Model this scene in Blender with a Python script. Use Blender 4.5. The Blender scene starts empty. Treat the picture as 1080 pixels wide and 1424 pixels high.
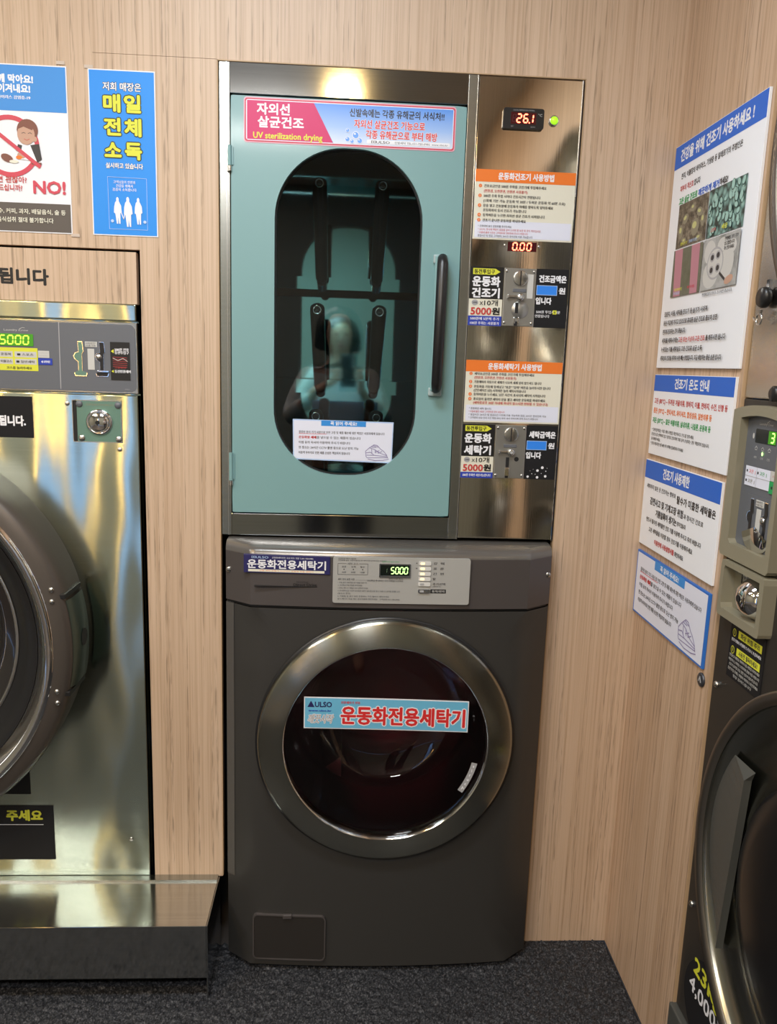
import bpy, bmesh, math, random
from mathutils import Vector, Matrix
from math import sin, cos, pi, radians as R
random.seed(7)
SC = bpy.context.scene
COL = SC.collection

# ------------------------------------------------------------------ camera
cam_d = bpy.data.cameras.new('camera'); cam = bpy.data.objects.new('camera', cam_d); COL.objects.link(cam)
cam_d.sensor_fit = 'HORIZONTAL'; cam_d.sensor_width = 36; cam_d.lens = 36 * 1095 / 1080
cam_d.clip_start = .01
pt, yw, rl = .1833, -.0557, .0324
right = Vector((cos(yw), sin(yw), 0)); f0 = Vector((-sin(yw), cos(yw), 0)); u0 = Vector((0, 0, 1))
fw = cos(pt) * f0 - sin(pt) * u0; up = cos(pt) * u0 + sin(pt) * f0
r2 = cos(rl) * right + sin(rl) * up; up2 = -sin(rl) * right + cos(rl) * up
cam.matrix_world = Matrix(((r2.x, up2.x, -fw.x, 0), (r2.y, up2.y, -fw.y, -1.66), (r2.z, up2.z, -fw.z, 1.354), (0, 0, 0, 1)))
SC.camera = cam

# ------------------------------------------------------------------ world, lights, exposure
W = bpy.data.worlds.new('world'); SC.world = W; W.use_nodes = True
W.node_tree.nodes['Background'].inputs[0].default_value = (.33, .56, 1, 1)
W.node_tree.nodes['Background'].inputs[1].default_value = 2.2
SC.view_settings.view_transform = 'Standard'; SC.view_settings.look = 'None'
SC.view_settings.gamma = 1; SC.view_settings.use_curve_mapping = False
SC.view_settings.exposure = 0.0
SC.cycles.max_bounces = 10; SC.cycles.transparent_max_bounces = 16
SC.cycles.sample_clamp_indirect = 4

CEIL = 2.46
def area(name, loc, size, power, col, shape='RECTANGLE', size_y=None, rot=(0, 0, 0)):
    l = bpy.data.lights.new(name, 'AREA'); l.shape = shape; l.size = size
    if size_y: l.size_y = size_y
    l.energy = power; l.color = col
    o = bpy.data.objects.new(name, l); o.location = loc; o.rotation_euler = rot; COL.objects.link(o); return o
WARM = (1, .66, .26); COOL = (.80, .90, 1.0); NEUT = (1, .96, .92)
PANELS = [(-.22, -.88, 17.5), (-1.9, -.88, 12), (-.45, -2.46, 31), (-1.9, -2.46, 22)]     # flat ceiling panels
DOWN = [(-.045, -1.83, 7), (-1.25, -1.15, 6), (-1.35, -1.95, 9), (-2.2, -1.83, 8)]          # warm recessed downlights

# ------------------------------------------------------------------ materials
MATS = {}
def newmat(name):
    m = bpy.data.materials.new(name); m.use_nodes = True
    nt = m.node_tree; b = nt.nodes['Principled BSDF']; return m, nt, b
def mat(name, col, rough=.5, metal=0., emis=None, es=0., coat=0., ior=None, spec=None):
    if name in MATS: return MATS[name]
    m, nt, b = newmat(name)
    b.inputs['Base Color'].default_value = (*col, 1); b.inputs['Roughness'].default_value = rough
    b.inputs['Metallic'].default_value = metal
    if spec is not None: b.inputs['Specular IOR Level'].default_value = spec
    if emis: b.inputs['Emission Color'].default_value = (*emis, 1); b.inputs['Emission Strength'].default_value = es
    if coat: b.inputs['Coat Weight'].default_value = coat; b.inputs['Coat Roughness'].default_value = .1
    MATS[name] = m; return m
def coords(nt, scale, loc=(0, 0, 0)):
    tc = nt.nodes.new('ShaderNodeTexCoord'); mp = nt.nodes.new('ShaderNodeMapping')
    mp.inputs['Scale'].default_value = scale; mp.inputs['Location'].default_value = loc
    nt.links.new(tc.outputs['Object'], mp.inputs['Vector']); return mp.outputs['Vector']
def noise(nt, vec, scale=1, detail=3, rough=.5):
    n = nt.nodes.new('ShaderNodeTexNoise'); n.inputs['Scale'].default_value = scale
    n.inputs['Detail'].default_value = detail; n.inputs['Roughness'].default_value = rough
    nt.links.new(vec, n.inputs['Vector']); return n.outputs['Fac']
def ramp(nt, fac, stops):
    r = nt.nodes.new('ShaderNodeValToRGB'); e = r.color_ramp.elements
    while len(e) < len(stops): e.new(.5)
    for i, (p, c) in enumerate(stops): e[i].position = p; e[i].color = (*c, 1) if len(c) == 3 else c
    nt.links.new(fac, r.inputs['Fac']); return r.outputs['Color']
def mix(nt, a, b, fac, mode='MIX'):
    m = nt.nodes.new('ShaderNodeMix'); m.data_type = 'RGBA'; m.blend_type = mode
    for s, v in ((m.inputs['Factor'], fac), (m.inputs[6], a), (m.inputs[7], b)):
        if hasattr(v, 'is_linked') or hasattr(v, 'links'): nt.links.new(v, s)
        else: s.default_value = v if not isinstance(v, tuple) else (*v, 1)
    return m.outputs[2]
def bump(nt, b, fac, strength, dist=.001):
    bp = nt.nodes.new('ShaderNodeBump'); bp.inputs['Strength'].default_value = strength; bp.inputs['Distance'].default_value = dist
    nt.links.new(fac, bp.inputs['Height']); nt.links.new(bp.outputs['Normal'], b.inputs['Normal']); return bp
def wood(name, light, dark, pore):
    m, nt, b = newmat(name)
    broad = noise(nt, coords(nt, (9, 9, .35)), 1, 3, .6)
    c1 = ramp(nt, broad, [(.3, dark), (.7, light)])
    fine = noise(nt, coords(nt, (170, 170, 1.4)), 1, 4, .65)
    c2 = mix(nt, c1, (dark[0] * .76, dark[1] * .71, dark[2] * .64), ramp(nt, fine, [(.44, (0, 0, 0)), (.68, (.8, .8, .8))]))
    p = noise(nt, coords(nt, (300, 300, 14), (3, 3, 9)), 1, 2, .6)
    q = noise(nt, coords(nt, (150, 150, .9), (7, 7, 1)), 1, 1, .5)
    pm = ramp(nt, p, [(.46, (0, 0, 0)), (.60, (1, 1, 1))]); qm = ramp(nt, q, [(.55, (0, 0, 0)), (.63, (.72, .72, .72))])
    pq = mix(nt, pm, qm, 1.0, 'MULTIPLY')
    c3 = mix(nt, c2, pore, pq)
    nt.links.new(c3, b.inputs['Base Color']); b.inputs['Roughness'].default_value = .48
    bump(nt, b, fine, .25, .0004); MATS[name] = m; return m
def steel(name, col=(.62, .62, .6), rough=.2, tan=(1, 0, 0), an=.6, wav=0., wscale=(3, 3, 3), grain=(2, 2, 400), gs=.05):
    m, nt, b = newmat(name)
    b.inputs['Metallic'].default_value = 1; b.inputs['Roughness'].default_value = rough
    g = noise(nt, coords(nt, grain), 1, 3, .6)
    c = ramp(nt, g, [(.3, tuple(v * .88 for v in col)), (.7, col)]); nt.links.new(c, b.inputs['Base Color'])
    b.inputs['Anisotropic'].default_value = an
    cx = nt.nodes.new('ShaderNodeCombineXYZ')
    for i in range(3): cx.inputs[i].default_value = tan[i]
    if an: nt.links.new(cx.outputs[0], b.inputs['Tangent'])
    b1 = bump(nt, b, g, gs, .0004)
    if wav:
        w = noise(nt, coords(nt, wscale), 1, 2, .4)
        b2 = nt.nodes.new('ShaderNodeBump'); b2.inputs['Strength'].default_value = 1; b2.inputs['Distance'].default_value = wav
        nt.links.new(w, b2.inputs['Height']); nt.links.new(b2.outputs['Normal'], b1.inputs['Normal'])
    MATS[name] = m; return m
def ringsteel(name, col, rough, an=.8):
    m, nt, b = newmat(name)
    b.inputs['Metallic'].default_value = 1; b.inputs['Roughness'].default_value = rough; b.inputs['Base Color'].default_value = (*col, 1)
    b.inputs['Anisotropic'].default_value = an; b.inputs['Anisotropic Rotation'].default_value = .25
    t = nt.nodes.new('ShaderNodeTangent'); t.direction_type = 'RADIAL'; t.axis = 'Y'
    nt.links.new(t.outputs[0], b.inputs['Tangent']); MATS[name] = m; return m
def pane(name, tint, ior=1.5, boost=1.0):
    """thin sheet of glass: straight-through tint plus a Fresnel reflection"""
    m = bpy.data.materials.new(name); m.use_nodes = True; nt = m.node_tree; nt.nodes.clear()
    o = nt.nodes.new('ShaderNodeOutputMaterial'); t = nt.nodes.new('ShaderNodeBsdfTransparent'); t.inputs[0].default_value = (*tint, 1)
    g = nt.nodes.new('ShaderNodeBsdfGlossy'); g.inputs['Roughness'].default_value = .015; g.inputs[0].default_value = (.95, .97, 1, 1)
    f = nt.nodes.new('ShaderNodeFresnel'); f.inputs[0].default_value = ior
    mt = nt.nodes.new('ShaderNodeMath'); mt.operation = 'MULTIPLY'; mt.inputs[1].default_value = boost; mt.use_clamp = True
    mx = nt.nodes.new('ShaderNodeMixShader'); nt.links.new(f.outputs[0], mt.inputs[0]); nt.links.new(mt.outputs[0], mx.inputs[0])
    nt.links.new(t.outputs[0], mx.inputs[1]); nt.links.new(g.outputs[0], mx.inputs[2]); nt.links.new(mx.outputs[0], o.inputs[0])
    MATS[name] = m; return m
INK = {'white': (.84, .85, .90), 'paper': (.87, .90, .96), 'black': (.012, .012, .014), 'ink': (.03, .03, .035), 'yellow': (.9, .75, .03),
       'sky': (.01, .27, .83), 'azure': (.035, .27, .72), 'headblue': (.012, .13, .62), 'red': (.68, .03, .03), 'pinkred': (.62, .06, .10), 'brown': (.2, .07, .05),
       'magenta': (.62, .02, .14), 'softpink': (.75, .4, .5), 'banner': (.14, .36, .86), 'orange': (.85, .2, .025), 'cream': (.78, .76, .64),
       'deepblue': (.02, .05, .42), 'navy': (.022, .02, .11), 'cyan': (.16, .50, .74), 'green': (.02, .36, .1), 'darkgrey': (.10, .085, .075), 'skin': (.82, .62, .46), 'lilac': (.30, .27, .48),
       'grey': (.4, .4, .42), 'lav': (.76, .79, .92), 'lightblue': (.45, .62, .9), 'olive': (.42, .38, .09), 'rose': (.5, .22, .28), 'leaf': (.33, .55, .50), 'leafdark': (.04, .09, .08), 'mite': (.52, .52, .22),
       'limeyellow': (.7, .72, .05), 'blue2': (.03, .25, .9), 'cardblue': (.02, .16, .6), 'dullwhite': (.58, .58, .56), 'redtext': (.55, .05, .05), 'palepanel': (.40, .40, .385), 'limegreen': (.35, .85, .1)}
def ink(c, rough=.45): return mat('ink_' + c, INK[c], .6 if c == 'black' else rough, spec=.25 if c == 'black' else None)

M = {}
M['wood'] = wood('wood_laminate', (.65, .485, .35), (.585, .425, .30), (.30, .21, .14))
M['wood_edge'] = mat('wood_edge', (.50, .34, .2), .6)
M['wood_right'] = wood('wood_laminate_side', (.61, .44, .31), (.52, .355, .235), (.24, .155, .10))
M['steel'] = steel('brushed_steel', (.58, .66, .57), .19, (0, 0, 1), .9, .030, (3.8, 3.8, 1.4), gs=.02)
M['steel_top'] = steel('brushed_steel_ledge', (.60, .60, .56), .18, (0, 1, 0), .9, .012, (3.6, 1.8, 1), grain=(2, 400, 2))
M['steel_panel'] = steel('brushed_steel_panel', (.74, .69, .60), .075, (0, 0, 1), .4, .0025, (4, 4, 3), grain=(400, 400, 2))
M['steel_trim'] = steel('steel_trim', (.44, .46, .44), .24, (0, 0, 1), 0)
M['steel_strip'] = steel('steel_strip', (.36, .37, .37), .10, (0, 0, 1), .35, .001)
M['steel_side'] = steel('brushed_steel_side', (.58, .57, .53), .26, (0, 0, 1), .5, .003)
M['mirror'] = mat('mirror_lining', (.40, .70, .74), .05, 1)
M['ring'] = ringsteel('ring_steel', (.40, .40, .35), .22, .92)
M['chrome'] = mat('chrome', (.75, .75, .75), .08, 1)
M['chrome_soft'] = mat('chrome_soft', (.62, .62, .60), .22, 1)
M['bronze'] = mat('bronze_satin', (.125, .108, .095), .42, .6)
M['teal'] = mat('teal_enamel', (.205, .375, .385), .38, 0, coat=.25)
M['teal_dark'] = mat('teal_enamel_edge', (.09, .2, .18), .4)
M['charcoal'] = mat('charcoal_plastic', (.060, .058, .055), .36, .35)
M['charcoal_top'] = mat('charcoal_lid', (.17, .16, .15), .25, .5)
M['charcoal_panel'] = mat('charcoal_fascia', (.104, .092, .090), .38, .35)
M['black'] = mat('black_plastic', (.012, .012, .013), .35)
M['blackmatte'] = mat('black_rubber', (.008, .008, .009), .7)
M['grey_panel'] = mat('grey_panel', (.142, .153, .176), .45, .2)
M['grey_line'] = mat('grey_line', (.4, .41, .42), .5)
M['olive'] = mat('olive_grey_bezel', (.27, .25, .18), .45, .1)
M['olive_in'] = mat('olive_grey_recess', (.2, .185, .13), .5)
M['tower'] = mat('tower_black', (.030, .027, .024), .38, .1)
M['tower_door'] = mat('tower_door_grey', (.085, .088, .082), .42, .2)
M['maroon'] = mat('maroon_seal', (.34, .045, .07), .4)
M['drum'] = mat('drum_steel', (.50, .17, .20), .35, .7)
M['dark_glass'] = mat('dark_glass_bowl', (.015, .013, .014), .04, 0, coat=1)
M['glass'] = pane('cabinet_glass', (.64, .84, .88), 1.5, 1.25)
M['washer_glass'] = pane('washer_window', (.72, .70, .70), 1.5, 1.2)
M['clear'] = pane('clear_glass', (.9, .95, .97))
M['screw'] = mat('screw_steel', (.6, .6, .58), .25, 1)
M['zinc'] = mat('zinc_plate', (.40, .40, .38), .35, .8)
M['greenplate'] = mat('green_lock_plate', (.17, .31, .25), .35, .5)
M['white_plastic'] = mat('white_plastic', (.7, .7, .68), .4)
M['led_red'] = mat('led_red', (.9, .2, .15), .4, 0, (1, .12, .06), 7)
M['led_green'] = mat('led_green', (.4, .9, .2), .4, 0, (.35, 1, .12), 3.2)
M['led_pale'] = mat('led_pale_green', (.6, .9, .4), .4, 0, (.45, 1, .25), 1.8)
M['led_amber'] = mat('led_amber', (.9, .7, .3), .4, 0, (1, .72, .35), 1.6)
M['lcd_green'] = mat('lcd_green_glow', (.05, .25, .01), .4, 0, (.12, .75, .02), .12)
M['lcd_dark'] = mat('lcd_dark', (.006, .01, .006), .2)
M['redwindow'] = mat('display_window_red', (.06, .005, .008), .2)
M['ceiling'] = mat('ceiling_paint', (.62, .60, .57), .8)
M['plaster'] = mat('wall_plaster', (.26, .26, .22), .7)
M['tube'] = mat('drying_tube_black', (.035, .04, .042), .22, .4, coat=.8)
M['skin'] = mat('skin', (.55, .33, .24), .5); M['shirt'] = mat('white_shirt', (.55, .55, .55), .8)
M['hair'] = mat('black_hair', (.012, .01, .01), .4); M['jeans'] = mat('dark_trousers', (.02, .022, .03), .8)
M['tape'] = mat('clear_tape', (.62, .52, .44), .12)
M['lamp_warm'] = mat('lamp_warm', (1, .8, .5), .4, 0, (1, .66, .26), 14)
M['lamp_panel'] = mat('lamp_panel', (1, 1, 1), .4, 0, (1, .93, .85), 4)

# ------------------------------------------------------------------ geometry collector
class G:
    def __init__(s): s.v = []; s.f = []; s.sm = []
    def add(s, vs, fs, smooth=False, mx=None):
        n = len(s.v)
        s.v += [tuple(mx @ Vector(p)) if mx else tuple(p) for p in vs]
        s.f += [tuple(i + n for i in f) for f in fs]; s.sm += [smooth] * len(fs); return s
    def box(s, x0, x1, y0, y1, z0, z1, b=0., mx=None):
        if b <= 0:
            vs = [(x, y, z) for x in (x0, x1) for y in (y0, y1) for z in (z0, z1)]
            return s.add(vs, [(0, 1, 3, 2), (4, 6, 7, 5), (0, 4, 5, 1), (2, 3, 7, 6), (0, 2, 6, 4), (1, 5, 7, 3)], False, mx)
        bm = bmesh.new(); bmesh.ops.create_cube(bm, size=1)
        for v in bm.verts: v.co = Vector(((x0 + x1) / 2 + v.co.x * (x1 - x0), (y0 + y1) / 2 + v.co.y * (y1 - y0), (z0 + z1) / 2 + v.co.z * (z1 - z0)))
        bmesh.ops.bevel(bm, geom=bm.edges[:], offset=b, segments=2, profile=.5, affect='EDGES')
        bm.verts.index_update(); s.add([v.co[:] for v in bm.verts], [tuple(v.index for v in f.verts) for f in bm.faces], False, mx); bm.free(); return s
    def prism(s, poly, y0, y1, smooth=False, mx=None):            # polygon in x,z pushed along y (front y0)
        n = len(poly)
        vs = [(x, y0, z) for x, z in poly] + [(x, y1, z) for x, z in poly]
        s.add(vs, [tuple(range(n)), tuple(range(2 * n - 1, n - 1, -1))], False, mx)
        s.add(vs, [(i, i + n, (i + 1) % n + n, (i + 1) % n) for i in range(n)], smooth, mx); return s
    def plan(s, poly, z0, z1, mx=None):                            # polygon in x,y pushed along z
        n = len(poly)
        vs = [(x, y, z0) for x, y in poly] + [(x, y, z1) for x, y in poly]
        return s.add(vs, [tuple(range(n)), tuple(range(2 * n - 1, n - 1, -1))] + [(i, i + n, (i + 1) % n + n, (i + 1) % n) for i in range(n)], False, mx)
    def flat(s, poly, y):
        return s.add([(x, y, z) for x, z in poly], [tuple(range(len(poly)))])
    def holed(s, outer, inner, y0, y1, yf=None):                    # same number of points in both outlines
        n = len(outer); yf = yf or (lambda x: 0)
        vs = [(x, y0 + yf(x), z) for x, z in outer] + [(x, y0 + yf(x), z) for x, z in inner] + [(x, y1, z) for x, z in outer] + [(x, y1, z) for x, z in inner]
        fs = []
        for i in range(n):
            j = (i + 1) % n
            fs += [(i, j, n + j, n + i), (2 * n + i, 3 * n + i, 3 * n + j, 2 * n + j), (i, 2 * n + i, 2 * n + j, j), (n + i, n + j, 3 * n + j, 3 * n + i)]
        return s.add(vs, fs)
    def lathe(s, prof, cx, cz, n=64, a0=0., a1=2 * pi, smooth=True, mx=None):   # prof [(r, y)] about an axis along y
        full = abs(a1 - a0 - 2 * pi) < 1e-6; m = n if full else n + 1; k = len(prof); vs = []; fs = []
        for i in range(m):
            a = a0 + (a1 - a0) * i / n
            vs += [(cx + r * cos(a), y, cz + r * sin(a)) for r, y in prof]
        for i in range(n):
            j = (i + 1) % m
            fs += [(i * k + q, j * k + q, j * k + q + 1, i * k + q + 1) for q in range(k - 1)]
        return s.add(vs, fs, smooth, mx)
    def tube(s, pts, r, n=10, cap=True, mx=None):
        pts = [Vector(p) for p in pts]; rs = r if isinstance(r, (list, tuple)) else [r] * len(pts); vs = []; fs = []
        t0 = (pts[1] - pts[0]).normalized(); a = t0.orthogonal().normalized()
        for i, p in enumerate(pts):
            t = ((pts[min(i + 1, len(pts) - 1)] - pts[max(i - 1, 0)])).normalized()
            a = (a - t * a.dot(t)).normalized(); b = t.cross(a)
            vs += [tuple(p + rs[i] * (cos(2 * pi * q / n) * a + sin(2 * pi * q / n) * b)) for q in range(n)]
        for i in range(len(pts) - 1):
            fs += [(i * n + q, i * n + (q + 1) % n, (i + 1) * n + (q + 1) % n, (i + 1) * n + q) for q in range(n)]
        s.add(vs, fs, True, mx)
        if cap: s.add(vs[:n], [tuple(range(n))][::-1], False, mx); s.add(vs[-n:], [tuple(range(n))], False, mx)
        return s
    def ball(s, c, r, sq=(1, 1, 1), n=16, mx=None):
        vs = []; fs = []
        for i in range(n + 1):
            th = pi * i / n
            for j in range(2 * n):
                ph = pi * j / n; vs.append((c[0] + r * sq[0] * sin(th) * cos(ph), c[1] + r * sq[1] * sin(th) * sin(ph), c[2] + r * sq[2] * cos(th)))
        for i in range(n):
            for j in range(2 * n):
                k = (j + 1) % (2 * n); fs.append((i * 2 * n + j, (i + 1) * 2 * n + j, (i + 1) * 2 * n + k, i * 2 * n + k))
        return s.add(vs, fs, True, mx)

def rrect(x0, x1, z0, z1, r, n=6):
    p = []
    for cx, cz, a in ((x1 - r, z1 - r, 0), (x0 + r, z1 - r, 90), (x0 + r, z0 + r, 180), (x1 - r, z0 + r, 270)):
        for i in range(n + 1): t = R(a + 90 * i / n); p.append((cx + r * cos(t), cz + r * sin(t)))
    return p
def ell(cx, cz, a, b, n=24, t0=0.):
    return [(cx + a * cos(t) * cos(t0) - b * sin(t) * sin(t0), cz + a * cos(t) * sin(t0) + b * sin(t) * cos(t0)) for t in [2 * pi * i / n for i in range(n)]]
def band(pts, w):                                                    # a line of width w as polygons
    out = []
    for (x0, z0), (x1, z1) in zip(pts, pts[1:]):
        d = math.hypot(x1 - x0, z1 - z0) or 1; nx, nz = -(z1 - z0) / d * w / 2, (x1 - x0) / d * w / 2; ex, ez = (x1 - x0) / d * w * .3, (z1 - z0) / d * w * .3
        out.append([(x0 - ex + nx, z0 - ez + nz), (x0 - ex - nx, z0 - ez - nz), (x1 + ex - nx, z1 + ez - nz), (x1 + ex + nx, z1 + ez + nz)])
    return out
def sd_rrect(x, z, b, r):
    cx, cz = (b[0] + b[1]) / 2, (b[2] + b[3]) / 2; qx = abs(x - cx) - (b[1] - b[0]) / 2 + r; qz = abs(z - cz) - (b[3] - b[2]) / 2 + r
    return math.hypot(max(qx, 0), max(qz, 0)) + min(max(qx, qz), 0) - r
def raycast(c, a, b, r):
    lo, hi = 0., 3.
    for _ in range(40):
        m = (lo + hi) / 2
        if sd_rrect(c[0] + m * cos(a), c[1] + m * sin(a), b, r) < 0: lo = m
        else: hi = m
    return (c[0] + lo * cos(a), c[1] + lo * sin(a))
def outlines(c, ob, orad, inner, n=120):
    """outer rounded rectangle and an inner outline (rounded rect (b, r) or circle radius) sampled on the same rays"""
    ang = [2 * pi * i / n for i in range(n)] + [math.atan2(z - c[1], x - c[0]) % (2 * pi) for x in ob[:2] for z in ob[2:]]
    ang.sort()
    o = [raycast(c, a, ob, orad) for a in ang]
    i = [raycast(c, a, *inner) for a in ang] if isinstance(inner, tuple) else [(c[0] + inner * cos(a), c[1] + inner * sin(a)) for a in ang]
    return o, i

# ------------------------------------------------------------------ objects
ORG = {}
def depth(o): return 0 if o.parent is None else 1 + depth(o.parent)
def obj(name, g, material, parent=None, smooth_angle=None, kind=None, label=None):
    while parent and depth(parent) >= 2: parent = parent.parent          # thing > part > sub-part, no further
    me = bpy.data.meshes.new(name); org = ORG.get(parent.name, (0, 0, 0)) if parent else (0, 0, 0)
    me.from_pydata([(x - org[0], y - org[1], z - org[2]) for x, y, z in g.v], [], g.f)
    me.polygons.foreach_set('use_smooth', g.sm); me.materials.append(material if not isinstance(material, str) else M[material]); me.update()
    o = bpy.data.objects.new(name, me); COL.objects.link(o)
    if parent: o.parent = parent; ORG[o.name] = org
    if kind: o['kind'] = kind
    if label: o['label'] = label
    return o
def fixn(o):
    bm = bmesh.new(); bm.from_mesh(o.data); bmesh.ops.remove_doubles(bm, verts=bm.verts, dist=1e-6); bmesh.ops.recalc_face_normals(bm, faces=bm.faces); bm.to_mesh(o.data); bm.free(); return o
def tag(o, label, cat, group=None):
    o['label'] = label; o['category'] = cat
    if group: o['group'] = group
    return o
def thing(name, label, cat, loc=(0, 0, 0), rz=0., group=None, world=False):
    """Empty at the base of a thing; world=True means its parts are given in world coordinates"""
    o = bpy.data.objects.new(name, None); o.empty_display_size = .05; COL.objects.link(o); o.location = loc; o.rotation_euler = (0, 0, rz)
    ORG[o.name] = loc if world else (0, 0, 0)
    return tag(o, label, cat, group)

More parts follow.
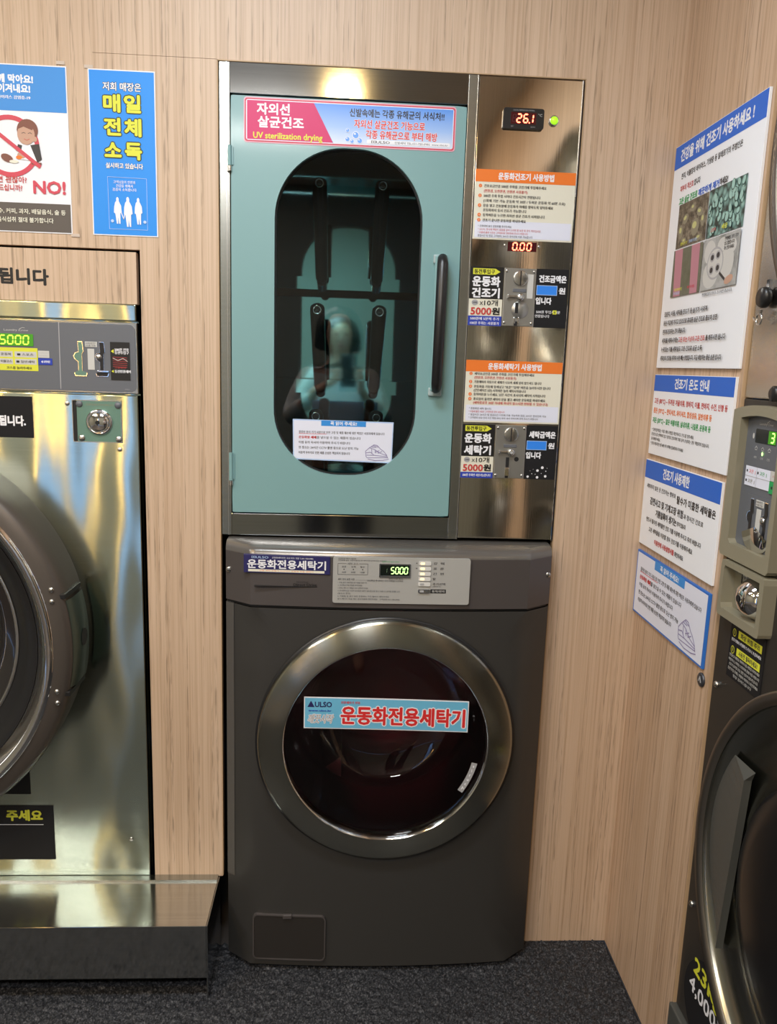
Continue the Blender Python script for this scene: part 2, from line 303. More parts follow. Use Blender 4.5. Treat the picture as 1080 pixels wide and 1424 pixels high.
# ------------------------------------------------------------------ lettering
# letter outlines by code point: advance in hundredths, then closed outlines, each point as 100 * x + z on a grid of 1/78 of the letter size
# (the live font is asked only for letters that are missing here)
from mathutils.geometry import delaunay_2d_cdt
OUTLINES = {
32:[28],
33:[27,[2271,1874,1571,1463,1458,1454,1641,1737,1836,2037,2041,2254,2358,2363],[2228,1829,1528,1424,1521,1820,2221,2324]],
34:[35,[3276,2576,2567,2756,3056,3267],[1876,1276,1267,1356,1756,1867]],
40:[32,[3274,2874,1758,1338,1719,2802,3202,2419,2138,2458]],
41:[32,[1374,974,1758,2038,1719,902,1302,2419,2838,2458]],
42:[42,[2775,2477,2275,2272,2462,2362,2261,1468,1270,968,965,1264,2260,2160,2259,1255,954,951,1150,1451,2258,2357,2246,2243,2442,2644,2746,2557,2657,3451,3749,3951,3953,3755,2759,2760,3764,3965,3968,3769,3468,2661,2662,2562,2772]],
44:[22,[2028,1630,1329,1125,1222,1521,1516,1213,1211,1916,2222]],
45:[32,[3041,1141,1134,3034]],
46:[22,[2028,1629,1328,1224,1321,1620,2021,2124]],
47:[28,[2974,2474,820,1420]],
48:[50,[2774,1567,1047,1527,2720,4027,4447,4067],[2062,2767,3462,3747,3432,2727,2032,1847]],
49:[50,[3173,2473,2420,3120]],
50:[50,[3670,2474,1873,1269,1260,1865,2467,3064,3357,3251,2945,2033,1021,1020,4420,4428,2428,3745,4058]],
51:[50,[3670,2474,1974,1472,1465,1966,2367,3065,3259,3053,2251,2244,3042,3335,3129,2527,1928,1331,1323,1920,2420,3624,4136,3943,3348,3853,4060]],
52:[50,[3974,3674,941,938,3138,3120,3920,3938,4538,4545,3945],[3160,3145,1945]],
53:[50,[1673,1646,2945,3436,3130,2327,1728,1231,1223,1820,2520,3724,4237,3749,2353,2367,3967,3973]],
54:[50,[3768,3374,1758,1138,1625,2820,3924,4435,4047,2951,2450,2149,2760],[2343,2844,3441,3636,3429,2827,2131,1941]],
55:[50,[4673,1273,1266,3566,1523,2220]],
56:[50,[3970,2874,1670,1259,1353,1847,1242,1035,1524,2720,3924,4435,4242,3747,4253,4459],[2265,2867,3465,3659,3353,2851,2253,1959],[2141,2744,3441,3735,3429,2727,2129,1835]],
57:[50,[3969,2774,1569,1158,1547,2643,3044,3445,2935,1825,2220,3835,4455],[2165,2767,3364,3657,3655,3553,3151,2750,2153,1859]],
58:[22,[2055,1656,1355,1251,1348,1647,2048,2151],[2028,1629,1328,1224,1321,1620,2021,2124]],
63:[33,[2870,1874,1467,1667,1867,2166,2362,1852,1441,1537,1934,2447,3063],[2328,2029,1728,1524,1721,2020,2321,2424]],
65:[67,[3674,3174,820,1620,2236,4536,5220,6020],[2543,3362,4243]],
67:[71,[4973,4174,2066,1246,1829,4020,5121,6024,6033,5028,4127,2532,1947,2561,4167,5066,5962,5970]],
68:[75,[1473,1420,3420,5528,6347,5665,3473],[2167,3367,5061,5547,5135,3427,2127]],
69:[50,[1473,1420,4520,4527,2127,2144,4344,4351,2151,2167,4467,4473]],
71:[74,[4973,4074,2066,1247,2027,4020,5021,6024,6046,4246,4240,5340,5329,4727,4127,2632,2047,2661,4067,5066,5962,5970]],
73:[25,[2173,1473,1420,2120]],
76:[49,[2173,1473,1420,4520,4527,2127]],
77:[78,[2173,1373,1320,2120,2162,3841,3941,5562,5520,6320,6373,5673,3852]],
78:[78,[2073,1473,1420,2120,2161,5620,6320,6373,5673,5632]],
79:[82,[4074,1966,1147,1928,4020,6128,6847,6166],[2561,4067,5561,6147,5532,4027,2532,1947]],
80:[51,[1373,1320,2120,2143,2943,4248,4758,4369,3073],[2167,3067,3764,3959,3652,3050,2150]],
82:[60,[1473,1420,2120,2143,2543,3141,3931,4620,5520,5126,4831,4239,3646,4251,4559,4069,2773],[2167,2667,3465,3759,3553,2650,2150]],
83:[46,[3373,2774,1570,1160,2245,3433,3229,2526,1828,1134,1124,1821,2620,3724,4134,3050,1861,2066,2667,3266,3962,3970]],
84:[60,[5473,973,967,2867,2820,3520,3567,5467]],
85:[71,[2073,1373,1340,1925,3520,5225,5841,5873,5173,5143,5036,4731,4228,3527,2928,2331,2135,2042]],
86:[60,[1573,873,3120,3220,5573,4773,3136]],
87:[104,[1573,873,2920,3120,4863,6620,6720,8973,8173,6737,5273,4573,3037]],
97:[43,[3153,2256,1555,1151,1144,1648,2249,2648,2843,2841,2239,1436,1028,1222,1820,2320,2823,3020,3320,3620,4022,4027,3825,3625,3525,3526,3544],[2034,2838,2827,2525,2224,1826,1729]],
99:[44,[3455,2856,1651,1137,1624,2920,3520,3922,3928,3427,3026,2129,1838,2146,2950,3349,3846,3854]],
100:[51,[4373,3673,3655,3256,2956,1651,1139,1625,2820,4320],[3349,3648,3626,2926,2129,1838,2146,3050]],
101:[48,[3851,2756,1651,1138,1525,2820,3621,4224,4230,3627,3026,2229,1837,4337],[2850,3348,3641,1841,2148]],
103:[43,[4155,2655,1552,1143,1140,1337,1534,1932,1530,1327,1425,1723,1019,813,1205,2402,3605,4013,3819,3023,2225,2028,2531,3434,3638,3742,3646,3350,4150],[1947,2449,2947,3143,2938,2437,1938,1743],[2219,3017,3413,3109,2408,1709,1413,1717]],
105:[22,[2055,1355,1320,2020],[1969,1670,1369,1266,1363,1662,1963,2166]],
107:[48,[4455,3555,2038,3720,4720,2938],[2073,1373,1320,2020]],
108:[22,[2073,1373,1320,2020]],
110:[50,[3953,3056,2455,2051,2055,1355,1320,2020,2045,2449,2850,3348,3542,3520,4220,4242]],
111:[55,[4351,2956,1651,1138,1625,2920,4325,4838],[2950,3846,4138,3829,2926,2129,1838,2146]],
114:[40,[3555,3056,2554,2047,2055,1355,1320,2020,2039,2346,2949,3248,3546,3952]],
115:[39,[2855,2356,1453,1146,1936,2830,2627,2226,1727,1130,1123,1720,2320,3122,3530,3335,2740,2044,1847,2049,2350,2849,3346,3353]],
116:[33,[2155,2163,850,849,1449,1431,1723,2520,2920,3422,3428,3026,2626,2327,2131,2149,3249,3255]],
117:[50,[1955,1255,1234,1623,2520,3021,3525,3520,4220,4255,3555,3530,3127,2725,2127,1933]],
118:[44,[1655,855,2420,2620,4255,3455,2534]],
119:[72,[1555,855,2320,2620,3644,4620,4820,6455,5655,4734,3855,3355,2434]],
120:[50,[1755,855,2338,820,1720,2733,3820,4720,3138,4655,3755,2743]],
121:[44,[1655,855,2128,902,1702,4255,3455,2536]],
122:[42,[3955,955,949,2749,920,3920,3927,2127]],
124:[26,[2173,1573,1502,2102]],
126:[58,[2646,2147,1546,1042,1036,1539,2141,2540,3038,3536,4035,4636,5140,5146,4643,4141,3642,3144]],
176:[40,[3174,2377,1674,1367,1659,2356,3159,3467],[1971,2373,2871,3067,2862,2360,1962,1767]],
183:[26,[2150,1852,1550,1347,1544,1843,2144,2347]],
9632:[91,[7277,1577,1520,7220]],
9635:[83,[1277,1220,6920,6977],[1772,6472,6425,1725],[5058,3158,3139,5039]],
9650:[101,[1220,8320,4780]],
9664:[91,[1149,7213,7284]],
44032:[92,[6685,5985,5914,6614,6651,7751,7756,6656],[4877,1577,1572,4172,3349,1233,1628,4049]],
44033:[92,[6640,2140,2135,6035,6014,6614],[6685,6085,6043,6643,6661,7761,7767,6667],[4780,1580,1575,4075,3259,1249,1444,3858]],
44036:[92,[6685,6085,6033,6633,6658,7758,7763,6663],[2938,2238,2216,6916,6921,2921],[4879,1579,1574,4074,3258,1246,1541,3956]],
44048:[92,[2241,2215,6615,6641],[2836,6036,6020,2820],[6685,6085,6045,6645,6662,7762,7768,6668],[4780,1580,1575,4075,3259,1249,1444,3958]],
44049:[92,[2843,2243,2215,6615,6643,6043,6035,2835],[2829,6029,6020,2820],[6685,6085,6047,6647,6663,7763,7768,6668],[4780,1580,1575,4075,3260,1251,1446,3958]],
44053:[92,[6138,4442,2838,2128,2818,4414,6118,6728],[3234,4437,5634,6128,5622,4419,3222,2828],[6685,6085,6043,6643,6661,7761,7767,6667],[4780,1580,1574,4074,3258,1248,1442,3956]],
44060:[92,[7185,6585,6556,5656,5683,5083,5018,5618,5651,6551,6514,7114],[4276,1476,1470,3570,2950,1234,1529,3650]],
44061:[92,[7140,2440,2435,6535,6514,7114],[7185,6585,6567,5667,5683,5083,5044,5644,5662,6562,6543,7143],[4280,1580,1574,3674,2959,1247,1542,3557]],
44144:[92,[7085,6385,6356,4756,4751,6351,6314,7014],[4777,1577,1572,4072,3350,1233,1528,4049]],
44148:[92,[7085,6385,6363,4863,4858,6358,6333,7033],[4879,1679,1674,4174,3257,1346,1641,3956],[3238,2538,2516,7216,7221,3221]],
44160:[92,[2441,2415,7015,7041],[3136,6336,6320,3120],[4880,1680,1675,4175,3259,1249,1544,3958],[7085,6385,6367,4867,4861,6361,6345,7045]],
44163:[92,[7085,6385,6365,4865,4860,6360,6337,7037],[4879,1679,1674,4174,3358,1347,1641,3956],[5043,4443,4440,3727,2020,2314,3720,4730,5720,7115,7420,5727,5040]],
44172:[92,[7285,6585,6514,7214],[5783,5183,5156,3956,4166,4276,1576,1571,3571,2950,1234,1529,2839,3651,5151,5118,5718]],
44200:[92,[7085,6385,6365,4665,4771,4777,1577,1572,4172,3349,1233,1528,3542,4560,6360,6347,4447,4441,6341,6314,7014]],
44201:[92,[7040,2340,2334,6334,6314,7014],[7085,6385,6372,4872,4876,4980,1680,1675,4275,3359,1349,1544,3553,4667,6367,6357,4557,4552,6352,6343,7043]],
44221:[92,[6438,4742,3038,2328,3018,4715,6418,7028],[3434,4737,5934,6428,5922,4720,3422,3028],[7085,6385,6372,4772,4876,4879,1679,1674,4174,3358,1348,1543,3452,4667,6367,6357,4557,4552,6352,6343,7043]],
44228:[92,[7285,6585,6514,7214],[5783,5183,5165,4165,4270,4276,1576,1571,3571,2950,1234,1529,3143,4060,5160,5148,3948,3942,5142,5118,5718]],
44256:[92,[6878,1878,1872,6172,6171,6157,5939,6538,6856,6871],[4355,3755,3729,1229,1224,7524,7529,4329]],
44272:[92,[2040,2015,6715,6740],[2635,6135,6120,2620],[6782,1982,1976,6176,6167,5958,6557,6767,6776],[4467,3867,3853,1253,1248,7548,7553,4453]],
44284:[92,[5077,1577,1572,4472,4461,4246,4845,5062,5073],[3257,2657,2635,1135,1230,3330,5532,5537,4436,3235],[6685,5985,5914,6614,6650,7750,7755,6655]],
44288:[92,[5079,1679,1674,4474,4466,4255,4955,5067,5076],[3364,2664,2648,1848,1148,1243,3343,5646,5550,4449,3349],[6785,6085,6032,6732,6756,7756,7762,6762],[2837,2237,2216,6916,6921,2821]],
44316:[92,[4479,1579,1574,3874,3866,3656,4355,4466,4475],[2963,2363,2349,1149,1243,2944,4846,4750,3949,2949],[7185,6585,6562,5762,5783,5183,5133,5733,5757,6557,6531,7131],[3037,2437,2416,7316,7321,3021]],
44396:[92,[6780,2080,2075,6175,6174,6063,5950,1250,1245,4045,4014,4714,4745,7545,7550,6550,6763,6774]],
44397:[92,[6781,2081,2076,6176,6167,5956,1256,1251,4051,4038,1838,1833,6133,6114,6814,6838,4738,4751,7651,7656,6656,6767,6776]],
44428:[92,[7085,6385,6346,4846,4841,6341,6331,7031],[5080,1880,1875,4475,4468,4258,2657,1157,1252,2152,3152,3136,3836,3852,4753,5755,5759,5359,4958,5070,5078],[2837,2237,2216,7116,7121,2821]],
44512:[92,[6781,2081,2076,6176,6166,5955,1255,1249,3349,3332,3932,3949,5249,5232,5832,5849,7649,7655,6655,6766,6776],[2638,1938,1916,6916,6921,2621]],
44552:[92,[2040,2015,6815,6840],[2635,6135,6120,2620],[6781,2081,2076,6176,6167,5955,1255,1250,7650,7655,6555,6767,6776]],
44592:[92,[7085,6385,6314,7014],[4977,1677,1672,4272,3449,1333,1627,4149]],
44620:[92,[6785,6185,6114,6714,6750,7850,7856,6756],[3377,1477,1472,2772,2352,1134,1730,2952],[5277,3577,3572,4672,4350,3129,3725,4951]],
44648:[92,[7285,6685,6656,5856,5883,5283,5218,5818,5851,6651,6614,7214],[2976,1376,1371,2471,2152,1235,1732,2753],[4676,3176,3171,4071,3850,2830,3427,4452]],
44732:[92,[6985,6385,6357,5057,5267,5277,3577,3572,4672,4250,3129,3725,4538,4952,6352,6314,6914],[3377,1477,1472,2772,2352,1134,1730,2952]],
44760:[92,[7285,6685,6614,7214],[5983,5383,5357,4457,4467,4576,3176,3171,3971,3750,2729,3326,3939,4352,5352,5318,5918],[2976,1376,1371,2371,2152,1234,1731,2753]],
44845:[92,[6739,1939,1933,6133,6115,6715],[3982,1782,1776,3276,3269,2958,3557,3871,3979],[6882,4482,4476,6276,6269,6058,6657,6870,6879],[4865,4265,4251,1251,1246,7546,7551,4851]],
44860:[92,[2039,2015,6715,6739],[2634,6134,6120,2620],[3982,1782,1777,3277,3269,2958,3558,3871,3979],[6882,4482,4477,6277,6269,6058,6658,6870,6879],[4866,4266,4252,1252,1247,7547,7552,4852]],
45143:[92,[4081,1881,1876,3476,3367,3154,1254,1249,7649,7654,6554,6769,6879,6881,4581,4576,6176,6167,5954,3754,4070,4080],[4741,4041,4038,3326,1620,1914,3420,4429,5320,6814,7120,5426,4738]],
45149:[92,[4082,1882,1877,3477,3369,3158,1258,1252,7652,7658,6558,6770,6879,6882,4582,4577,6177,6169,5958,3858,4071,4080],[2045,2020,2015,6815,6820,2620,2628,6628,6633,2633,2640,6840,6845]],
45208:[92,[6685,5985,5914,6614,6651,7751,7757,6657],[2178,1578,1538,1532,2032,3633,5435,5341,3638,2138]],
45212:[92,[2280,1580,1552,1546,2146,3747,5450,5355,3753,2252],[6685,6085,6034,6634,6658,7758,7764,6664],[2939,2339,2316,6916,6921,2921]],
45224:[92,[2241,2215,6615,6641],[2836,6036,6020,2820],[6685,6085,6045,6645,6663,7763,7769,6669],[2281,1581,1556,1550,2150,3751,5453,5359,3756,2256]],
45236:[92,[7185,6585,6556,5556,5583,4983,4918,5518,5551,6551,6514,7114],[2276,1576,1538,1532,2032,3133,4535,4440,3239,2238]],
45240:[92,[7185,6585,6564,5564,5583,4983,4935,5535,5559,6559,6532,7132],[3140,2540,2516,7316,7322,3122],[2279,1579,1552,1547,2047,3247,4549,4454,3353,2252]],
45244:[92,[7185,6585,6569,5569,5583,4983,4949,5549,5564,6564,6549,7149],[2281,1581,1558,1552,2052,3253,4555,4460,3258,2258],[7145,2545,2540,6540,6533,2533,2520,2515,7415,7420,3120,3128,7128]],
45347:[92,[6132,4635,3232,2725,3217,4614,6117,6625],[3729,4630,5629,6025,5621,4619,3721,3325],[7085,6385,6374,4374,4369,6369,6347,7047],[2281,1681,1659,1653,2153,3754,5356,5261,3759,2259],[5050,4350,4343,2243,2238,7138,7143,5043]],
45432:[92,[2679,2079,2047,4047,4029,1229,1223,7623,7629,4729,4747,6847,6853,2653]],
45459:[92,[5931,4433,2831,2224,2817,4414,5917,6524],[3328,4429,5428,5824,5420,4419,3320,2924],[4748,4048,4042,1842,1837,6937,6942,4742],[2784,2084,2063,4163,4156,1256,1251,7651,7656,4756,4763,6863,6868,2768]],
45572:[92,[2681,2081,2056,6856,6861,2661],[7645,1245,1240,4040,4014,4714,4740,7640]],
45580:[92,[7657,1257,1251,4051,4044,2044,2039,6139,6132,2032,2020,2015,7015,7020,2620,2628,6728,6744,4744,4751,7651],[2784,2084,2063,6863,6868,2768]],
45716:[92,[7649,1249,1244,7644],[2782,2082,2058,6858,6864,2764],[2637,2037,2016,6916,6921,2621]],
45733:[92,[7652,1252,1246,7646],[6137,4440,2637,1927,2618,4415,6118,6827],[3133,4435,5633,6127,5622,4420,3122,2627],[2783,2083,2060,6860,6865,2765]],
45768:[92,[6985,6385,6314,6914],[2378,1678,1638,1632,2232,3933,5736,5641,3939,2338]],
45784:[92,[6985,6385,6345,6945],[2441,2415,6915,6941],[3036,6336,6320,3020],[2381,1681,1656,1650,2250,3951,5653,5559,3956,2356]],
45796:[92,[6685,5985,5914,6614,6652,7752,7757,6657],[1578,1532,2032,3832,5434,5340,3838,2137,2173,4773,4778]],
45800:[92,[6685,6085,6034,6634,6659,7759,7764,6664],[2939,2339,2316,7016,7021,2921],[1579,1546,2046,3947,5349,5254,3952,2152,2173,4673,4679]],
45803:[92,[6685,6085,6045,6645,6663,7763,7768,6668],[1580,1549,2049,3950,5352,5257,3955,2155,2175,4675,4680],[2241,2220,2215,6815,6820,2920,2936,6736,6741]],
45804:[92,[1581,1552,2052,3952,5354,5260,3858,2157,2176,4676,4681],[6685,6085,6049,6649,6665,7765,7770,6670],[6646,2246,2240,6040,6033,2233,2220,2215,6915,6920,2820,2828,6628]],
45812:[92,[2241,2215,6615,6641],[2836,6036,6020,2820],[6685,6085,6045,6645,6662,7762,7768,6668],[1580,1549,2049,3949,5351,5256,3955,2154,2175,4675,4680]],
45824:[92,[7285,6585,6556,5556,5583,4983,4918,5518,5551,6551,6514,7214],[1476,1432,1932,3332,4534,4439,3337,2137,2171,4071,4076]],
46020:[92,[2079,2047,4047,4028,1228,1223,7623,7628,4728,4747,6847,6852,2652,2674,6874,6879]],
46021:[92,[6838,1938,1932,6132,6114,6814],[2082,2058,4058,4050,1250,1244,7544,7550,4750,4758,6858,6863,2663,2677,6877,6882]],
46024:[92,[2081,2057,4057,4048,1248,1242,7642,7648,4748,4757,6857,6862,2662,2676,6876,6881],[2636,2036,2016,6916,6921,2621]],
46041:[92,[6136,4440,2636,1927,2618,4414,6118,6827],[3133,4435,5633,6127,5621,4419,3121,2627],[2082,2058,4058,4050,1250,1245,7645,7650,4750,4758,6858,6863,2663,2676,6876,6882]],
46104:[92,[6985,6385,6314,6914],[1778,1749,3249,3235,2235,1235,1329,3530,5932,5837,4836,3835,3849,5349,5354,2454,2473,5373,5378]],
46108:[92,[6985,6385,6332,6932],[3035,2435,2416,7216,7221,3021],[1880,1856,3256,3246,2246,1246,1341,3541,5843,5748,4847,3847,3856,5256,5262,2562,2575,5275,5280]],
46112:[92,[6985,6385,6347,6947],[1882,1861,3261,3254,2254,1254,1348,3549,5851,5856,4855,3854,3861,5261,5266,2566,2577,5277,5282],[6944,2344,2338,6338,6332,2332,2320,2315,7215,7220,2920,2927,6927]],
46121:[92,[6985,6385,6344,6944],[3041,2341,2315,6915,6941,6341,6334,3034],[3029,6329,6320,3020],[1881,1859,3259,3251,2151,1251,1346,3446,5849,5753,4852,3852,3859,5259,5264,2564,2576,5176,5181]],
46160:[92,[2081,2053,6853,6859,2759,2775,6775,6781],[7644,1244,1239,4039,4014,4714,4739,7639]],
46300:[92,[7629,1229,1224,7624],[2078,2046,6846,6851,2651,2673,6873,6878]],
46308:[92,[7655,1255,1250,7650],[2082,2061,6861,6866,2766,2777,6777,6782],[6744,1944,1939,6139,6132,2032,2020,2015,6915,6920,2620,2627,6727]],
46316:[92,[7652,1252,1247,7647],[2039,2015,6815,6839],[2634,6134,6121,2621],[2083,2059,6859,6864,2664,2677,6877,6883]],
46321:[92,[7651,1251,1246,7646],[6136,4440,2636,1927,2618,4414,6118,6827],[3133,4435,5633,6127,5621,4419,3121,2627],[2082,2058,6858,6863,2663,2677,6877,6882]],
46384:[92,[6785,6185,6114,6714,6752,7752,7757,6757],[1477,1433,1733,2433,3334,3240,2638,2038,2072,3272,3277],[3677,3633,3933,4833,5734,5640,4938,4238,4272,5472,5477]],
46412:[92,[7285,6685,6656,5856,5883,5283,5218,5818,5851,6651,6614,7214],[1476,1433,1733,2233,3034,2939,2438,2038,2071,2971,2976],[3276,3233,3533,4233,4934,4940,4338,3838,3871,4771,4776]],
46608:[92,[4578,4547,7147,7152,5252,5273,7073,7078],[4743,4043,4029,1229,1223,7623,7629,4729],[1778,1752,1747,2147,3247,4249,4254,3253,2452,2473,4173,4178]],
46888:[92,[7629,1229,1224,7624],[4577,4545,7145,7150,5250,5272,7072,7077],[1777,1750,1745,2145,3245,4347,4252,3351,2450,2472,4172,4177]],
46972:[92,[6685,6085,6014,6614,6651,7751,7757,6657],[4678,1478,1473,4073,4058,1558,1531,2031,3832,5434,5339,3837,2137,2153,4653]],
46973:[92,[6638,2138,2133,6033,6014,6614],[4681,1581,1575,4075,4066,1566,1546,2046,3846,5448,5353,3851,2151,2161,4661],[6685,6085,6042,6642,6661,7761,7767,6667]],
46989:[92,[2843,2243,2215,6615,6643,6043,6034,2834],[2829,6029,6020,2820],[6685,6085,6046,6646,6662,7762,7768,6668],[4681,1581,1576,4076,4067,1567,1547,2047,3848,5450,5355,3853,2153,2162,4662]],
47000:[92,[4077,1477,1472,3472,3458,1458,1431,1931,3231,4533,4538,3237,2037,2052,4052],[7285,6585,6557,5557,5583,4983,4918,5518,5552,6552,6514,7214]],
47084:[92,[7085,6385,6358,5058,5052,6352,6314,7014],[4678,1478,1473,3973,3959,1459,1431,2031,3732,5233,5139,3737,2137,2154,4654]],
47112:[92,[7285,6585,6514,7214],[5783,5183,5159,4259,4254,5154,5118,5718],[3977,1477,1472,3372,3358,1458,1432,1932,3232,4534,4539,3237,2037,2052,3952]],
47140:[92,[7085,6385,6369,4969,4963,6363,6349,4949,4944,6344,6314,7014],[4578,1478,1473,3973,3958,1458,1431,2031,3531,5133,5038,3536,2136,2153,4553]],
47141:[92,[7038,2338,2332,6332,6314,7014],[7085,6385,6374,5074,5069,6369,6360,5060,5054,6354,6341,7041],[4580,1580,1575,3875,3866,1566,1545,2045,3745,5046,4952,3750,2150,2161,4561]],
47161:[92,[6436,4740,2936,2327,2917,4714,6417,7027],[3433,4735,5933,6427,5921,4719,3421,2927],[4581,1581,1576,3876,3866,1566,1545,2045,3745,5047,4952,3751,2150,2161,4561],[7085,6385,6374,5074,5068,6368,6359,5059,5054,6354,6341,7041]],
47196:[92,[6880,2080,2074,6174,6163,2063,2047,2041,4041,4028,1228,1223,7623,7628,4728,4741,6941,6947,2647,2658,6858]],
47197:[92,[6835,1935,1930,6130,6115,6815],[6783,2083,2078,6178,6171,2071,2059,2053,4053,4046,1246,1241,7641,7646,4746,4753,6953,6959,2659,2666,6766]],
47200:[92,[6783,2083,2077,6177,6170,2070,2057,2052,4052,4045,1245,1239,7639,7645,4745,4752,6952,6957,2657,2665,6765],[2734,2034,2015,6915,6920,2720]],
47308:[92,[6880,2080,2074,6174,6163,2063,2047,2042,3042,3028,1228,1223,7623,7628,5828,5842,6942,6947,2647,2658,6858],[3628,3642,5242,5228]],
47337:[92,[7647,1247,1242,4042,4035,1935,1929,6129,6114,6814,6835,4735,4742,7642],[6783,2083,2078,6178,6171,2071,2059,2053,6953,6959,2659,2666,6766]],
47448:[92,[7643,1243,1238,2838,2814,3514,3538,5238,5214,5914,5938,7638],[6882,1982,1977,6177,6169,2069,2055,2050,6950,6955,2655,2664,6864]],
47476:[92,[7628,1228,1223,7623],[6879,2079,2074,6174,6163,2063,2047,2041,6941,6947,2647,2658,6858]],
47484:[92,[7652,1252,1247,7647],[6841,1941,1937,6137,6131,1931,1920,1915,7015,7020,2620,2626,6826],[6783,2083,2078,6178,6172,2072,2062,2057,6957,6962,2662,2668,6768]],
47492:[92,[7648,1248,1243,7643],[2037,2015,6715,6737],[2732,6132,6120,2720],[6783,2083,2078,6178,6171,2071,2059,2054,6954,6959,2659,2666,6766]],
47532:[92,[6985,6385,6314,6914],[4878,1678,1673,4273,4258,1658,1631,2231,3932,5734,5639,3937,2237,2253,4853]],
47536:[92,[6985,6385,6333,6933],[3037,2337,2316,7116,7121,3021],[4780,1580,1574,4174,4164,1564,1543,2143,3943,5545,5550,3949,2248,2259,4759]],
47548:[92,[6985,6385,6343,6943],[2439,2415,6915,6939],[3034,6334,6320,3020],[4780,1580,1575,4175,4166,1566,1546,2146,3947,5549,5554,3952,2252,2261,4761]],
47549:[92,[6985,6385,6346,6946],[3042,2442,2415,6915,6942,6342,6334,3034],[3029,6329,6320,3020],[4781,1581,1576,4176,4167,1567,1547,2147,3948,5550,5555,3953,2253,2262,4762]],
47560:[92,[1578,1532,4732,4778],[2173,4073,4037,2137],[6685,5985,5914,6614,6651,7751,7757,6657]],
47561:[92,[1579,1548,4748,4779],[2174,4174,4153,2153],[6639,2139,2134,6034,6014,6614],[6685,6085,6043,6643,6661,7761,7766,6666]],
47564:[92,[1578,1546,4746,4778],[2173,4173,4151,2151],[6685,6085,6033,6633,6658,7758,7763,6663],[2938,2338,2316,7016,7021,2921]],
47566:[92,[1580,1551,4751,4780],[2175,4175,4157,2157],[6531,5634,4631,4324,4617,5614,6517,6924],[5028,5630,6128,6324,6120,5619,5020,4824],[6685,6085,6049,6649,6663,7763,7769,6669],[5948,5348,5342,3842,3837,7337,7342,5942],[2542,1942,1916,2216,3117,4019,3924,3222,2521]],
47568:[92,[1581,1552,4752,4781],[2176,4176,4158,2158],[6685,6085,6049,6649,6664,7764,7770,6670],[6646,2246,2240,6040,6033,2233,2220,2215,6915,6920,2820,2828,6628]],
47582:[92,[1580,1550,4750,4780],[2175,4175,4155,2155],[6685,6085,6045,6645,6662,7762,7768,6668],[6840,2140,2135,4135,3425,1919,2115,3519,4528,5419,6814,7019,5525,4835,6835]],
47588:[92,[1477,1433,4133,4177],[2071,3571,3538,2038],[7285,6585,6557,5657,5683,5083,5018,5618,5651,6551,6514,7214]],
47676:[92,[7085,6385,6365,4765,4779,1579,1546,4746,4760,6360,6333,7033],[2173,4173,4151,2151],[3138,2538,2516,7216,7221,3121]],
47688:[92,[7085,6385,6367,4767,4780,1580,1549,4749,4762,6362,6344,7044],[2175,4175,4154,2154],[2441,2415,7015,7041],[3035,6335,6320,3020]],
47728:[92,[7085,6385,6368,4768,4778,1578,1532,4732,4743,6343,6314,7014],[2173,4073,4037,2137],[4763,6363,6348,4748]],
47732:[92,[7085,6385,6372,4772,4779,1579,1546,4746,4752,6352,6333,7033],[2173,4173,4151,2151],[4767,6367,6357,4757],[3138,2438,2416,7116,7121,3121]],
47749:[92,[7085,6385,6373,4773,4779,1579,1548,4748,4754,6354,6343,7043],[2174,4174,4153,2153],[4768,6368,6359,4759],[6437,4641,2937,2328,2918,4614,6418,7028],[3434,4636,5934,6428,5922,4619,3422,2928]],
47784:[92,[1979,1946,4046,4029,1229,1223,7623,7629,4729,4746,6846,6879],[2674,6274,6251,2651]],
47803:[92,[2082,2058,4058,4050,1250,1245,7545,7550,4750,4758,6758,6782],[2677,6177,6163,2663],[4740,4040,4038,3326,1720,1915,3420,4429,5320,6815,7120,5426,4738]],
47928:[92,[2081,2057,6757,6781],[2676,6176,6162,2662],[7649,1249,1243,4143,4129,4729,4743,7643],[2636,2036,2016,6816,6821,2621]],
47932:[92,[2082,2061,6761,6782],[2677,6177,6166,2666],[7555,1255,1250,4050,4043,1943,1938,6138,6132,2032,2020,2015,6915,6920,2620,2627,6727,6743,4743,4750,7550]],
48064:[92,[7629,1229,1224,7624],[1979,1945,6845,6879],[2673,6273,6250,2650]],
48120:[92,[1678,1632,4832,4878],[2273,4273,4237,2237],[6985,6385,6314,6914]],
48143:[92,[1580,1551,4851,4880],[2275,4275,4257,2257],[6985,6385,6344,6944],[5046,4446,4439,2339,2334,4434,3725,2019,2314,3719,4727,5719,7114,7419,5825,5034,7134,7139,5039]],
48148:[92,[2179,1579,1531,4731,4779,4179,4160,2160],[2155,4155,4137,2137],[6685,5985,5914,6614,6651,7751,7757,6657]],
48152:[92,[2180,1580,1545,4745,4780,4180,4168,2168],[2163,4163,4150,2150],[6685,6085,6033,6633,6658,7758,7763,6663],[2938,2338,2316,7016,7021,2921]],
48156:[92,[2182,1582,1551,4751,4782,4182,4172,2172],[2167,4167,4156,2156],[6685,6085,6048,6648,6664,7764,7770,6670],[6645,2245,2240,6040,6033,2233,2220,2215,6915,6920,2820,2828,6628]],
48169:[92,[6137,4440,2737,2127,2718,4414,6118,6727],[3233,4435,5633,6127,5622,4419,3222,2727],[2180,1580,1548,4748,4780,4180,4170,2170],[2165,4165,4153,2153],[6685,6085,6042,6642,6662,7762,7767,6667]],
48176:[92,[2078,1478,1432,4132,4178,3578,3561,2061],[2056,3556,3537,2037],[7285,6585,6557,5657,5683,5083,5018,5618,5651,6551,6514,7214]],
48260:[92,[7085,6385,6359,4759,4779,4179,4161,2161,2179,1579,1532,4732,4753,6353,6314,7014],[2156,4156,4137,2137]],
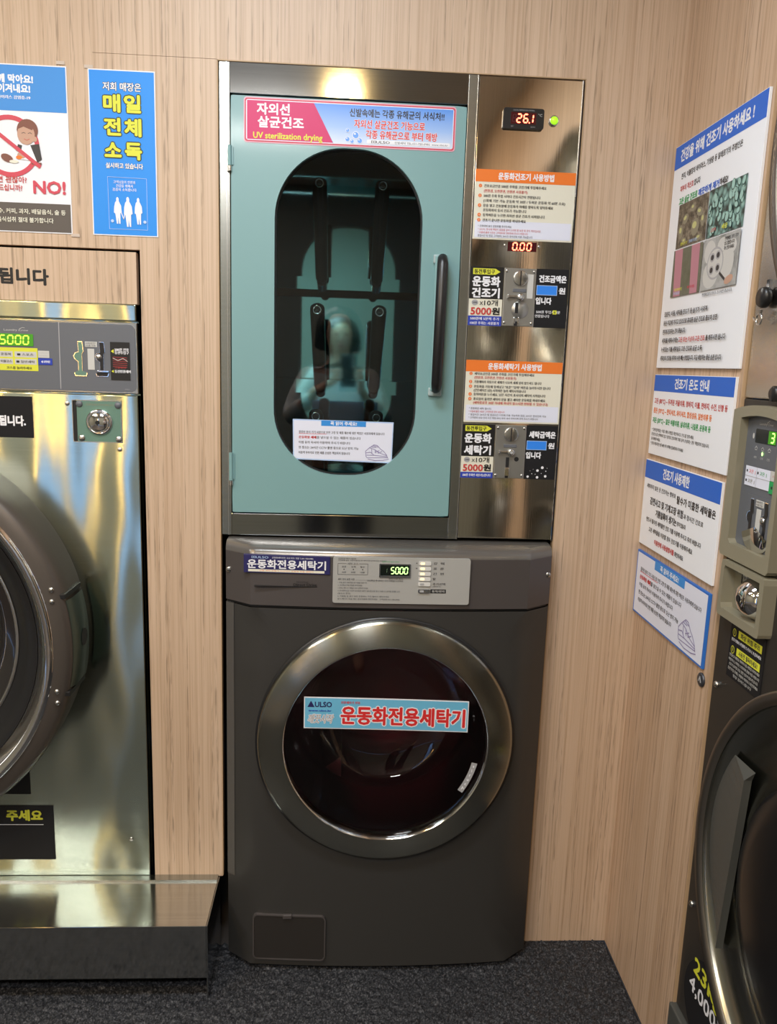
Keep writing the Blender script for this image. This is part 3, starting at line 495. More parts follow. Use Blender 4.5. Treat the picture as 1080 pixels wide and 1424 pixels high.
48276:[92,[7085,6385,6367,4767,4781,4181,4170,2270,2281,1581,1548,4748,4762,6362,6344,7044],[2265,4165,4153,2253],[2440,2415,7015,7040],[3035,6335,6320,3020]],
48277:[92,[7085,6385,6367,4767,4781,4181,4170,2270,2281,1581,1549,4749,4762,6362,6346,7046],[2265,4165,4154,2254],[3143,2543,2515,7015,7043,6343,6334,3134],[3129,6329,6321,3121]],
48296:[92,[7185,6585,6548,7148],[5783,5183,5169,4269,4281,3681,3671,2171,2181,1581,1551,4251,4263,5163,5148,5748],[2166,3666,3656,2156],[7144,2544,2539,6539,6532,2532,2520,2515,7415,7420,3120,3128,7128]],
48320:[92,[7085,6385,6372,4772,4780,4180,4168,2268,2280,1580,1545,4745,4751,6351,6333,7033],[4767,6367,6357,4757],[2263,4163,4150,2250],[3138,2438,2416,7116,7121,3121]],
48333:[92,[7085,6385,6374,4774,4781,4181,4170,2270,2281,1581,1549,4749,4755,6355,6346,7046],[4769,6369,6361,4761],[2265,4165,4154,2254],[3143,2543,2515,7015,7043,6343,6334,3134],[3129,6329,6321,3121]],
48341:[92,[7085,6385,6375,4775,4781,4181,4171,2271,2281,1581,1550,4750,4756,6356,6347,7047],[4769,6369,6362,4762],[2266,4166,4155,2255],[2543,2520,2515,7115,7120,3120,3127,6927,6932,3132,3138,7038,7043]],
48372:[92,[2680,1980,1944,4044,4029,1229,1223,7623,7629,4729,4744,6844,6880,6280,6267,2667],[2662,6262,6249,2649]],
48373:[92,[6836,1936,1931,6131,6114,6814],[2783,2083,2057,4057,4048,1248,1243,7543,7548,4748,4757,6757,6783,6183,6175,2775],[2770,6170,6162,2762]],
48376:[92,[2782,2082,2054,4054,4046,1246,1241,7541,7546,4746,4754,6754,6782,6182,6173,2773],[2768,6168,6159,2759],[2635,2035,2016,6816,6821,2621]],
48393:[92,[6136,4439,2636,1927,2618,4414,6118,6827],[3132,4434,5632,6127,5621,4419,3121,2627],[2783,2083,2057,4057,4049,1249,1244,7544,7549,4749,4757,6757,6783,6183,6175,2775],[2770,6170,6162,2762]],
48512:[92,[2682,2082,2051,6751,6782,6182,6172,2672],[2667,6167,6157,2657],[7643,1243,1238,4038,4014,4714,4738,7638]],
48516:[92,[2783,2083,2054,6754,6783,6183,6174,2774],[2769,6169,6160,2760],[7648,1248,1242,4142,4129,4729,4742,7642],[2635,2035,2016,6816,6821,2621]],
48520:[92,[2784,2084,2060,6760,6784,6184,6177,2777],[2772,6172,6165,2765],[7555,1255,1249,4049,4043,1943,1938,6138,6132,2032,2020,2015,6915,6920,2620,2627,6727,6743,4743,4749,7549]],
48537:[92,[2784,2084,2060,6760,6784,6184,6177,2777],[2772,6172,6165,2765],[7554,1254,1249,4049,4041,2041,2015,6915,6920,2620,2626,6626,6631,2631,2637,6837,6841,4741,4749,7549]],
48660:[92,[2784,2084,2060,6760,6784,6184,6177,2777],[2772,6172,6165,2765],[7554,1254,1249,7549],[6743,1943,1938,6138,6132,2032,2020,2015,6915,6920,2620,2627,6727]],
48708:[92,[6985,6385,6314,6914],[2279,1679,1631,4931,4979,4379,4360,2260],[2255,4355,4337,2237]],
48736:[92,[1978,1378,1331,3331,3378,2778,2760,1960],[1955,2755,2737,1937],[4278,3678,3631,5531,5578,5078,5060,4260],[4255,5055,5037,4237],[6885,6185,6114,6814,6852,7752,7757,6857]],
48764:[92,[1877,1377,1332,3032,3077,2577,2560,1860],[1855,2555,2537,1837],[3977,3477,3432,5032,5077,4577,4560,3960],[3955,4555,4537,3937],[7385,6785,6756,6156,6183,5683,5618,6118,6151,6751,6714,7314]],
49324:[92,[3579,2979,2966,2447,1134,1529,2539,3253,3939,4931,5336,4148,3566],[6685,5985,5914,6614,6651,7751,7756,6656]],
49332:[92,[3582,2982,2977,2463,1154,1549,2555,3266,3957,4951,5356,4064,3577],[6685,6085,6048,6648,6664,7764,7769,6669],[6645,2245,2240,6040,6033,2233,2220,2215,6915,6920,2820,2828,6628]],
49345:[92,[6137,4440,2737,2127,2718,4414,6118,6727],[4435,5633,6127,5622,4419,3222,2727,3233],[3581,2981,2974,2459,1150,1545,2652,3262,3953,4946,5252,4060,3573],[6685,6085,6042,6642,6661,7761,7767,6667]],
49373:[92,[6536,4840,3136,2427,3118,4814,6518,7227],[3533,4835,6033,6527,6021,4819,3521,3127],[3380,2680,2671,2359,1250,1545,2451,3060,3552,4447,4752,3660,3371],[7185,6585,6566,5666,5683,5083,5043,5643,5661,6561,6541,7141]],
49436:[92,[7085,6385,6361,4761,4756,6356,6314,7014],[3679,3079,3066,2547,1234,1629,2639,3353,4039,5130,5536,4248,3666]],
49440:[92,[7085,6385,6368,4868,4863,6363,6332,7032],[3680,2980,2972,2557,1247,1542,2649,3360,3950,4944,5349,4158,3672],[3138,2438,2416,7116,7121,3121]],
49444:[92,[7085,6385,6372,4872,4867,6367,6348,7048],[3683,2983,2976,2462,1253,1548,2655,3365,3956,5050,5355,4063,3676],[7045,2445,2440,6340,6333,2433,2420,2415,7215,7220,3120,3128,7028]],
49452:[92,[2440,2415,7015,7040],[3035,6335,6320,3020],[7085,6385,6371,4871,4866,6366,6344,7044],[3682,2982,2974,2560,1251,1546,2653,3363,3954,5048,5353,4061,3674]],
49453:[92,[3143,2543,2515,7015,7043,6343,6334,3134],[3129,6329,6320,3120],[7085,6385,6371,4871,4866,6366,6346,7046],[3682,2982,2975,2461,1252,1546,2653,3364,3954,5048,5353,4062,3674]],
49457:[92,[6437,4641,2937,2328,2918,4614,6418,7028],[3434,4636,5934,6428,5922,4619,3422,2928],[7085,6385,6370,4870,4865,6365,6343,7043],[3681,2981,2974,2559,1249,1544,2651,3362,3953,5046,5351,4160,3674]],
49464:[92,[7285,6585,6514,7214],[5783,5183,5160,3960,3954,5154,5118,5718],[3378,2678,2665,2247,1134,1529,2438,3051,3539,4331,4736,3648,3365]],
49468:[92,[7185,6585,6532,7132],[5783,5183,5167,4067,4062,5162,5134,5734],[3380,2680,2669,2257,1247,1542,2449,2958,3550,4344,4649,3657,3369],[3238,2538,2516,7316,7321,3221]],
49492:[92,[7085,6385,6369,4869,4864,6364,6352,4852,4846,6346,6314,7014],[3679,3079,3066,2547,1234,1629,2639,3353,4039,5130,5535,4248,3666]],
49548:[92,[4780,4080,4075,3259,1450,1745,3352,4365,5452,7045,7350,5559,4775],[4746,4046,4029,1229,1223,7623,7629,4729]],
49549:[92,[6837,1937,1932,6132,6114,6814],[4784,4084,4080,3368,1662,1856,3362,4472,5462,6956,7262,5468,4780],[4760,4060,4049,1249,1244,7644,7649,4749]],
49552:[92,[2636,2036,2016,6816,6821,2621],[4783,4083,4080,3367,1659,1854,3360,4471,5460,6954,7159,5467,4780],[4759,4059,4047,1247,1242,7642,7647,4747]],
49556:[92,[4784,4084,4082,3370,1565,1760,3364,4473,5464,6960,7265,5470,4782],[4763,4063,4054,1254,1249,7549,7554,4754],[6743,1943,1938,6138,6132,2032,2020,2015,6915,6920,2620,2627,6727]],
49688:[92,[4782,4082,4078,3265,1558,1853,3358,4469,5458,7053,7258,5565,4778],[7545,1245,1240,4040,4014,4714,4740,7540]],
49696:[92,[4784,4084,4082,3371,1565,1760,3365,4474,5465,7060,7265,5571,4782],[7555,1255,1250,4050,4043,1943,1938,6138,6132,2032,2020,2015,6915,6920,2620,2627,6727,6743,4743,4750,7550]],
49828:[92,[7629,1229,1224,7624],[4780,4080,4074,3258,1449,1744,3351,4364,5451,6944,7249,5558,4774]],
49845:[92,[2642,2042,2015,6715,6742,6142,6134,2634],[2629,6129,6120,2620],[7553,1253,1247,7547],[4784,4084,4081,3369,1563,1858,3363,4473,5463,6958,7263,5569,4781]],
49884:[92,[6985,6385,6314,6914],[3779,3079,3066,2547,1134,1529,2638,3452,4139,5230,5635,4248,3766]],
49885:[92,[6939,2239,2233,6333,6314,6914],[6985,6385,6342,6942],[3781,3081,3075,2560,1250,1645,2652,3363,4053,5146,5452,4161,3775]],
49888:[92,[6985,6385,6333,6933],[3138,2438,2416,7216,7221,3121],[3781,3081,3074,2558,1248,1643,2751,3362,4051,5144,5450,4159,3774]],
49892:[92,[6985,6385,6348,6948],[6945,2445,2440,6340,6333,2433,2420,2415,7215,7220,3020,3028,6928],[3783,3083,3077,2563,1254,1549,2656,3366,4057,5150,5455,4264,3777]],
49900:[92,[6985,6385,6345,6945],[2441,2415,6915,6941],[3035,6335,6320,3020],[3782,3082,3075,2561,1252,1546,2653,3364,4054,5148,5453,4262,3775]],
49901:[92,[6985,6385,6347,6947],[3043,2443,2415,6915,6943,6343,6335,3035],[3030,6330,6320,3020],[3782,3082,3076,2562,1253,1548,2654,3365,4055,5149,5454,4263,3776]],
50473:[92,[7040,2240,2234,6434,6414,7014],[7085,6485,6443,7043],[2881,2281,2273,2062,1152,1547,2153,2561,2953,3546,4153,4561,4953,5547,5952,5061,4873,4881,4281,4273,4063,3554,3064,2873]],
50500:[92,[3079,1873,1355,1837,3030,4337,4855,4373],[2268,3074,3968,4255,3941,3036,2241,1955],[6685,5985,5914,6614,6651,7751,7757,6657]],
50504:[92,[4575,3180,1875,1362,1850,3145,4550,5062],[2371,3174,4071,4462,4054,3151,2354,1962],[6685,6085,6033,6633,6658,7758,7763,6663],[2938,2338,2316,7016,7021,2921]],
50506:[92,[4476,3181,1876,1365,1853,3148,4453,4965],[2372,3175,4072,4365,4057,3154,2357,1965],[6532,5634,4632,4324,4617,5614,6517,6924],[5028,5630,6128,6324,6120,5619,5020,4824],[6685,6085,6050,6650,6664,7764,7769,6669],[5948,5348,5342,3842,3837,7337,7342,5942],[2542,1942,1916,2216,3117,4019,3924,3222,2521]],
50508:[92,[4478,3182,1878,1367,1855,3151,4455,4967],[2374,3177,4074,4367,4059,3156,2359,1967],[6685,6085,6049,6649,6664,7764,7770,6670],[6646,2246,2240,6040,6033,2233,2220,2215,6915,6920,2820,2828,6628]],
50529:[92,[4076,2880,1776,1264,1752,2847,4052,4464],[2172,2875,3672,3964,3656,2852,2156,1864],[7139,2439,2434,6534,6514,7114],[7185,6585,6567,5667,5683,5083,5043,5643,5661,6561,6543,7143]],
50557:[92,[6640,2140,2134,6034,6014,6614],[4576,3181,1876,1364,1852,3147,4552,5064],[2372,3175,4072,4464,4056,3153,2356,1964],[6685,6085,6043,6643,6654,7754,7759,6659,6669,7769,7774,6674]],
50567:[92,[5044,4444,4415,6615,6644,6144,6135,5035],[5030,6130,6120,5020],[4477,3182,1877,1366,1854,3150,4454,4966],[2373,3176,4073,4366,4058,3155,2358,1966],[6685,6085,6048,6648,6658,7758,7763,6663,6671,7771,7776,6676],[4044,1844,1839,3439,3432,1832,1820,1815,2215,3315,4216,4121,3320,2420,2428,4028]],
50612:[92,[7085,6385,6358,4858,4274,3079,1873,1355,1837,3030,4336,4853,6353,6314,7014],[2268,3074,3968,4255,3941,3036,2241,1955]],
50620:[92,[7085,6385,6369,4969,4379,3182,1878,1366,1855,3150,4354,4964,6364,6349,7049],[3177,4074,4366,4059,3156,2259,1966,2274],[7045,2445,2440,6340,6333,2433,2420,2415,7215,7220,3120,3128,7028]],
50629:[92,[7085,6385,6368,4968,4378,3182,1877,1365,1853,3149,4353,4963,6363,6347,7047],[3176,4073,4365,4057,3154,2257,1965,2273],[3143,2543,2515,7015,7043,6343,6335,3135],[3129,6329,6320,3120]],
50630:[92,[2643,2043,2015,4415,4443,3843,3835,2635],[2630,3830,3820,2620],[7085,6385,6368,4968,4378,3182,1877,1365,1854,3149,4353,4963,6363,6347,7047],[3176,4073,4365,4058,3155,2258,1965,2273],[6444,5844,5838,5527,4519,4815,5620,6128,6620,7415,7719,6727,6438]],
50640:[92,[7285,6585,6514,7214],[5883,5183,5157,4357,3873,2879,1772,1354,1736,2830,3836,4352,5152,5118,5818],[2873,3468,3754,3441,2836,2141,1954,2168]],
50668:[92,[7085,6385,6369,4569,3977,3079,1873,1355,1837,3030,4033,4641,6341,6314,7014],[2268,3074,3968,4255,3941,3036,2241,1955],[4764,6364,6347,4747,4851,4855,4859]],
50672:[92,[7085,6385,6374,4574,3979,3180,1875,1363,1850,3145,3947,4552,6352,6333,7033],[2271,3174,3971,4363,3954,3151,2254,1963],[4868,6368,6357,4857,4960,4963,4966],[3138,2538,2516,7216,7221,3121]],
50676:[92,[7085,6385,6376,4576,3981,3182,1878,1366,1855,3150,3952,4657,6357,6349,7049],[2274,3177,4074,4366,4059,3156,2259,1966],[4871,6371,6362,4862,4964,4966,4969],[7045,2445,2440,6340,6333,2433,2420,2415,7215,7220,3120,3128,7028]],
50684:[92,[7085,6385,6375,4575,3979,3181,1876,1364,1852,3147,3949,4554,6354,6344,7044],[2272,3175,4072,4364,4056,3153,2256,1964],[4869,6369,6359,4859,4961,4964,4967],[2441,2415,7015,7041],[3035,6335,6320,3020]],
50689:[92,[7085,6385,6375,4575,3979,3181,1876,1364,1852,3147,3949,4553,6353,6343,7043],[2272,3175,4072,4364,4056,3153,2256,1964],[4869,6369,6358,4858,4961,4964,4967],[6438,4641,2938,2328,2918,4614,6418,7028],[3434,4636,5934,6428,5922,4619,3422,2928]],
50696:[92,[7285,6585,6514,7214],[5883,5283,5268,4168,3576,2879,1772,1354,1736,2830,3533,4141,5241,5218,5818],[2168,2873,3468,3754,3441,2836,2141,1854],[4262,5262,5246,4246,4350,4354,4359]],
50724:[92,[6275,4480,2575,1862,2449,4043,4029,1229,1223,7623,7629,4729,4743,6349,6962],[3071,4475,5771,6362,5752,4448,3052,2462]],
50728:[92,[6279,4483,2579,1969,2559,4055,4047,1247,1242,7542,7547,4747,4755,6359,6869],[3075,4477,5775,6269,5762,4460,3062,2569],[2636,2036,2016,6816,6821,2621]],
50743:[92,[6280,4483,2580,1970,2561,4057,4050,1250,1245,7545,7550,4750,4757,6361,6870],[3076,4478,5776,6270,5764,4462,3064,2570],[4740,4040,4038,3326,1720,1915,3420,4429,5320,6815,7120,5426,4738]],
50752:[92,[4676,3380,1976,1464,1853,3047,3035,2035,1135,1229,3330,5532,5537,4636,3635,3647,4753,5164],[2472,3375,4272,4564,4256,3352,2456,2064],[6685,5985,5914,6614,6650,7750,7756,6656]],
50808:[92,[4876,3580,2176,1664,2053,3147,3135,2135,1235,1329,3530,5933,5837,4836,3835,3847,4953,5364],[2672,3575,4472,4764,4456,3553,2656,2264],[6985,6385,6314,6914]],
50836:[92,[6275,4480,2575,1862,2054,2748,2729,1229,1223,7623,7629,6029,6048,6754,6962],[3072,4475,5772,6362,5753,4449,3053,2462],[3429,3445,3844,4444,4944,5345,5329]],
50857:[92,[6136,4439,2636,1927,2618,4414,6118,6827],[4434,5632,6127,5621,4419,3121,2627,3132],[6280,4483,2580,1970,2164,2760,2750,1250,1245,7545,7550,6050,6060,6664,6870],[3076,4478,5776,6270,5764,4462,3064,2570],[3450,3458,3858,4457,4958,5358,5350]],
50864:[92,[6178,4382,2678,1966,2655,4351,6155,6866],[3074,4377,5774,6266,5759,4356,3059,2566],[7644,1244,1239,4039,4014,4714,4739,7639]],
50868:[92,[6279,4483,2679,1969,2658,4455,6258,6869],[3175,4478,5675,6169,5662,4460,3162,2669],[7649,1249,1244,4144,4129,4729,4744,7644],[2636,2036,2016,6816,6821,2621]],
50872:[92,[6281,4484,2581,1972,2563,4460,6263,6872],[3077,4479,5777,6272,5766,4464,3066,2572],[7555,1255,1250,4050,4043,1943,1938,6138,6132,2032,2020,2015,6915,6920,2620,2627,6727,6743,4743,4750,7550]],
50880:[92,[6280,4483,2580,1970,2560,4457,6260,6870],[3076,4478,5776,6270,5764,4462,3064,2570],[7552,1252,1246,4046,4038,2038,2015,6815,6838,4738,4746,7546],[2633,6133,6120,2620]],
50892:[92,[7085,6385,6337,4737,4732,6332,6314,7014],[4777,3481,2277,1767,2257,3454,4757,5267],[2674,3476,4374,4667,4361,3459,2661,2367],[5845,5850,3448,1148,1242,2142,3143,3116,3716,3743,4844]],
50896:[92,[6985,6385,6343,4943,4938,6338,6331,6931],[4779,3482,2279,1770,2261,3457,4761,5270],[2675,3477,4275,4570,4264,3462,2664,2370],[5750,5754,3352,1152,1247,2147,3247,3234,3834,3848,4848],[2836,2136,2116,7116,7121,2821]],
50948:[92,[4877,3581,2277,1767,2256,3552,4856,5367],[2674,3576,4374,4767,4360,3558,2660,2367],[6985,6385,6314,6914],[5944,5849,3447,1246,1241,2241,3241,3216,3816,3842,4843]],
50976:[92,[6178,4382,2678,1967,2655,4351,6155,6867],[3074,4377,5774,6267,5759,4356,3059,2567],[7645,1245,1239,2839,2814,3514,3539,5239,5214,5914,5939,7639]],
51004:[92,[4480,2575,1861,2547,4441,6247,6961,6275],[3071,4475,5771,6361,5751,4447,3051,2461],[7629,1229,1224,7624]],
51008:[92,[7548,1248,1242,7542],[6279,4482,2579,1968,2558,4454,6258,6868],[3075,4477,5775,6268,5762,4460,3062,2568],[2636,2036,2016,6816,6821,2621]],
51012:[92,[6280,4484,2580,1971,2562,4459,6262,6871],[3077,4479,5777,6271,5766,4464,3066,2571],[7554,1254,1249,7549],[6743,1943,1938,6138,6132,2032,2020,2015,6915,6920,2620,2627,6727]],
51020:[92,[6280,4483,2580,1970,2560,4457,6260,6870],[3076,4478,5776,6270,5764,4462,3064,2570],[2038,2015,6815,6838],[2633,6133,6120,2620],[7551,1251,1245,7545]],
51032:[92,[4875,3580,2175,1663,2151,3546,4851,5363],[2671,3574,4471,4763,4455,3552,2655,2263],[6985,6385,6314,6914],[5933,5837,3435,1235,1330,3530]],
51060:[92,[6985,6385,6314,6914],[3279,1973,1455,1937,3230,4537,5055,4573],[2468,3274,4168,4455,4141,3236,2441,2155]],
51064:[92,[6985,6385,6333,6933],[3138,2438,2416,7216,7221,3121],[4575,3280,1975,1362,1950,3245,4550,5062],[2371,3274,4071,4462,4054,3251,2354,2062]],
51068:[92,[4578,3282,1878,1367,1855,3251,4555,5067],[2374,3277,4074,4367,4059,3256,2359,2067],[6985,6385,6349,6949],[6945,2445,2440,6340,6333,2433,2420,2415,7215,7220,3020,3028,6928]],
51069:[92,[6985,6385,6347,6947],[4444,2144,2139,3839,3833,2133,2115,2515,3815,4917,4922,3820,2720,2728,4428],[6944,4744,4739,6339,6315,6915],[4577,3282,1877,1366,1854,3250,4554,5066],[2373,3276,4073,4366,4058,3255,2358,2066]],
51076:[92,[6985,6385,6344,6944],[2441,2415,6915,6941],[3035,6335,6320,3020],[4576,3281,1876,1365,1853,3248,4553,5065],[2373,3276,4073,4465,4057,3254,2357,2065]],
51077:[92,[6985,6385,6347,6947],[3043,2443,2415,6915,6943,6343,6335,3035],[3030,6330,6320,3020],[4577,3281,1877,1365,1853,3249,4553,5065],[2373,3276,4073,4465,4057,3254,2357,2065]],
51080:[92,[6985,6385,6344,6944],[4576,3281,1876,1364,1852,3248,4552,5064],[2372,3275,4072,4464,4056,3253,2356,2064],[3541,2941,2938,2627,1520,1815,2721,3228,3720,4515,5420,5828,6421,7315,7620,6527,6238,6241,5541,5538,5329,4521,3828,3538]],
51088:[92,[5178,1378,1372,2972,2963,2445,1133,1428,2537,3251,3938,5029,5435,4147,3563,3572,5172],[6685,5985,5914,6614,6651,7751,7756,6656]],
51089:[92,[6639,2139,2133,6033,6014,6614],[5180,1380,1375,2975,2972,2458,1149,1544,2651,3261,3951,4945,5350,4059,3672,3675,5175],[6685,6085,6042,6642,6661,7761,7766,6666]],
51096:[92,[5181,1381,1376,2976,2974,2461,1153,1448,2554,3264,3955,5050,5355,4062,3574,3576,5176],[6685,6085,6048,6648,6664,7764,7769,6669],[6645,2245,2240,6040,6033,2233,2220,2215,6915,6920,2820,2828,6628]],
51109:[92,[6137,4440,2737,2127,2718,4414,6118,6727],[3233,4435,5633,6127,5622,4419,3222,2727],[5180,1380,1374,2974,2971,2458,1149,1543,2650,3261,3952,5046,5351,4059,3672,3674,5174],[6685,6085,6042,6642,6661,7761,7767,6667]],
51200:[92,[7085,6385,6359,4859,4854,6354,6314,7014],[5278,1478,1472,3072,3064,2446,1133,1528,2638,3352,4039,5130,5535,4147,3664,3672,5272]],
51201:[92,[7039,2339,2333,6333,6314,7014],[7085,6385,6366,4966,4961,6361,6343,7043],[5280,1480,1475,3075,3072,2558,1249,1544,2651,3361,4052,5045,5350,4159,3672,3675,5275]],
51204:[92,[7085,6385,6365,4965,4960,6360,6333,7033],[5279,1479,1474,3074,3070,2556,1247,1542,2649,3360,4050,5044,5349,4157,3670,3674,5274],[3138,2538,2516,7216,7221,3121]],
51208:[92,[7085,6385,6369,4969,4964,6364,6348,7048],[5281,1481,1476,3076,3074,2561,1253,1548,2654,3364,4055,5049,5354,4162,3674,3676,5276],[7045,2445,2440,6340,6333,2433,2420,2415,7215,7220,3120,3128,7028]],
51216:[92,[2440,2415,7015,7040],[3035,6335,6320,3020],[7085,6385,6367,4967,4962,6362,6344,7044],[5280,1480,1475,3075,3072,2558,1249,1544,2651,3362,4052,5046,5351,4160,3672,3675,5275]],
51221:[92,[6437,4641,2937,2327,2918,4614,6418,7027],[3433,4635,5933,6427,5921,4619,3421,2927],[7085,6385,6366,4966,4961,6361,6343,7043],[5280,1480,1474,3074,3072,2558,1249,1543,2650,3361,4052,5045,5350,4159,3672,3674,5274]],
51228:[92,[7285,6585,6514,7214],[5783,5183,5159,4059,4054,5154,5118,5718],[4577,1377,1371,2671,2665,2246,1133,1528,2437,2951,3538,4330,4735,3647,3265,3271,4571]],
51256:[92,[7085,6385,6365,4965,4960,6360,6350,4950,4944,6344,6314,7014],[5278,1478,1472,3072,3064,2446,1133,1528,2638,3352,4039,5030,5435,4147,3664,3672,5272]],
51312:[92,[7078,1778,1773,4073,4072,3257,1548,1743,3350,4462,5550,7044,7349,5557,4772,4773,7073],[4746,4046,4029,1229,1223,7623,7629,4729]],
51333:[92,[6136,4439,2636,1927,2618,4414,6118,6827],[3132,4434,5632,6127,5621,4419,3121,2627],[7082,1882,1876,3976,3266,1561,1856,3461,4470,5461,7056,7261,5566,4876,7076],[4760,4060,4050,1250,1244,7544,7550,4750]],
51339:[92,[5930,4432,2830,2223,2816,4414,5916,6523],[3327,4428,5427,5823,5420,4418,3320,2923],[7083,1883,1878,3978,3169,1564,1760,3364,4473,5464,7060,7264,5669,4878,7078],[4764,4064,4056,1256,1250,7650,7656,4756],[4748,4048,4041,1841,1836,6936,6941,4741]],
51452:[92,[6980,1880,1875,4075,3262,1556,1851,3356,4467,5456,6951,7256,5562,4775,6975],[7545,1245,1239,4039,4014,4714,4739,7539]],
51456:[92,[7081,1881,1876,3976,3265,1659,1854,3459,4469,5359,6954,7259,5565,4876,7076],[7649,1249,1243,4143,4129,4729,4743,7643],[2636,2036,2016,6816,6821,2621]],
51473:[92,[7552,1252,1246,4046,4039,2535,1927,2618,4414,6118,6827,6235,4739,4746,7546],[3132,4434,5632,6127,5621,4419,3121,2627],[7082,1882,1876,3976,3266,1561,1856,3461,4470,5461,7056,7261,5566,4876,7076]],
51592:[92,[7629,1229,1224,7624],[7078,1778,1772,4072,4069,3254,1546,1741,3348,4460,5548,7041,7347,5555,4769,4772,7072]],
51613:[92,[7551,1251,1246,7546],[6137,4440,2637,1927,2618,4414,6118,6827],[4435,5633,6127,5621,4419,3121,2627,3133],[7081,1881,1876,3976,3266,1561,1855,3460,4470,5460,7055,7261,5566,4876,7076]],
51648:[92,[6985,6385,6314,6914],[5378,1478,1472,3072,3063,2545,1233,1528,2637,3451,4138,5229,5635,4246,3763,3772,5372]],
51649:[92,[6985,6385,6342,6942],[6938,2238,2233,6333,6314,6914],[5380,1480,1475,3075,3072,2658,1349,1644,2751,3461,4151,5245,5550,4259,3772,3775,5375]],
51652:[92,[6985,6385,6333,6933],[3138,2438,2416,7216,7221,3121],[5379,1479,1474,3074,3070,2656,1347,1642,2749,3459,4149,5243,5548,4257,3770,3774,5374]],
51656:[92,[6985,6385,6348,6948],[6945,2445,2440,6340,6333,2433,2420,2415,7215,7220,3020,3028,6928],[5381,1481,1476,3076,3075,2662,1353,1648,2755,3465,4156,5250,5555,4263,3775,3776,5376]],
51665:[92,[6985,6385,6347,6947],[3043,2443,2415,6915,6943,6343,6335,3035],[3030,6330,6320,3020],[5380,1480,1475,3075,3073,2660,1352,1646,2753,3463,4154,5248,5553,4261,3773,3775,5375]],
52270:[92,[6531,5633,4631,4324,4617,5614,6517,6924],[5027,5629,6127,6324,6120,5619,5020,4824],[6685,6085,6048,6648,6663,7763,7769,6669],[5947,5347,5341,3841,3836,7336,7341,5941],[2542,1942,1916,2216,3116,4018,3923,3222,2521],[3685,2985,2978,1478,1472,2972,2971,2460,1253,1448,2653,3362,4054,5050,5355,4161,3671,3672,5172,5178,3678]],
52285:[92,[6136,4440,2736,2127,2718,4414,6118,6727],[3233,4435,5633,6127,5621,4419,3221,2727],[3685,2985,2976,1476,1471,2971,2970,2457,1248,1543,2650,3360,3951,5045,5350,4058,3670,3671,5171,5176,3676],[6685,6085,6042,6642,6661,7761,7767,6667]],
52293:[92,[7138,2438,2432,6532,6514,7114],[3384,2684,2676,1476,1470,2670,2669,2357,1248,1544,2450,3059,3551,4445,4750,3658,3369,3370,4570,4576,3376],[7185,6585,6566,5666,5683,5083,5042,5642,5661,6561,6541,7141]],
52376:[92,[7085,6385,6356,4856,4851,6351,6314,7014],[3683,3083,3073,1473,1467,3067,3062,2545,1233,1528,2637,3350,4037,5129,5434,4145,3662,3667,5267,5273,3673]],
52380:[92,[7085,6385,6363,4963,4958,6358,6332,7032],[3684,2984,2975,1475,1470,2970,2968,2554,1246,1541,2647,3357,4048,5042,5347,4155,3668,3670,5170,5175,3675],[3137,2537,2516,7216,7221,3121]],
52397:[92,[6437,4640,2937,2327,2918,4614,6418,7027],[3433,4635,5933,6427,5922,4619,3422,2927],[3685,2985,2976,1476,1471,2971,2970,2457,1248,1543,2650,3360,4051,5045,5350,4158,3670,3671,5171,5176,3676],[7085,6385,6365,4965,4959,6359,6342,7042]],
52404:[92,[7285,6585,6514,7214],[5783,5183,5157,4057,4052,5152,5118,5718],[3282,2682,2672,1372,1366,2666,2663,2246,1134,1529,2437,2950,3538,4430,4735,3647,3263,3266,4566,4572,3272]],
52488:[92,[4783,4083,4074,1874,1868,4068,3354,1547,1842,3348,4458,5448,6942,7247,5454,4768,7068,7074,4774],[4744,4044,4028,1228,1223,7623,7628,4728]],
52524:[92,[3785,3085,3079,1579,1574,3074,2666,1361,1657,2761,3468,4161,5257,5462,4267,3774,5274,5279,3779],[3760,3060,3052,2152,1252,1247,3347,5650,5654,4653,3752],[6642,2142,2137,6037,6031,2131,2120,2115,6915,6920,2720,2726,6626],[6685,6085,6045,6645,6663,7763,7768,6668]],
52572:[92,[6985,6385,6314,6914],[3884,3284,3276,1676,1670,3270,2758,1450,1745,2851,3561,4252,5346,5651,4358,3870,5570,5576,3876],[3848,3248,3234,2134,1234,1329,3529,5932,5837,4835,3835]],
52628:[92,[7542,1242,1237,4037,4014,4714,4737,7537],[4785,4085,4076,1876,1871,4071,3359,1653,1848,3353,4462,5453,6948,7153,5459,4771,6971,6976,4776]],
52649:[92,[7550,1250,1245,4045,4038,2534,1926,2617,4414,6117,6826,6234,4738,4745,7545],[3131,4433,5631,6126,5621,4419,3121,2626],[4785,4085,4078,1878,1873,4073,3263,1559,1754,3358,4466,5458,7054,7259,5563,4773,6973,6978,4778]],
52712:[92,[6985,6385,6314,6914],[3885,3285,3277,1677,1672,3272,3271,2761,1555,1850,2855,3563,4256,5251,5556,4362,3871,3872,5472,5477,3877],[5943,5847,3445,1245,1240,2240,3240,3216,3816,3840,4841]],
52768:[92,[7629,1229,1223,7623],[4783,4083,4073,1873,1868,4068,3353,1546,1840,3346,4458,5446,6940,7246,5453,4768,7068,7073,4773]],
52964:[92,[7085,6385,6356,4756,4751,6351,6314,7014],[4777,1677,1672,4172,4066,3960,1258,1352,3755,2742,1231,1526,4149]],
52992:[92,[7285,6585,6514,7214],[5783,5183,5157,4057,4267,4376,1576,1571,3671,3666,3460,1259,1353,3355,2543,1233,1629,3039,3852,5152,5118,5718]],
53020:[92,[7085,6385,6365,4665,4771,4777,1677,1672,4172,4066,3960,1258,1352,3755,2742,1231,1526,3541,4560,6360,6346,4446,4441,6341,6314,7014]],
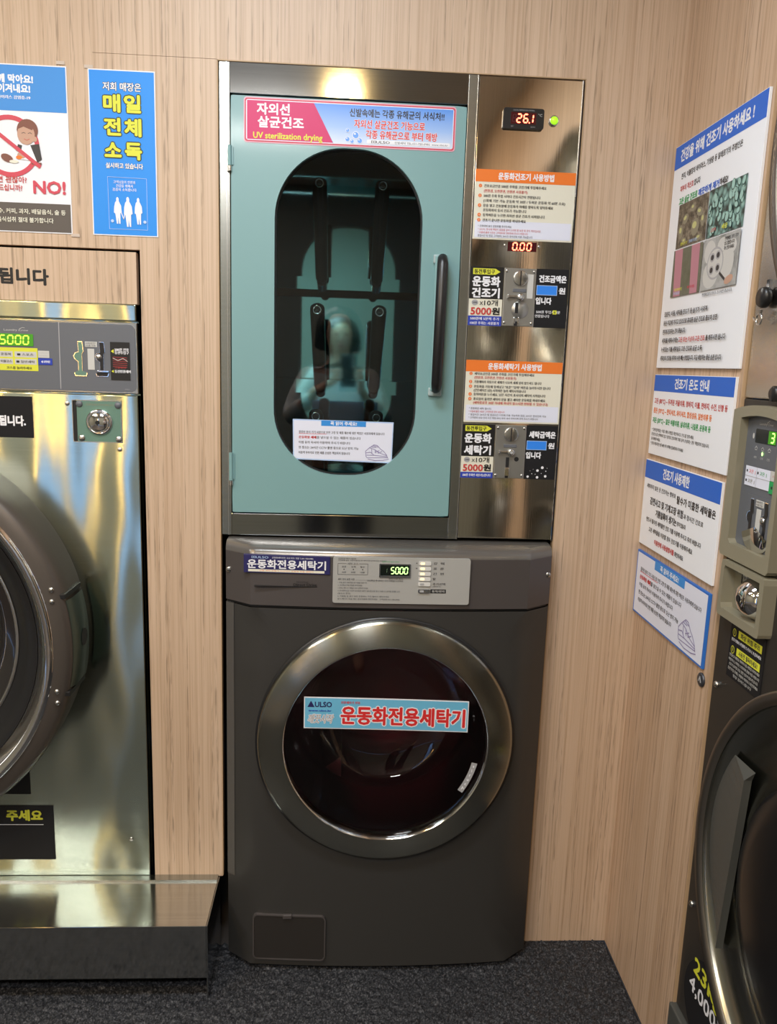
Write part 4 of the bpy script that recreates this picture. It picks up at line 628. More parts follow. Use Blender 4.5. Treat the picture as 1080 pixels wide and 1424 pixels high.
53076:[92,[6878,1978,1973,6173,6171,6166,6161,1759,1854,6156,6048,5839,6539,6757,6871],[4347,3747,3729,1229,1224,7524,7529,4329]],
53372:[92,[2039,2015,6815,6839],[2634,6134,6120,2620],[6782,2082,2076,6176,6172,6168,1867,1961,6163,6058,5952,1252,1247,7647,7652,6552,6766,6776]],
53441:[92,[6639,2139,2133,6033,6014,6614],[1580,1546,2046,3846,5248,5253,3851,2151,2161,4661,4666,2166,2175,4775,4780],[6685,6085,6042,6642,6661,7761,7766,6666]],
53448:[92,[1581,1550,2050,3851,5352,5257,3856,2156,2164,4664,4669,2169,2176,4776,4781],[6685,6085,6048,6648,6664,7764,7769,6669],[6645,2245,2239,6039,6033,2233,2220,2215,6915,6920,2820,2828,6628]],
53469:[92,[7138,2438,2433,6533,6514,7114],[1580,1546,1946,3346,4548,4553,3451,2151,2161,4161,4166,2166,2174,4274,4280],[7185,6585,6566,5566,5583,4983,4942,5542,5561,6561,6542,7142]],
53552:[92,[7085,6385,6358,4958,4953,6353,6314,7014],[1578,1531,2031,3831,5233,5239,3837,2136,2153,4453,4459,2159,2173,4873,4878]],
53560:[92,[7085,6385,6369,5069,5063,6363,6347,7047],[1580,1549,2049,3750,5151,5156,3855,2255,2263,4563,4568,2268,2275,4775,4780],[7044,2444,2438,6338,6332,2432,2420,2415,7215,7220,3120,3127,7027]],
53664:[92,[2079,2043,4043,4028,1228,1223,7623,7628,4728,4743,6843,6848,2648,2659,6659,6664,2664,2674,6874,6879]],
53685:[92,[6134,4437,2634,1926,2617,4414,6117,6826],[4432,5730,6126,5721,4419,3021,2626,3030],[2083,2054,4054,4047,1247,1242,7542,7547,4747,4754,6854,6859,2759,2766,6666,6671,2771,2778,6878,6883]],
53804:[92,[7642,1242,1237,4037,4014,4714,4737,7637],[2082,2049,6849,6855,2755,2763,6663,6668,2768,2776,6876,6882]],
53944:[92,[7629,1229,1223,7623],[2079,2041,6841,6847,2647,2658,6658,6663,2663,2673,6873,6879]],
53948:[92,[7546,1246,1240,7540],[2635,2035,2016,6916,6921,2621],[2082,2052,6852,6857,2757,2765,6665,6670,2770,2777,6877,6882]],
54000:[92,[7085,6385,6314,7014],[1678,1631,2231,4032,5633,5539,4037,2337,2353,4853,4859,2359,2373,5073,5078]],
54049:[92,[6137,4440,2737,2127,2718,4414,6118,6727],[4435,5633,6127,5622,4419,3222,2727,3233],[5279,1479,1473,2173,2152,1252,1347,3347,5549,5554,5053,4553,4573,5273],[2752,2773,3873,3852,3352],[6685,6085,6042,6642,6661,7761,7767,6667]],
54200:[92,[7085,6385,6371,5171,5166,6366,6358,5158,5153,6353,6332,7032],[5179,1479,1474,2174,2148,1248,1343,3243,5345,5350,4950,4449,4474,5174],[2749,2774,3874,3849],[3137,2537,2516,7216,7221,3121]],
54217:[92,[6436,4640,2936,2327,2918,4614,6418,7027],[3433,4635,5933,6427,5921,4619,3421,2927],[7085,6385,6372,5272,5267,6367,6360,5260,5254,6354,6341,7041],[5179,1479,1474,2174,2151,1251,1345,3246,5348,5353,4952,4452,4474,5174],[2751,2774,3874,3851]],
54252:[92,[7078,1778,1773,2873,2850,1750,1744,4044,4028,1228,1223,7623,7628,4728,4744,6944,6950,5950,5973,7073],[3550,3573,5273,5250]],
54256:[92,[6982,1882,1876,2876,2860,1860,1855,4055,4047,1247,1241,7541,7547,4747,4755,6955,6960,5960,5976,6976],[3560,3576,5276,5260],[2635,2035,2016,6816,6821,2621]],
54364:[92,[7078,1778,1773,2873,2850,1750,1745,2945,2928,1228,1223,7623,7628,5828,5845,6945,6950,5950,5973,7073],[3550,3573,5273,5250],[3628,3645,5145,5128]],
54408:[92,[7551,1251,1245,4045,4037,2037,2015,6815,6837,4737,4745,7545],[2632,6132,6120,2620],[6983,1883,1877,2877,2863,1863,1857,6957,6963,5963,5977,6977],[3563,3577,5277,5263]],
54588:[92,[7085,6385,6314,7014],[5377,1377,1372,2172,2137,1237,1232,3432,5734,5739,5139,4638,4672,5372],[2737,2772,3972,3938]],
54596:[92,[7085,6385,6348,7048],[7045,2445,2440,6340,6333,2433,2420,2415,7215,7220,3020,3028,7028],[5380,1580,1575,2275,2256,1356,1451,3451,5653,5658,5157,4657,4675,5375],[2856,2875,3975,3957]],
54616:[92,[4558,3262,2058,1546,2034,3230,4534,5046],[2554,3257,4054,4346,4038,3235,2538,2146],[6685,6085,6014,6614,6650,7750,7756,6656],[3684,2984,2973,1173,1168,5368,5373,3673]],
54620:[92,[4563,3367,2063,1654,2044,3341,4544,5054],[2560,3362,4060,4354,4048,3346,2548,2254],[6685,6085,6032,6632,6656,7756,7762,6662],[2936,2336,2316,7016,7021,2921],[3685,2985,2976,1276,1271,5471,5476,3676]],
54624:[92,[4567,3370,2067,1659,2050,3347,4550,5059],[2564,3365,4064,4359,4054,3352,2554,2259],[6685,6085,6046,6646,6663,7763,7768,6668],[6642,2242,2238,6038,6031,2231,2220,2215,6915,6920,2820,2827,6627],[3685,2985,2978,1278,1273,5473,5478,3678]],
54632:[92,[2238,2215,6615,6638],[2833,6033,6020,2820],[4565,3369,2065,1656,2047,3343,4547,5056],[3364,4062,4356,4050,3348,2550,2256,2562],[6685,6085,6042,6642,6661,7761,7766,6666],[3685,2985,2977,1277,1272,5472,5477,3677]],
54633:[92,[2841,2241,2215,6615,6641,6041,6033,2833],[2828,6028,6020,2820],[4566,3369,2066,1657,2048,3344,4548,5057],[2562,3364,4062,4357,4051,3349,2551,2257],[6685,6085,6044,6644,6661,7761,7767,6667],[3685,2985,2978,1278,1272,5472,5478,3678]],
54637:[92,[6136,4439,2736,2127,2718,4414,6118,6727],[3232,4434,5632,6127,5621,4419,3221,2827],[4565,3368,2065,1656,2047,3343,4547,5056],[2561,3363,4061,4356,4050,3348,2550,2256],[6685,6085,6039,6639,6660,7760,7765,6665],[3685,2985,2977,1277,1272,5472,5477,3677]],
54644:[92,[4058,2963,1858,1447,1835,2930,4035,4447],[2254,2957,3654,3847,3639,2936,2239,2047],[3283,2683,2673,1273,1267,4767,4773,3273],[7185,6585,6555,5655,5683,5083,5018,5618,5650,6550,6514,7114]],
54663:[92,[4064,2967,1864,1455,1846,2942,4046,4455],[2360,2962,3660,3855,3649,2947,2349,2055],[7185,6585,6565,5665,5684,5084,5041,5641,5660,6560,6535,7135],[5138,4438,4436,3725,2019,2315,3819,4828,5819,7315,7519,5825,5136],[3284,2684,2676,1176,1171,4771,4776,3276]],
54665:[92,[4064,2968,1864,1455,1847,2943,4047,4455],[2361,2963,3661,3855,3650,2948,2350,2055],[6536,4839,3136,2427,3118,4814,6518,7227],[3532,4834,6132,6527,6121,4819,3521,3127],[7185,6585,6566,5666,5683,5083,5043,5643,5660,6560,6540,7140],[3284,2684,2676,1176,1171,4771,4776,3276]],
54693:[92,[6136,4439,2736,2127,2718,4414,6118,6727],[3232,4434,5632,6127,5621,4419,3221,2827],[4565,3368,2065,1656,2047,3343,4547,5056],[2561,3363,4061,4356,4050,3348,2550,2256],[6685,6085,6039,6639,6652,7752,7758,6658,6667,7767,7773,6673],[3685,2985,2977,1277,1272,5472,5477,3677]],
54744:[92,[2438,2415,7015,7038],[3033,6333,6320,3020],[4465,3269,2065,1656,2047,3243,4447,4856],[2561,3264,3961,4256,3950,3248,2550,2256],[3585,2985,2977,1277,1272,5372,5377,3577],[7085,6385,6363,5263,5258,6358,6342,7042]],
54788:[92,[4363,3267,2063,1654,2044,3240,4344,4854],[2560,3262,3960,4254,3947,3245,2547,2254],[3585,2985,2976,1276,1271,5171,5176,3576],[7085,6385,6366,5166,5161,6361,6351,5151,5146,6346,6331,7031],[3136,2436,2416,7116,7121,3121]],
54805:[92,[4365,3268,2065,1655,2046,3242,4346,4855],[2561,3263,3961,4255,3949,3247,2549,2255],[6435,4738,2935,2326,2918,4714,6418,7026],[3432,4733,5932,6326,5921,4719,3421,3026],[3585,2985,2977,1277,1272,5172,5177,3577],[7085,6385,6368,5168,5163,6363,6354,5154,5149,6349,6339,7039]],
54840:[92,[6061,4464,2761,2051,2642,4038,4028,1228,1222,7622,7628,4728,4738,6142,6751],[3157,4459,5657,6051,5645,4443,3145,2751],[4784,4084,4074,1574,1569,7269,7274,4774]],
54868:[92,[4563,3367,2163,1754,2045,3041,3033,2033,1133,1228,3328,5630,5535,4634,3634,3641,4645,5054],[2660,3362,4160,4454,4148,3346,2648,2354],[6685,6085,6014,6614,6649,7749,7755,6655],[3685,3085,3076,1276,1271,5471,5476,3676]],
54869:[92,[6634,2034,2029,6029,6014,6614],[4568,3371,2168,1760,2053,3050,3045,2045,1145,1239,3340,5642,5647,4646,3745,3750,4653,5060],[2665,3366,4165,4460,4156,3354,2656,2360],[6685,6085,6037,6637,6658,7758,7763,6663],[3785,3085,3078,1378,1373,5473,5478,3778]],
54872:[92,[4567,3370,2167,1759,2052,3049,3043,2043,1143,1238,3338,5641,5645,4644,3744,3749,4652,5059],[2664,3366,4164,4459,4155,3353,2655,2359],[6685,6085,6030,6630,6655,7755,7760,6660],[2833,2233,2216,6916,6921,2821],[3785,3085,3078,1378,1373,5473,5478,3778]],
54924:[92,[6985,6385,6314,6914],[4763,3567,2363,1854,2245,3241,3233,2233,1233,1328,3528,5930,5835,4834,3834,3841,4845,5254],[2760,3562,4360,4654,4348,3546,2748,2454],[3885,3285,3276,1476,1471,5671,5676,3876]],
54980:[92,[6064,4467,2764,2156,2747,4444,6047,6656],[3261,4462,5561,6056,5551,4449,3251,2756],[4785,4085,4077,1577,1571,7271,7277,4777],[7639,1239,1234,4034,4014,4714,4734,7634]],
55036:[92,[3384,2784,2777,1277,1272,4772,4777,3377],[5883,5283,5234,3934,3929,5229,5218,5818],[4166,3069,1966,1558,1951,3048,4151,4558],[2363,3064,3663,3958,3654,3052,2354,2158],[4841,4846,2944,1144,1138,1838,2639,2618,3318,3339,4140],[7185,6585,6514,7114]],
55092:[92,[6065,4468,2765,2156,2747,4444,6047,6656],[3261,4463,5561,6056,5551,4449,3251,2756],[7640,1240,1234,2834,2814,3514,3534,5234,5214,5914,5934,7634],[4785,4085,4077,1577,1572,7272,7277,4777]],
55129:[92,[4240,1940,1936,3536,3530,1930,1915,2315,3715,4817,4721,3720,2520,2526,4226],[6840,4640,4636,6236,6214,6814],[6070,4472,2770,2163,2756,4454,6056,6663],[3267,4468,5567,6063,5559,4458,3259,2863],[7550,1250,1245,7545],[4786,4086,4080,1580,1575,7275,7280,4780]],
55137:[92,[2638,2038,2015,6715,6738,6138,6132,2632],[2627,6127,6120,2620],[6069,4471,2769,2161,2754,4452,6054,6661],[3265,4467,5565,5961,5557,4456,3257,2861],[7547,1247,1242,7542],[4786,4086,4079,1579,1574,7274,7279,4779]],
55148:[92,[6985,6385,6314,6914],[5931,5836,3434,1234,1328,3528],[4763,3566,2363,1853,2343,3540,4743,5253],[2759,3561,4359,4653,4347,3545,2747,2453],[3884,3284,3275,1475,1470,5670,5675,3875]],
55176:[92,[6985,6385,6314,6914],[4758,3562,2258,1746,2234,3530,4734,5246],[2654,3557,4354,4646,4338,3535,2638,2346],[3884,3184,3173,1373,1368,5668,5673,3873]],
}
GT = {chr(k): (v[0] / 100., [[((q // 100) / 78. - .1, (q % 100) / 78. - .26) for q in c] for c in v[1:]]) for k, v in OUTLINES.items()}; TC = {}; GC = {}
def live(s):
    global KEEP
    if 'KEEP' not in globals(): KEEP = bpy.data.objects.new('letter_source', bpy.data.curves.new('letter_source', 'FONT'))
    KEEP.data.body = s; KEEP.data.resolution_u = 2; me = KEEP.to_mesh()
    vs = [tuple(v.co[:2]) for v in me.vertices]; fs = [tuple(p.vertices) for p in me.polygons]; KEEP.to_mesh_clear(); return vs, fs
def glyphs(s):
    if s not in TC:
        if all(ch in GT for ch in s):
            vs = []; fs = []; pen = 0.
            for ch in s:
                if ch not in GC:
                    cons = GT[ch][1]; fl = [Vector(q) for c in cons for q in c]; ed = []; n0 = 0
                    for c in cons: ed += [(n0 + i, n0 + (i + 1) % len(c)) for i in range(len(c))]; n0 += len(c)
                    GC[ch] = ([], [])
                    if cons:
                        co, _, fc, _, _, _ = delaunay_2d_cdt(fl, ed, [], 1, 1e-5); keep = []
                        for t_ in fc:
                            mx_, mz_ = sum(co[i].x for i in t_) / len(t_), sum(co[i].y for i in t_) / len(t_); ins = False
                            for c in cons:
                                for (ax, az), (bx, bz_) in zip(c, c[1:] + c[:1]):
                                    if (az > mz_) != (bz_ > mz_) and mx_ < ax + (mz_ - az) / (bz_ - az) * (bx - ax): ins = not ins
                            if ins: keep.append(tuple(t_))
                        GC[ch] = ([tuple(q) for q in co], keep)
                g_, f_ = GC[ch]; n = len(vs); vs += [(x + pen, z) for x, z in g_]; fs += [tuple(i + n for i in f) for f in f_]; pen += GT[ch][0]
        else: vs, fs = live(s)
        xs = [v[0] for v in vs] or [0]; TC[s] = (vs, fs, min(xs), max(xs))
    return TC[s]
class Sheet:
    """flat print: ink areas and lettering laid on each other in hair-thin layers"""
    def __init__(s, parent, y): s.p = parent; s.y = y; s.g = {}; s.order = []
    def _g(s, kind, c):
        k = (kind, c)
        if k not in s.g: s.g[k] = G(); s.order.append(k)
        return s.g[k]
    def step(s, d=.00006): s.y -= d
    def rect(s, x0, x1, z0, z1, c, kind='printed_area', r=0):
        s.step(); s._g(kind, c).flat(rrect(x0, x1, z0, z1, r) if r else [(x0, z0), (x1, z0), (x1, z1), (x0, z1)], s.y); return s
    def poly(s, p, c, kind='illustration'): s.step(.000014); s._g(kind, c).flat(p, s.y); return s
    def line(s, pts, w, c, kind='illustration'):
        s.step(.000014)
        for q in band(pts, w): s._g(kind, c).flat(q, s.y)
        return s
    def text(s, t, x, z, h, c, w=None, al='c', bold=.0, sh=0., tilt=0., o=None, ow=.05, kind='lettering'):
        """h = letter height, z = middle of the line; w = width to fill; o = outline colour"""
        if o: s.text(t, x, z, h, o, w, al, bold + ow, sh, tilt, kind='lettering_outline')
        s.step(.00005); vs, fs, a0, b0 = glyphs(t)
        k = h / .93; kx = w / (b0 - a0) if w else k; ww = (b0 - a0) * kx; x0 = x - {'l': 0, 'c': ww / 2, 'r': ww}[al]
        nd = 0 if bold <= 0 or h < .005 else (2 if h < .008 else 4 if bold < .03 else 8)      # heavier strokes: the letters laid down again, nudged around
        offs = [(0, 0)] + [(bold * k * cos(2 * pi * i / nd), bold * k * sin(2 * pi * i / nd)) for i in range(nd)]
        for q, (dx, dz) in enumerate(offs):
            out = []
            for px, pz in vs:
                X = x0 + (px - a0) * kx + dx; Z = z + (pz - .375) * k + dz
                X += (Z - z) * sh; Z += (X - x) * tilt; out.append((X, s.y - q * 3e-6, Z))
            s._g(kind, c).add(out, fs)
        return s
    def done(s, labels=None):
        for (kind, c) in s.order:
            mt = M[c] if c in M else ink(c)
            obj(kind, s.g[(kind, c)], mt, s.p)
def seg7(g, ch, x, z, w, h, y, t, sl=.08):
    T = {'0': 'abcdef', '1': 'bc', '2': 'abged', '3': 'abgcd', '5': 'afgcd', '6': 'afgcde', '.': '', '8': 'abcdefg'}[ch]
    e = t * .15
    S = {'a': (0, h, w, h), 'g': (0, h / 2, w, h / 2), 'd': (0, 0, w, 0), 'f': (0, h / 2, 0, h), 'b': (w, h / 2, w, h), 'e': (0, 0, 0, h / 2), 'c': (w, 0, w, h / 2)}
    for k in T:
        x0, z0, x1, z1 = S[k]
        if x0 == x1: p = [(x0 - t / 2, z0 + e + t / 2), (x0, z0 + e), (x0 + t / 2, z0 + e + t / 2), (x0 + t / 2, z1 - e - t / 2), (x0, z1 - e), (x0 - t / 2, z1 - e - t / 2)]
        else: p = [(x0 + e, z0), (x0 + e + t / 2, z0 - t / 2), (x1 - e - t / 2, z0 - t / 2), (x1 - e, z0), (x1 - e - t / 2, z0 + t / 2), (x0 + e + t / 2, z0 + t / 2)]
        g.flat([(x + a + b * sl, z + b) for a, b in p], y)
def digits(g, s, x, z, w, h, y, t, gap):
    for ch in s:
        if ch == '.': g.flat(ell(x - gap * .45, z, t * .6, t * .6, 8), y); continue
        seg7(g, ch, x, z, w, h, y, t); x += w + gap
def screw(name, x, z, r, y, parent, m='screw', h=.5):
    g = G(); g.lathe([(r, y + .001), (r, y - r * h * .5), (r * .75, y - r * h * .9), (0.0001, y - r * h)], x, z, 14)
    g.box(x - r * .7, x + r * .7, y - r * h - .0003, y - r * h, z - r * .12, z + r * .12)
    return obj(name, g, m, parent)

# ================================================================== THE SETTING
def struct(name, g, m, parent=None):
    o = obj(name, g, m, parent)
    if not parent: o['kind'] = 'structure'
    return o
WL, WR, WB = -3.0, .651, -3.6                      # left wall, right wall, rear wall
T = .018
g = G()
g.box(WL, -1.47, 0, T, 0, CEIL); g.box(-1.47, -.500, 0, T, 1.5655, CEIL); g.box(-.500, -.265, 0, T, 1.5655, 1.9222)
g.box(-.500, -.265, 0, T, 1.9229, CEIL); g.box(-.420, -.265, 0, T, .1775, 1.5655); g.box(-.265, .4545, 0, T, 1.9215, CEIL); g.box(.4545, WR, 0, T, 0, CEIL)
wb = struct('wall_back', g, 'wood')
g = G(); g.box(-1.44, -.4275, -.0005, T, 1.4595, 1.5605, .0008); struct('header_panel', g, 'wood', wb)
g = G()
for x0, x1, z0, z1 in ((-.2655, -.2635, .18, 1.9215), (.4535, .4555, .0, 1.9215), (-.265, .4545, 1.9203, 1.9222)): g.box(x0, x1, -.0006, T, z0, z1)
struct('opening_edge', g, 'wood_edge', wb)
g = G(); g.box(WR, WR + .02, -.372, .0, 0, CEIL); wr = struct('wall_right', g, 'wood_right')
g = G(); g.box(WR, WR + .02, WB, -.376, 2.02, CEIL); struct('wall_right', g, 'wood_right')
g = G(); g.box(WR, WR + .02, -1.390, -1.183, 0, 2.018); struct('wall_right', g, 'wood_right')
g = G(); g.box(WR - .0004, WR + .02, -.3732, -.3712, 0, CEIL); struct('panel_edge', g, 'wood_edge', wr)
g = G(); g.box(WR + .84, WR + .87, WB, .0, 0, CEIL); struct('wall_right', g, 'plaster')
# dark cavity behind the fronts
g = G(); g.box(WL, WR + .9, .95, .97, 0, CEIL); g.box(.50, .52, T, .95, 0, CEIL); g.box(-.33, -.31, T + .002, .95, 0, CEIL); g.box(-1.5, -1.48, T, .95, 0, CEIL)
struct('wall_service', g, 'blackmatte')
g = G(); g.box(WL, WR + .9, WB, .95, -.05, -.012); struct('floor', g, mat('floor_vinyl', (.09, .08, .075), .4))
g = G(); g.box(WL, WR + .9, WB, .95, CEIL, CEIL + .04); struct('ceiling', g, 'ceiling')
# left wall, rear wall with the glazed shop door
g = G(); g.box(WL - .03, WL, WB, .95, 0, CEIL); struct('wall_left', g, 'plaster')
DX0, DX1 = -1.64, -1.32
g = G(); g.box(WL, DX0, WB - .03, WB, 0, CEIL); g.box(DX1, WR + .9, WB - .03, WB, 0, CEIL); g.box(DX0, DX1, WB - .03, WB, 2.12, CEIL); struct('wall_rear', g, 'plaster')
d1 = bpy.data.objects.new('door_1', None); COL.objects.link(d1); d1.location = ((DX0 + DX1) / 2, WB, 0); d1['kind'] = 'structure'; ORG['door_1'] = tuple(d1.location)
g = G()
for x0, x1, z0, z1 in ((DX0, DX0 + .05, 0, 2.12), (DX1 - .05, DX1, 0, 2.12), (DX0 + .05, DX1 - .05, 2.06, 2.12), (DX0 + .05, DX1 - .05, 0, .08)): g.box(x0, x1, WB - .02, WB + .01, z0, z1)
struct('door_frame', g, 'steel_trim', d1)
g = G(); g.box(DX0 + .05, DX1 - .05, WB - .006, WB, .08, 2.06); struct('door_pane', g, 'clear', d1)
g = G(); g.box(DX1 - .11, DX1 - .09, WB + .01, WB + .04, .9, 1.3, .004); struct('door_handle', g, 'chrome', d1)
for i, (x, y, p) in enumerate(PANELS):
    t = thing('ceiling_light', ['flat white ceiling light panel nearest the shoe washer', 'flat white ceiling light panel in the front left of the shop', 'flat white ceiling light panel above the rear of the right row', 'flat white ceiling light panel by the shop door'][i], 'light', (x, y, CEIL), group='ceiling light panels')
    g = G(); o_, i_ = outlines((0, 0), (-.31, .31, -.16, .16), .004, ((-.295, .295, -.145, .145), .002)); g.holed(o_, i_, 0, -.012, None)
    fr = obj('frame', g, 'white_plastic', t); fr.rotation_euler = (-pi / 2, 0, 0)
    g = G(); g.box(-.295, .295, -.145, .145, -.006, -.002); obj('diffuser', g, 'lamp_panel', t)
    area('panel_lamp', (x, y, CEIL - .02), .56, p, COOL if y > -1.5 else NEUT, size_y=.26)
for i, (x, y, p) in enumerate(DOWN):
    t = thing('downlight', ['warm round downlight above the photographer', 'warm round downlight above the large washer', 'warm round downlight in the middle of the ceiling', 'warm round downlight by the left wall'][i], 'light', (x, y, CEIL), group='warm downlights')
    g = G(); g.lathe([(.075, 0), (.075, -.006), (.06, -.008), (.055, .0)], 0, 0, 32); rg = obj('trim_ring', g, 'white_plastic', t); rg.rotation_euler = (-pi / 2, 0, 0)
    g = G(); g.lathe([(.056, -.001), (.0001, -.001)], 0, 0, 32); lm = obj('lamp', g, 'lamp_warm', t); lm.rotation_euler = (-pi / 2, 0, 0)
    area('downlight_lamp', (x, y, CEIL - .02), .11, p, WARM, 'DISK')

t = thing('added_streak_lamp', 'unseen slim warm tube lamp, added on the rear wall for gold streaks in the steel', 'light', (-1.71, WB, .40), world=True)  # unseen lamp, added to give the steel its gold streaks
g = G(); g.box(-1.730, -1.690, WB, WB + .02, .40, 1.90, .003); obj('lamp_body', g, 'white_plastic', t)
g = G(); g.tube([(-1.71, WB + .035, .44), (-1.71, WB + .035, 1.86)], .016, 12); obj('lamp_tube', g, mat('lamp_amber', (1, .8, .5), .4, 0, (1, .58, .16), 16), t)
# ================================================================== FLOOR MAT (looped vinyl pile)
m_, nt, b = newmat('mat_pile')
v = coords(nt, (1, 1, 1)); n1 = noise(nt, v, 260, 2, .7); n2 = noise(nt, v, 5, 2, .5)
c = ramp(nt, n1, [(.40, (.006, .007, .009)), (.52, (.020, .022, .027)), (.68, (.105, .105, .115))])
nt.links.new(mix(nt, c, (.5, .5, .5), ramp(nt, n2, [(.3, (0, 0, 0)), (.7, (.35, .35, .35))]), 'MULTIPLY'), b.inputs['Base Color'])
b.inputs['Roughness'].default_value = .6; MATS['mat_pile'] = m_; M['mat_pile'] = m_
t = thing('floor_mat', 'dark grey speckled loop-pile mat covering the floor up to the walls', 'mat', (-.2, -.5, 0), world=True)
g = G(); g.box(-1.6, WR - .001, -1.6, -.001, -.011, -.004); obj('backing', g, 'blackmatte', t)
g = G(); st = .0042; nx, ny = int((WR - .002 + .95) / st), int(.66 / st); rnd = random.Random(3)
g.v = [(-.95 + i * st + rnd.uniform(-.0012, .0012), -.66 + j * st + rnd.uniform(-.0012, .0012), rnd.choice((-.004, -.002, 0, .0015, .0025)) + rnd.uniform(-.001, .001)) for j in range(ny + 1) for i in range(nx + 1)]
g.f = [(j * (nx + 1) + i, j * (nx + 1) + i + 1, (j + 1) * (nx + 1) + i + 1, (j + 1) * (nx + 1) + i) for j in range(ny) for i in range(nx)]; g.sm = [True] * len(g.f)
obj('pile', g, 'mat_pile', t, kind='stuff')

# ================================================================== SHOE WASHER (charcoal front loader)
t = wash = thing('washing_machine', 'charcoal front-loading shoe washer with round steel-rimmed door, set under the teal cabinet', 'washing machine', (.098, 0, 0), world=True)
CX, CZ = .0970, .5625
def front(x):                                   # bowed front of the washer: y of the face at x
    d = abs(x - .098)
    if d < .29: return -.078 - .012 * (1 - (d / .29) ** 2)
    return -.078 + (d - .29) / .055 * .040
xs = sorted([.098 + .345 * math.sin(a * pi / 2 / 20) for a in range(-20, 21)] + [.098 - .29, .098 + .29])
def bowed(g, x0, x1, z0, z1, off=0., back=.55, zf=None):
    X = [x0] + [x for x in xs if x0 + .002 < x < x1 - .002] + [x1]; n = len(X)
    vs = [(x, front(x) + off, z0) for x in X] + [(x, front(x) + off, z1) for x in X] + [(x, back, z0) for x in (x0, x1)] + [(x, back, z1) for x in (x0, x1)]
    fs = [(i, i + 1, n + i + 1, n + i) for i in range(n - 1)]
    fs += [(2 * n, 0, n, 2 * n + 2), (n - 1, 2 * n + 1, 2 * n + 3, 2 * n - 1), tuple(range(n, 2 * n)) + (2 * n + 3, 2 * n + 2), tuple(range(n - 1, -1, -1)) + (2 * n, 2 * n + 1), (2 * n + 1, 2 * n, 2 * n + 2, 2 * n + 3)]
    return g.add(vs, fs)
# body: bowed front plate with a round hole, sides, base
g = G(); ob = (-.247, .443, .012, .853)
N = 160; ang = sorted([2 * pi * i / N for i in range(N)] + [math.atan2(z - CZ, x - CX) % (2 * pi) for x in (ob[0], ob[1], .098 - .29, .098 + .29) for z in ob[2:]])
O_ = [raycast((CX, CZ), a, ob, .0005) for a in ang]; RH = .268
rings = []
for kf in (0, .25, .5, .75, 1): rings.append([(CX + RH * cos(a) + (o[0] - CX - RH * cos(a)) * kf, CZ + RH * sin(a) + (o[1] - CZ - RH * sin(a)) * kf) for a, o in zip(ang, O_)])
n = len(ang); vs = [(x, front(x), z) for r_ in rings for x, z in r_]; fs = [(k * n + i, k * n + (i + 1) % n, (k + 1) * n + (i + 1) % n, (k + 1) * n + i) for k in range(4) for i in range(n)]
g.add(vs, fs, True)
g.add([(x, front(x), z) for x, z in rings[0]] + [(x, -.03, z) for x, z in rings[0]], [(i, (i + 1) % n, n + (i + 1) % n, n + i) for i in range(n)])
g.box(-.247, -.243, -.038, .55, .012, .853); g.box(.439, .443, -.038, .55, .012, .853); g.box(-.243, .439, -.03, .55, .012, .02); g.box(-.243, .439, .545, .55, .02, .853)
obj('body', g, 'charcoal', t)
g = G(); bowed(g, -.235, .431, .0, .012, .012, .5); obj('foot_rail', g, 'blackmatte', t)
g = G(); bowed(g, -.243, .439, .853, .859, .004, .5); obj('seam', g, 'black', t)
g = G(); bowed(g, -.2478, -.2300, .215, .8525, -.0016, .02); obj('side_trim', g, 'charcoal_top', t)
# fascia
g = G(); bowed(g, -.248, .444, .859, .965, -.001); fa = obj('control_fascia', g, 'charcoal_panel', t)
g = G(); vs = []; X = [-.248] + [x for x in xs if -.246 < x < .442] + [.444]; n = len(X)
prof = [(.001, .965), (.003, .973), (.009, .979), (.020, .983), (.05, .985)]
for dy, z in prof: vs += [(x, front(x) + dy - .002, z) for x in X]
vs += [(-.248, .52, .985), (.444, .52, .985)]
fs = [(k * n + i, k * n + i + 1, (k + 1) * n + i + 1, (k + 1) * n + i) for k in range(len(prof) - 1) for i in range(n - 1)]
g.add(vs, fs, True); L0 = (len(prof) - 1) * n; g.add(vs, [tuple(range(L0, L0 + n)) + (len(vs) - 1, len(vs) - 2)])
for e, xx in ((0, -.248), (n - 1, .444)): g.add([(vs[k * n + e]) for k in range(len(prof))] + [(xx, .52, .985), (xx, .52, .965)], [tuple(range(len(prof) + 2))])
obj('lid', g, 'charcoal_top', t)
for x, z in ((-.2405, .925), (.4365, .925)): screw('side_screw', x, z, .006, front(x) - .002, t)
g = G(); g.box(-.183, -.052, front(-.08) - .0022, front(-.12) + .002, .9005, .9020); obj('trim_line', g, 'black', fa)
y0 = -.0895
def curved_print(sheet_y): return sheet_y
# blue name label
lb = obj('name_label', G().box(-.2055, -.0285, -.0862, -.080, .9285, .9670, .0008), ink('navy'), t, label='navy sticker with white lettering')
s = Sheet(lb, -.0866)
s.text('운동화전용세탁기', -.1175, .9475, .0185, 'white', .160, bold=.03).rect(-.196, -.040, .9312, .9362, 'cream').text('신발 세탁 전용기 스니커즈 운동화 전용 세탁기', -.118, .9338, .003, 'orange', .11)
s.text('▣ULSO', -.172, .9618, .0062, 'lightblue', .034, bold=.02).text('운동화세탁건조 국내 최초 개발 T.031-720-0982', -.105, .9615, .0040, 'white', .084, bold=.02).done()
s = Sheet(fa, front(-.05) - .0024); s.text('Inverter', -.084, .9125, .0045, 'black', .024).text('Direct Drive', -.079, .9065, .0075, 'black', .048, bold=.03).done()
for o_ in [lb] + list(lb.children):
    for v_ in o_.data.vertices: v_.co.y += .0828 + front(-.188) + (front(-.0285) - front(-.188)) * (v_.co.x + .098 + .2055) / .177
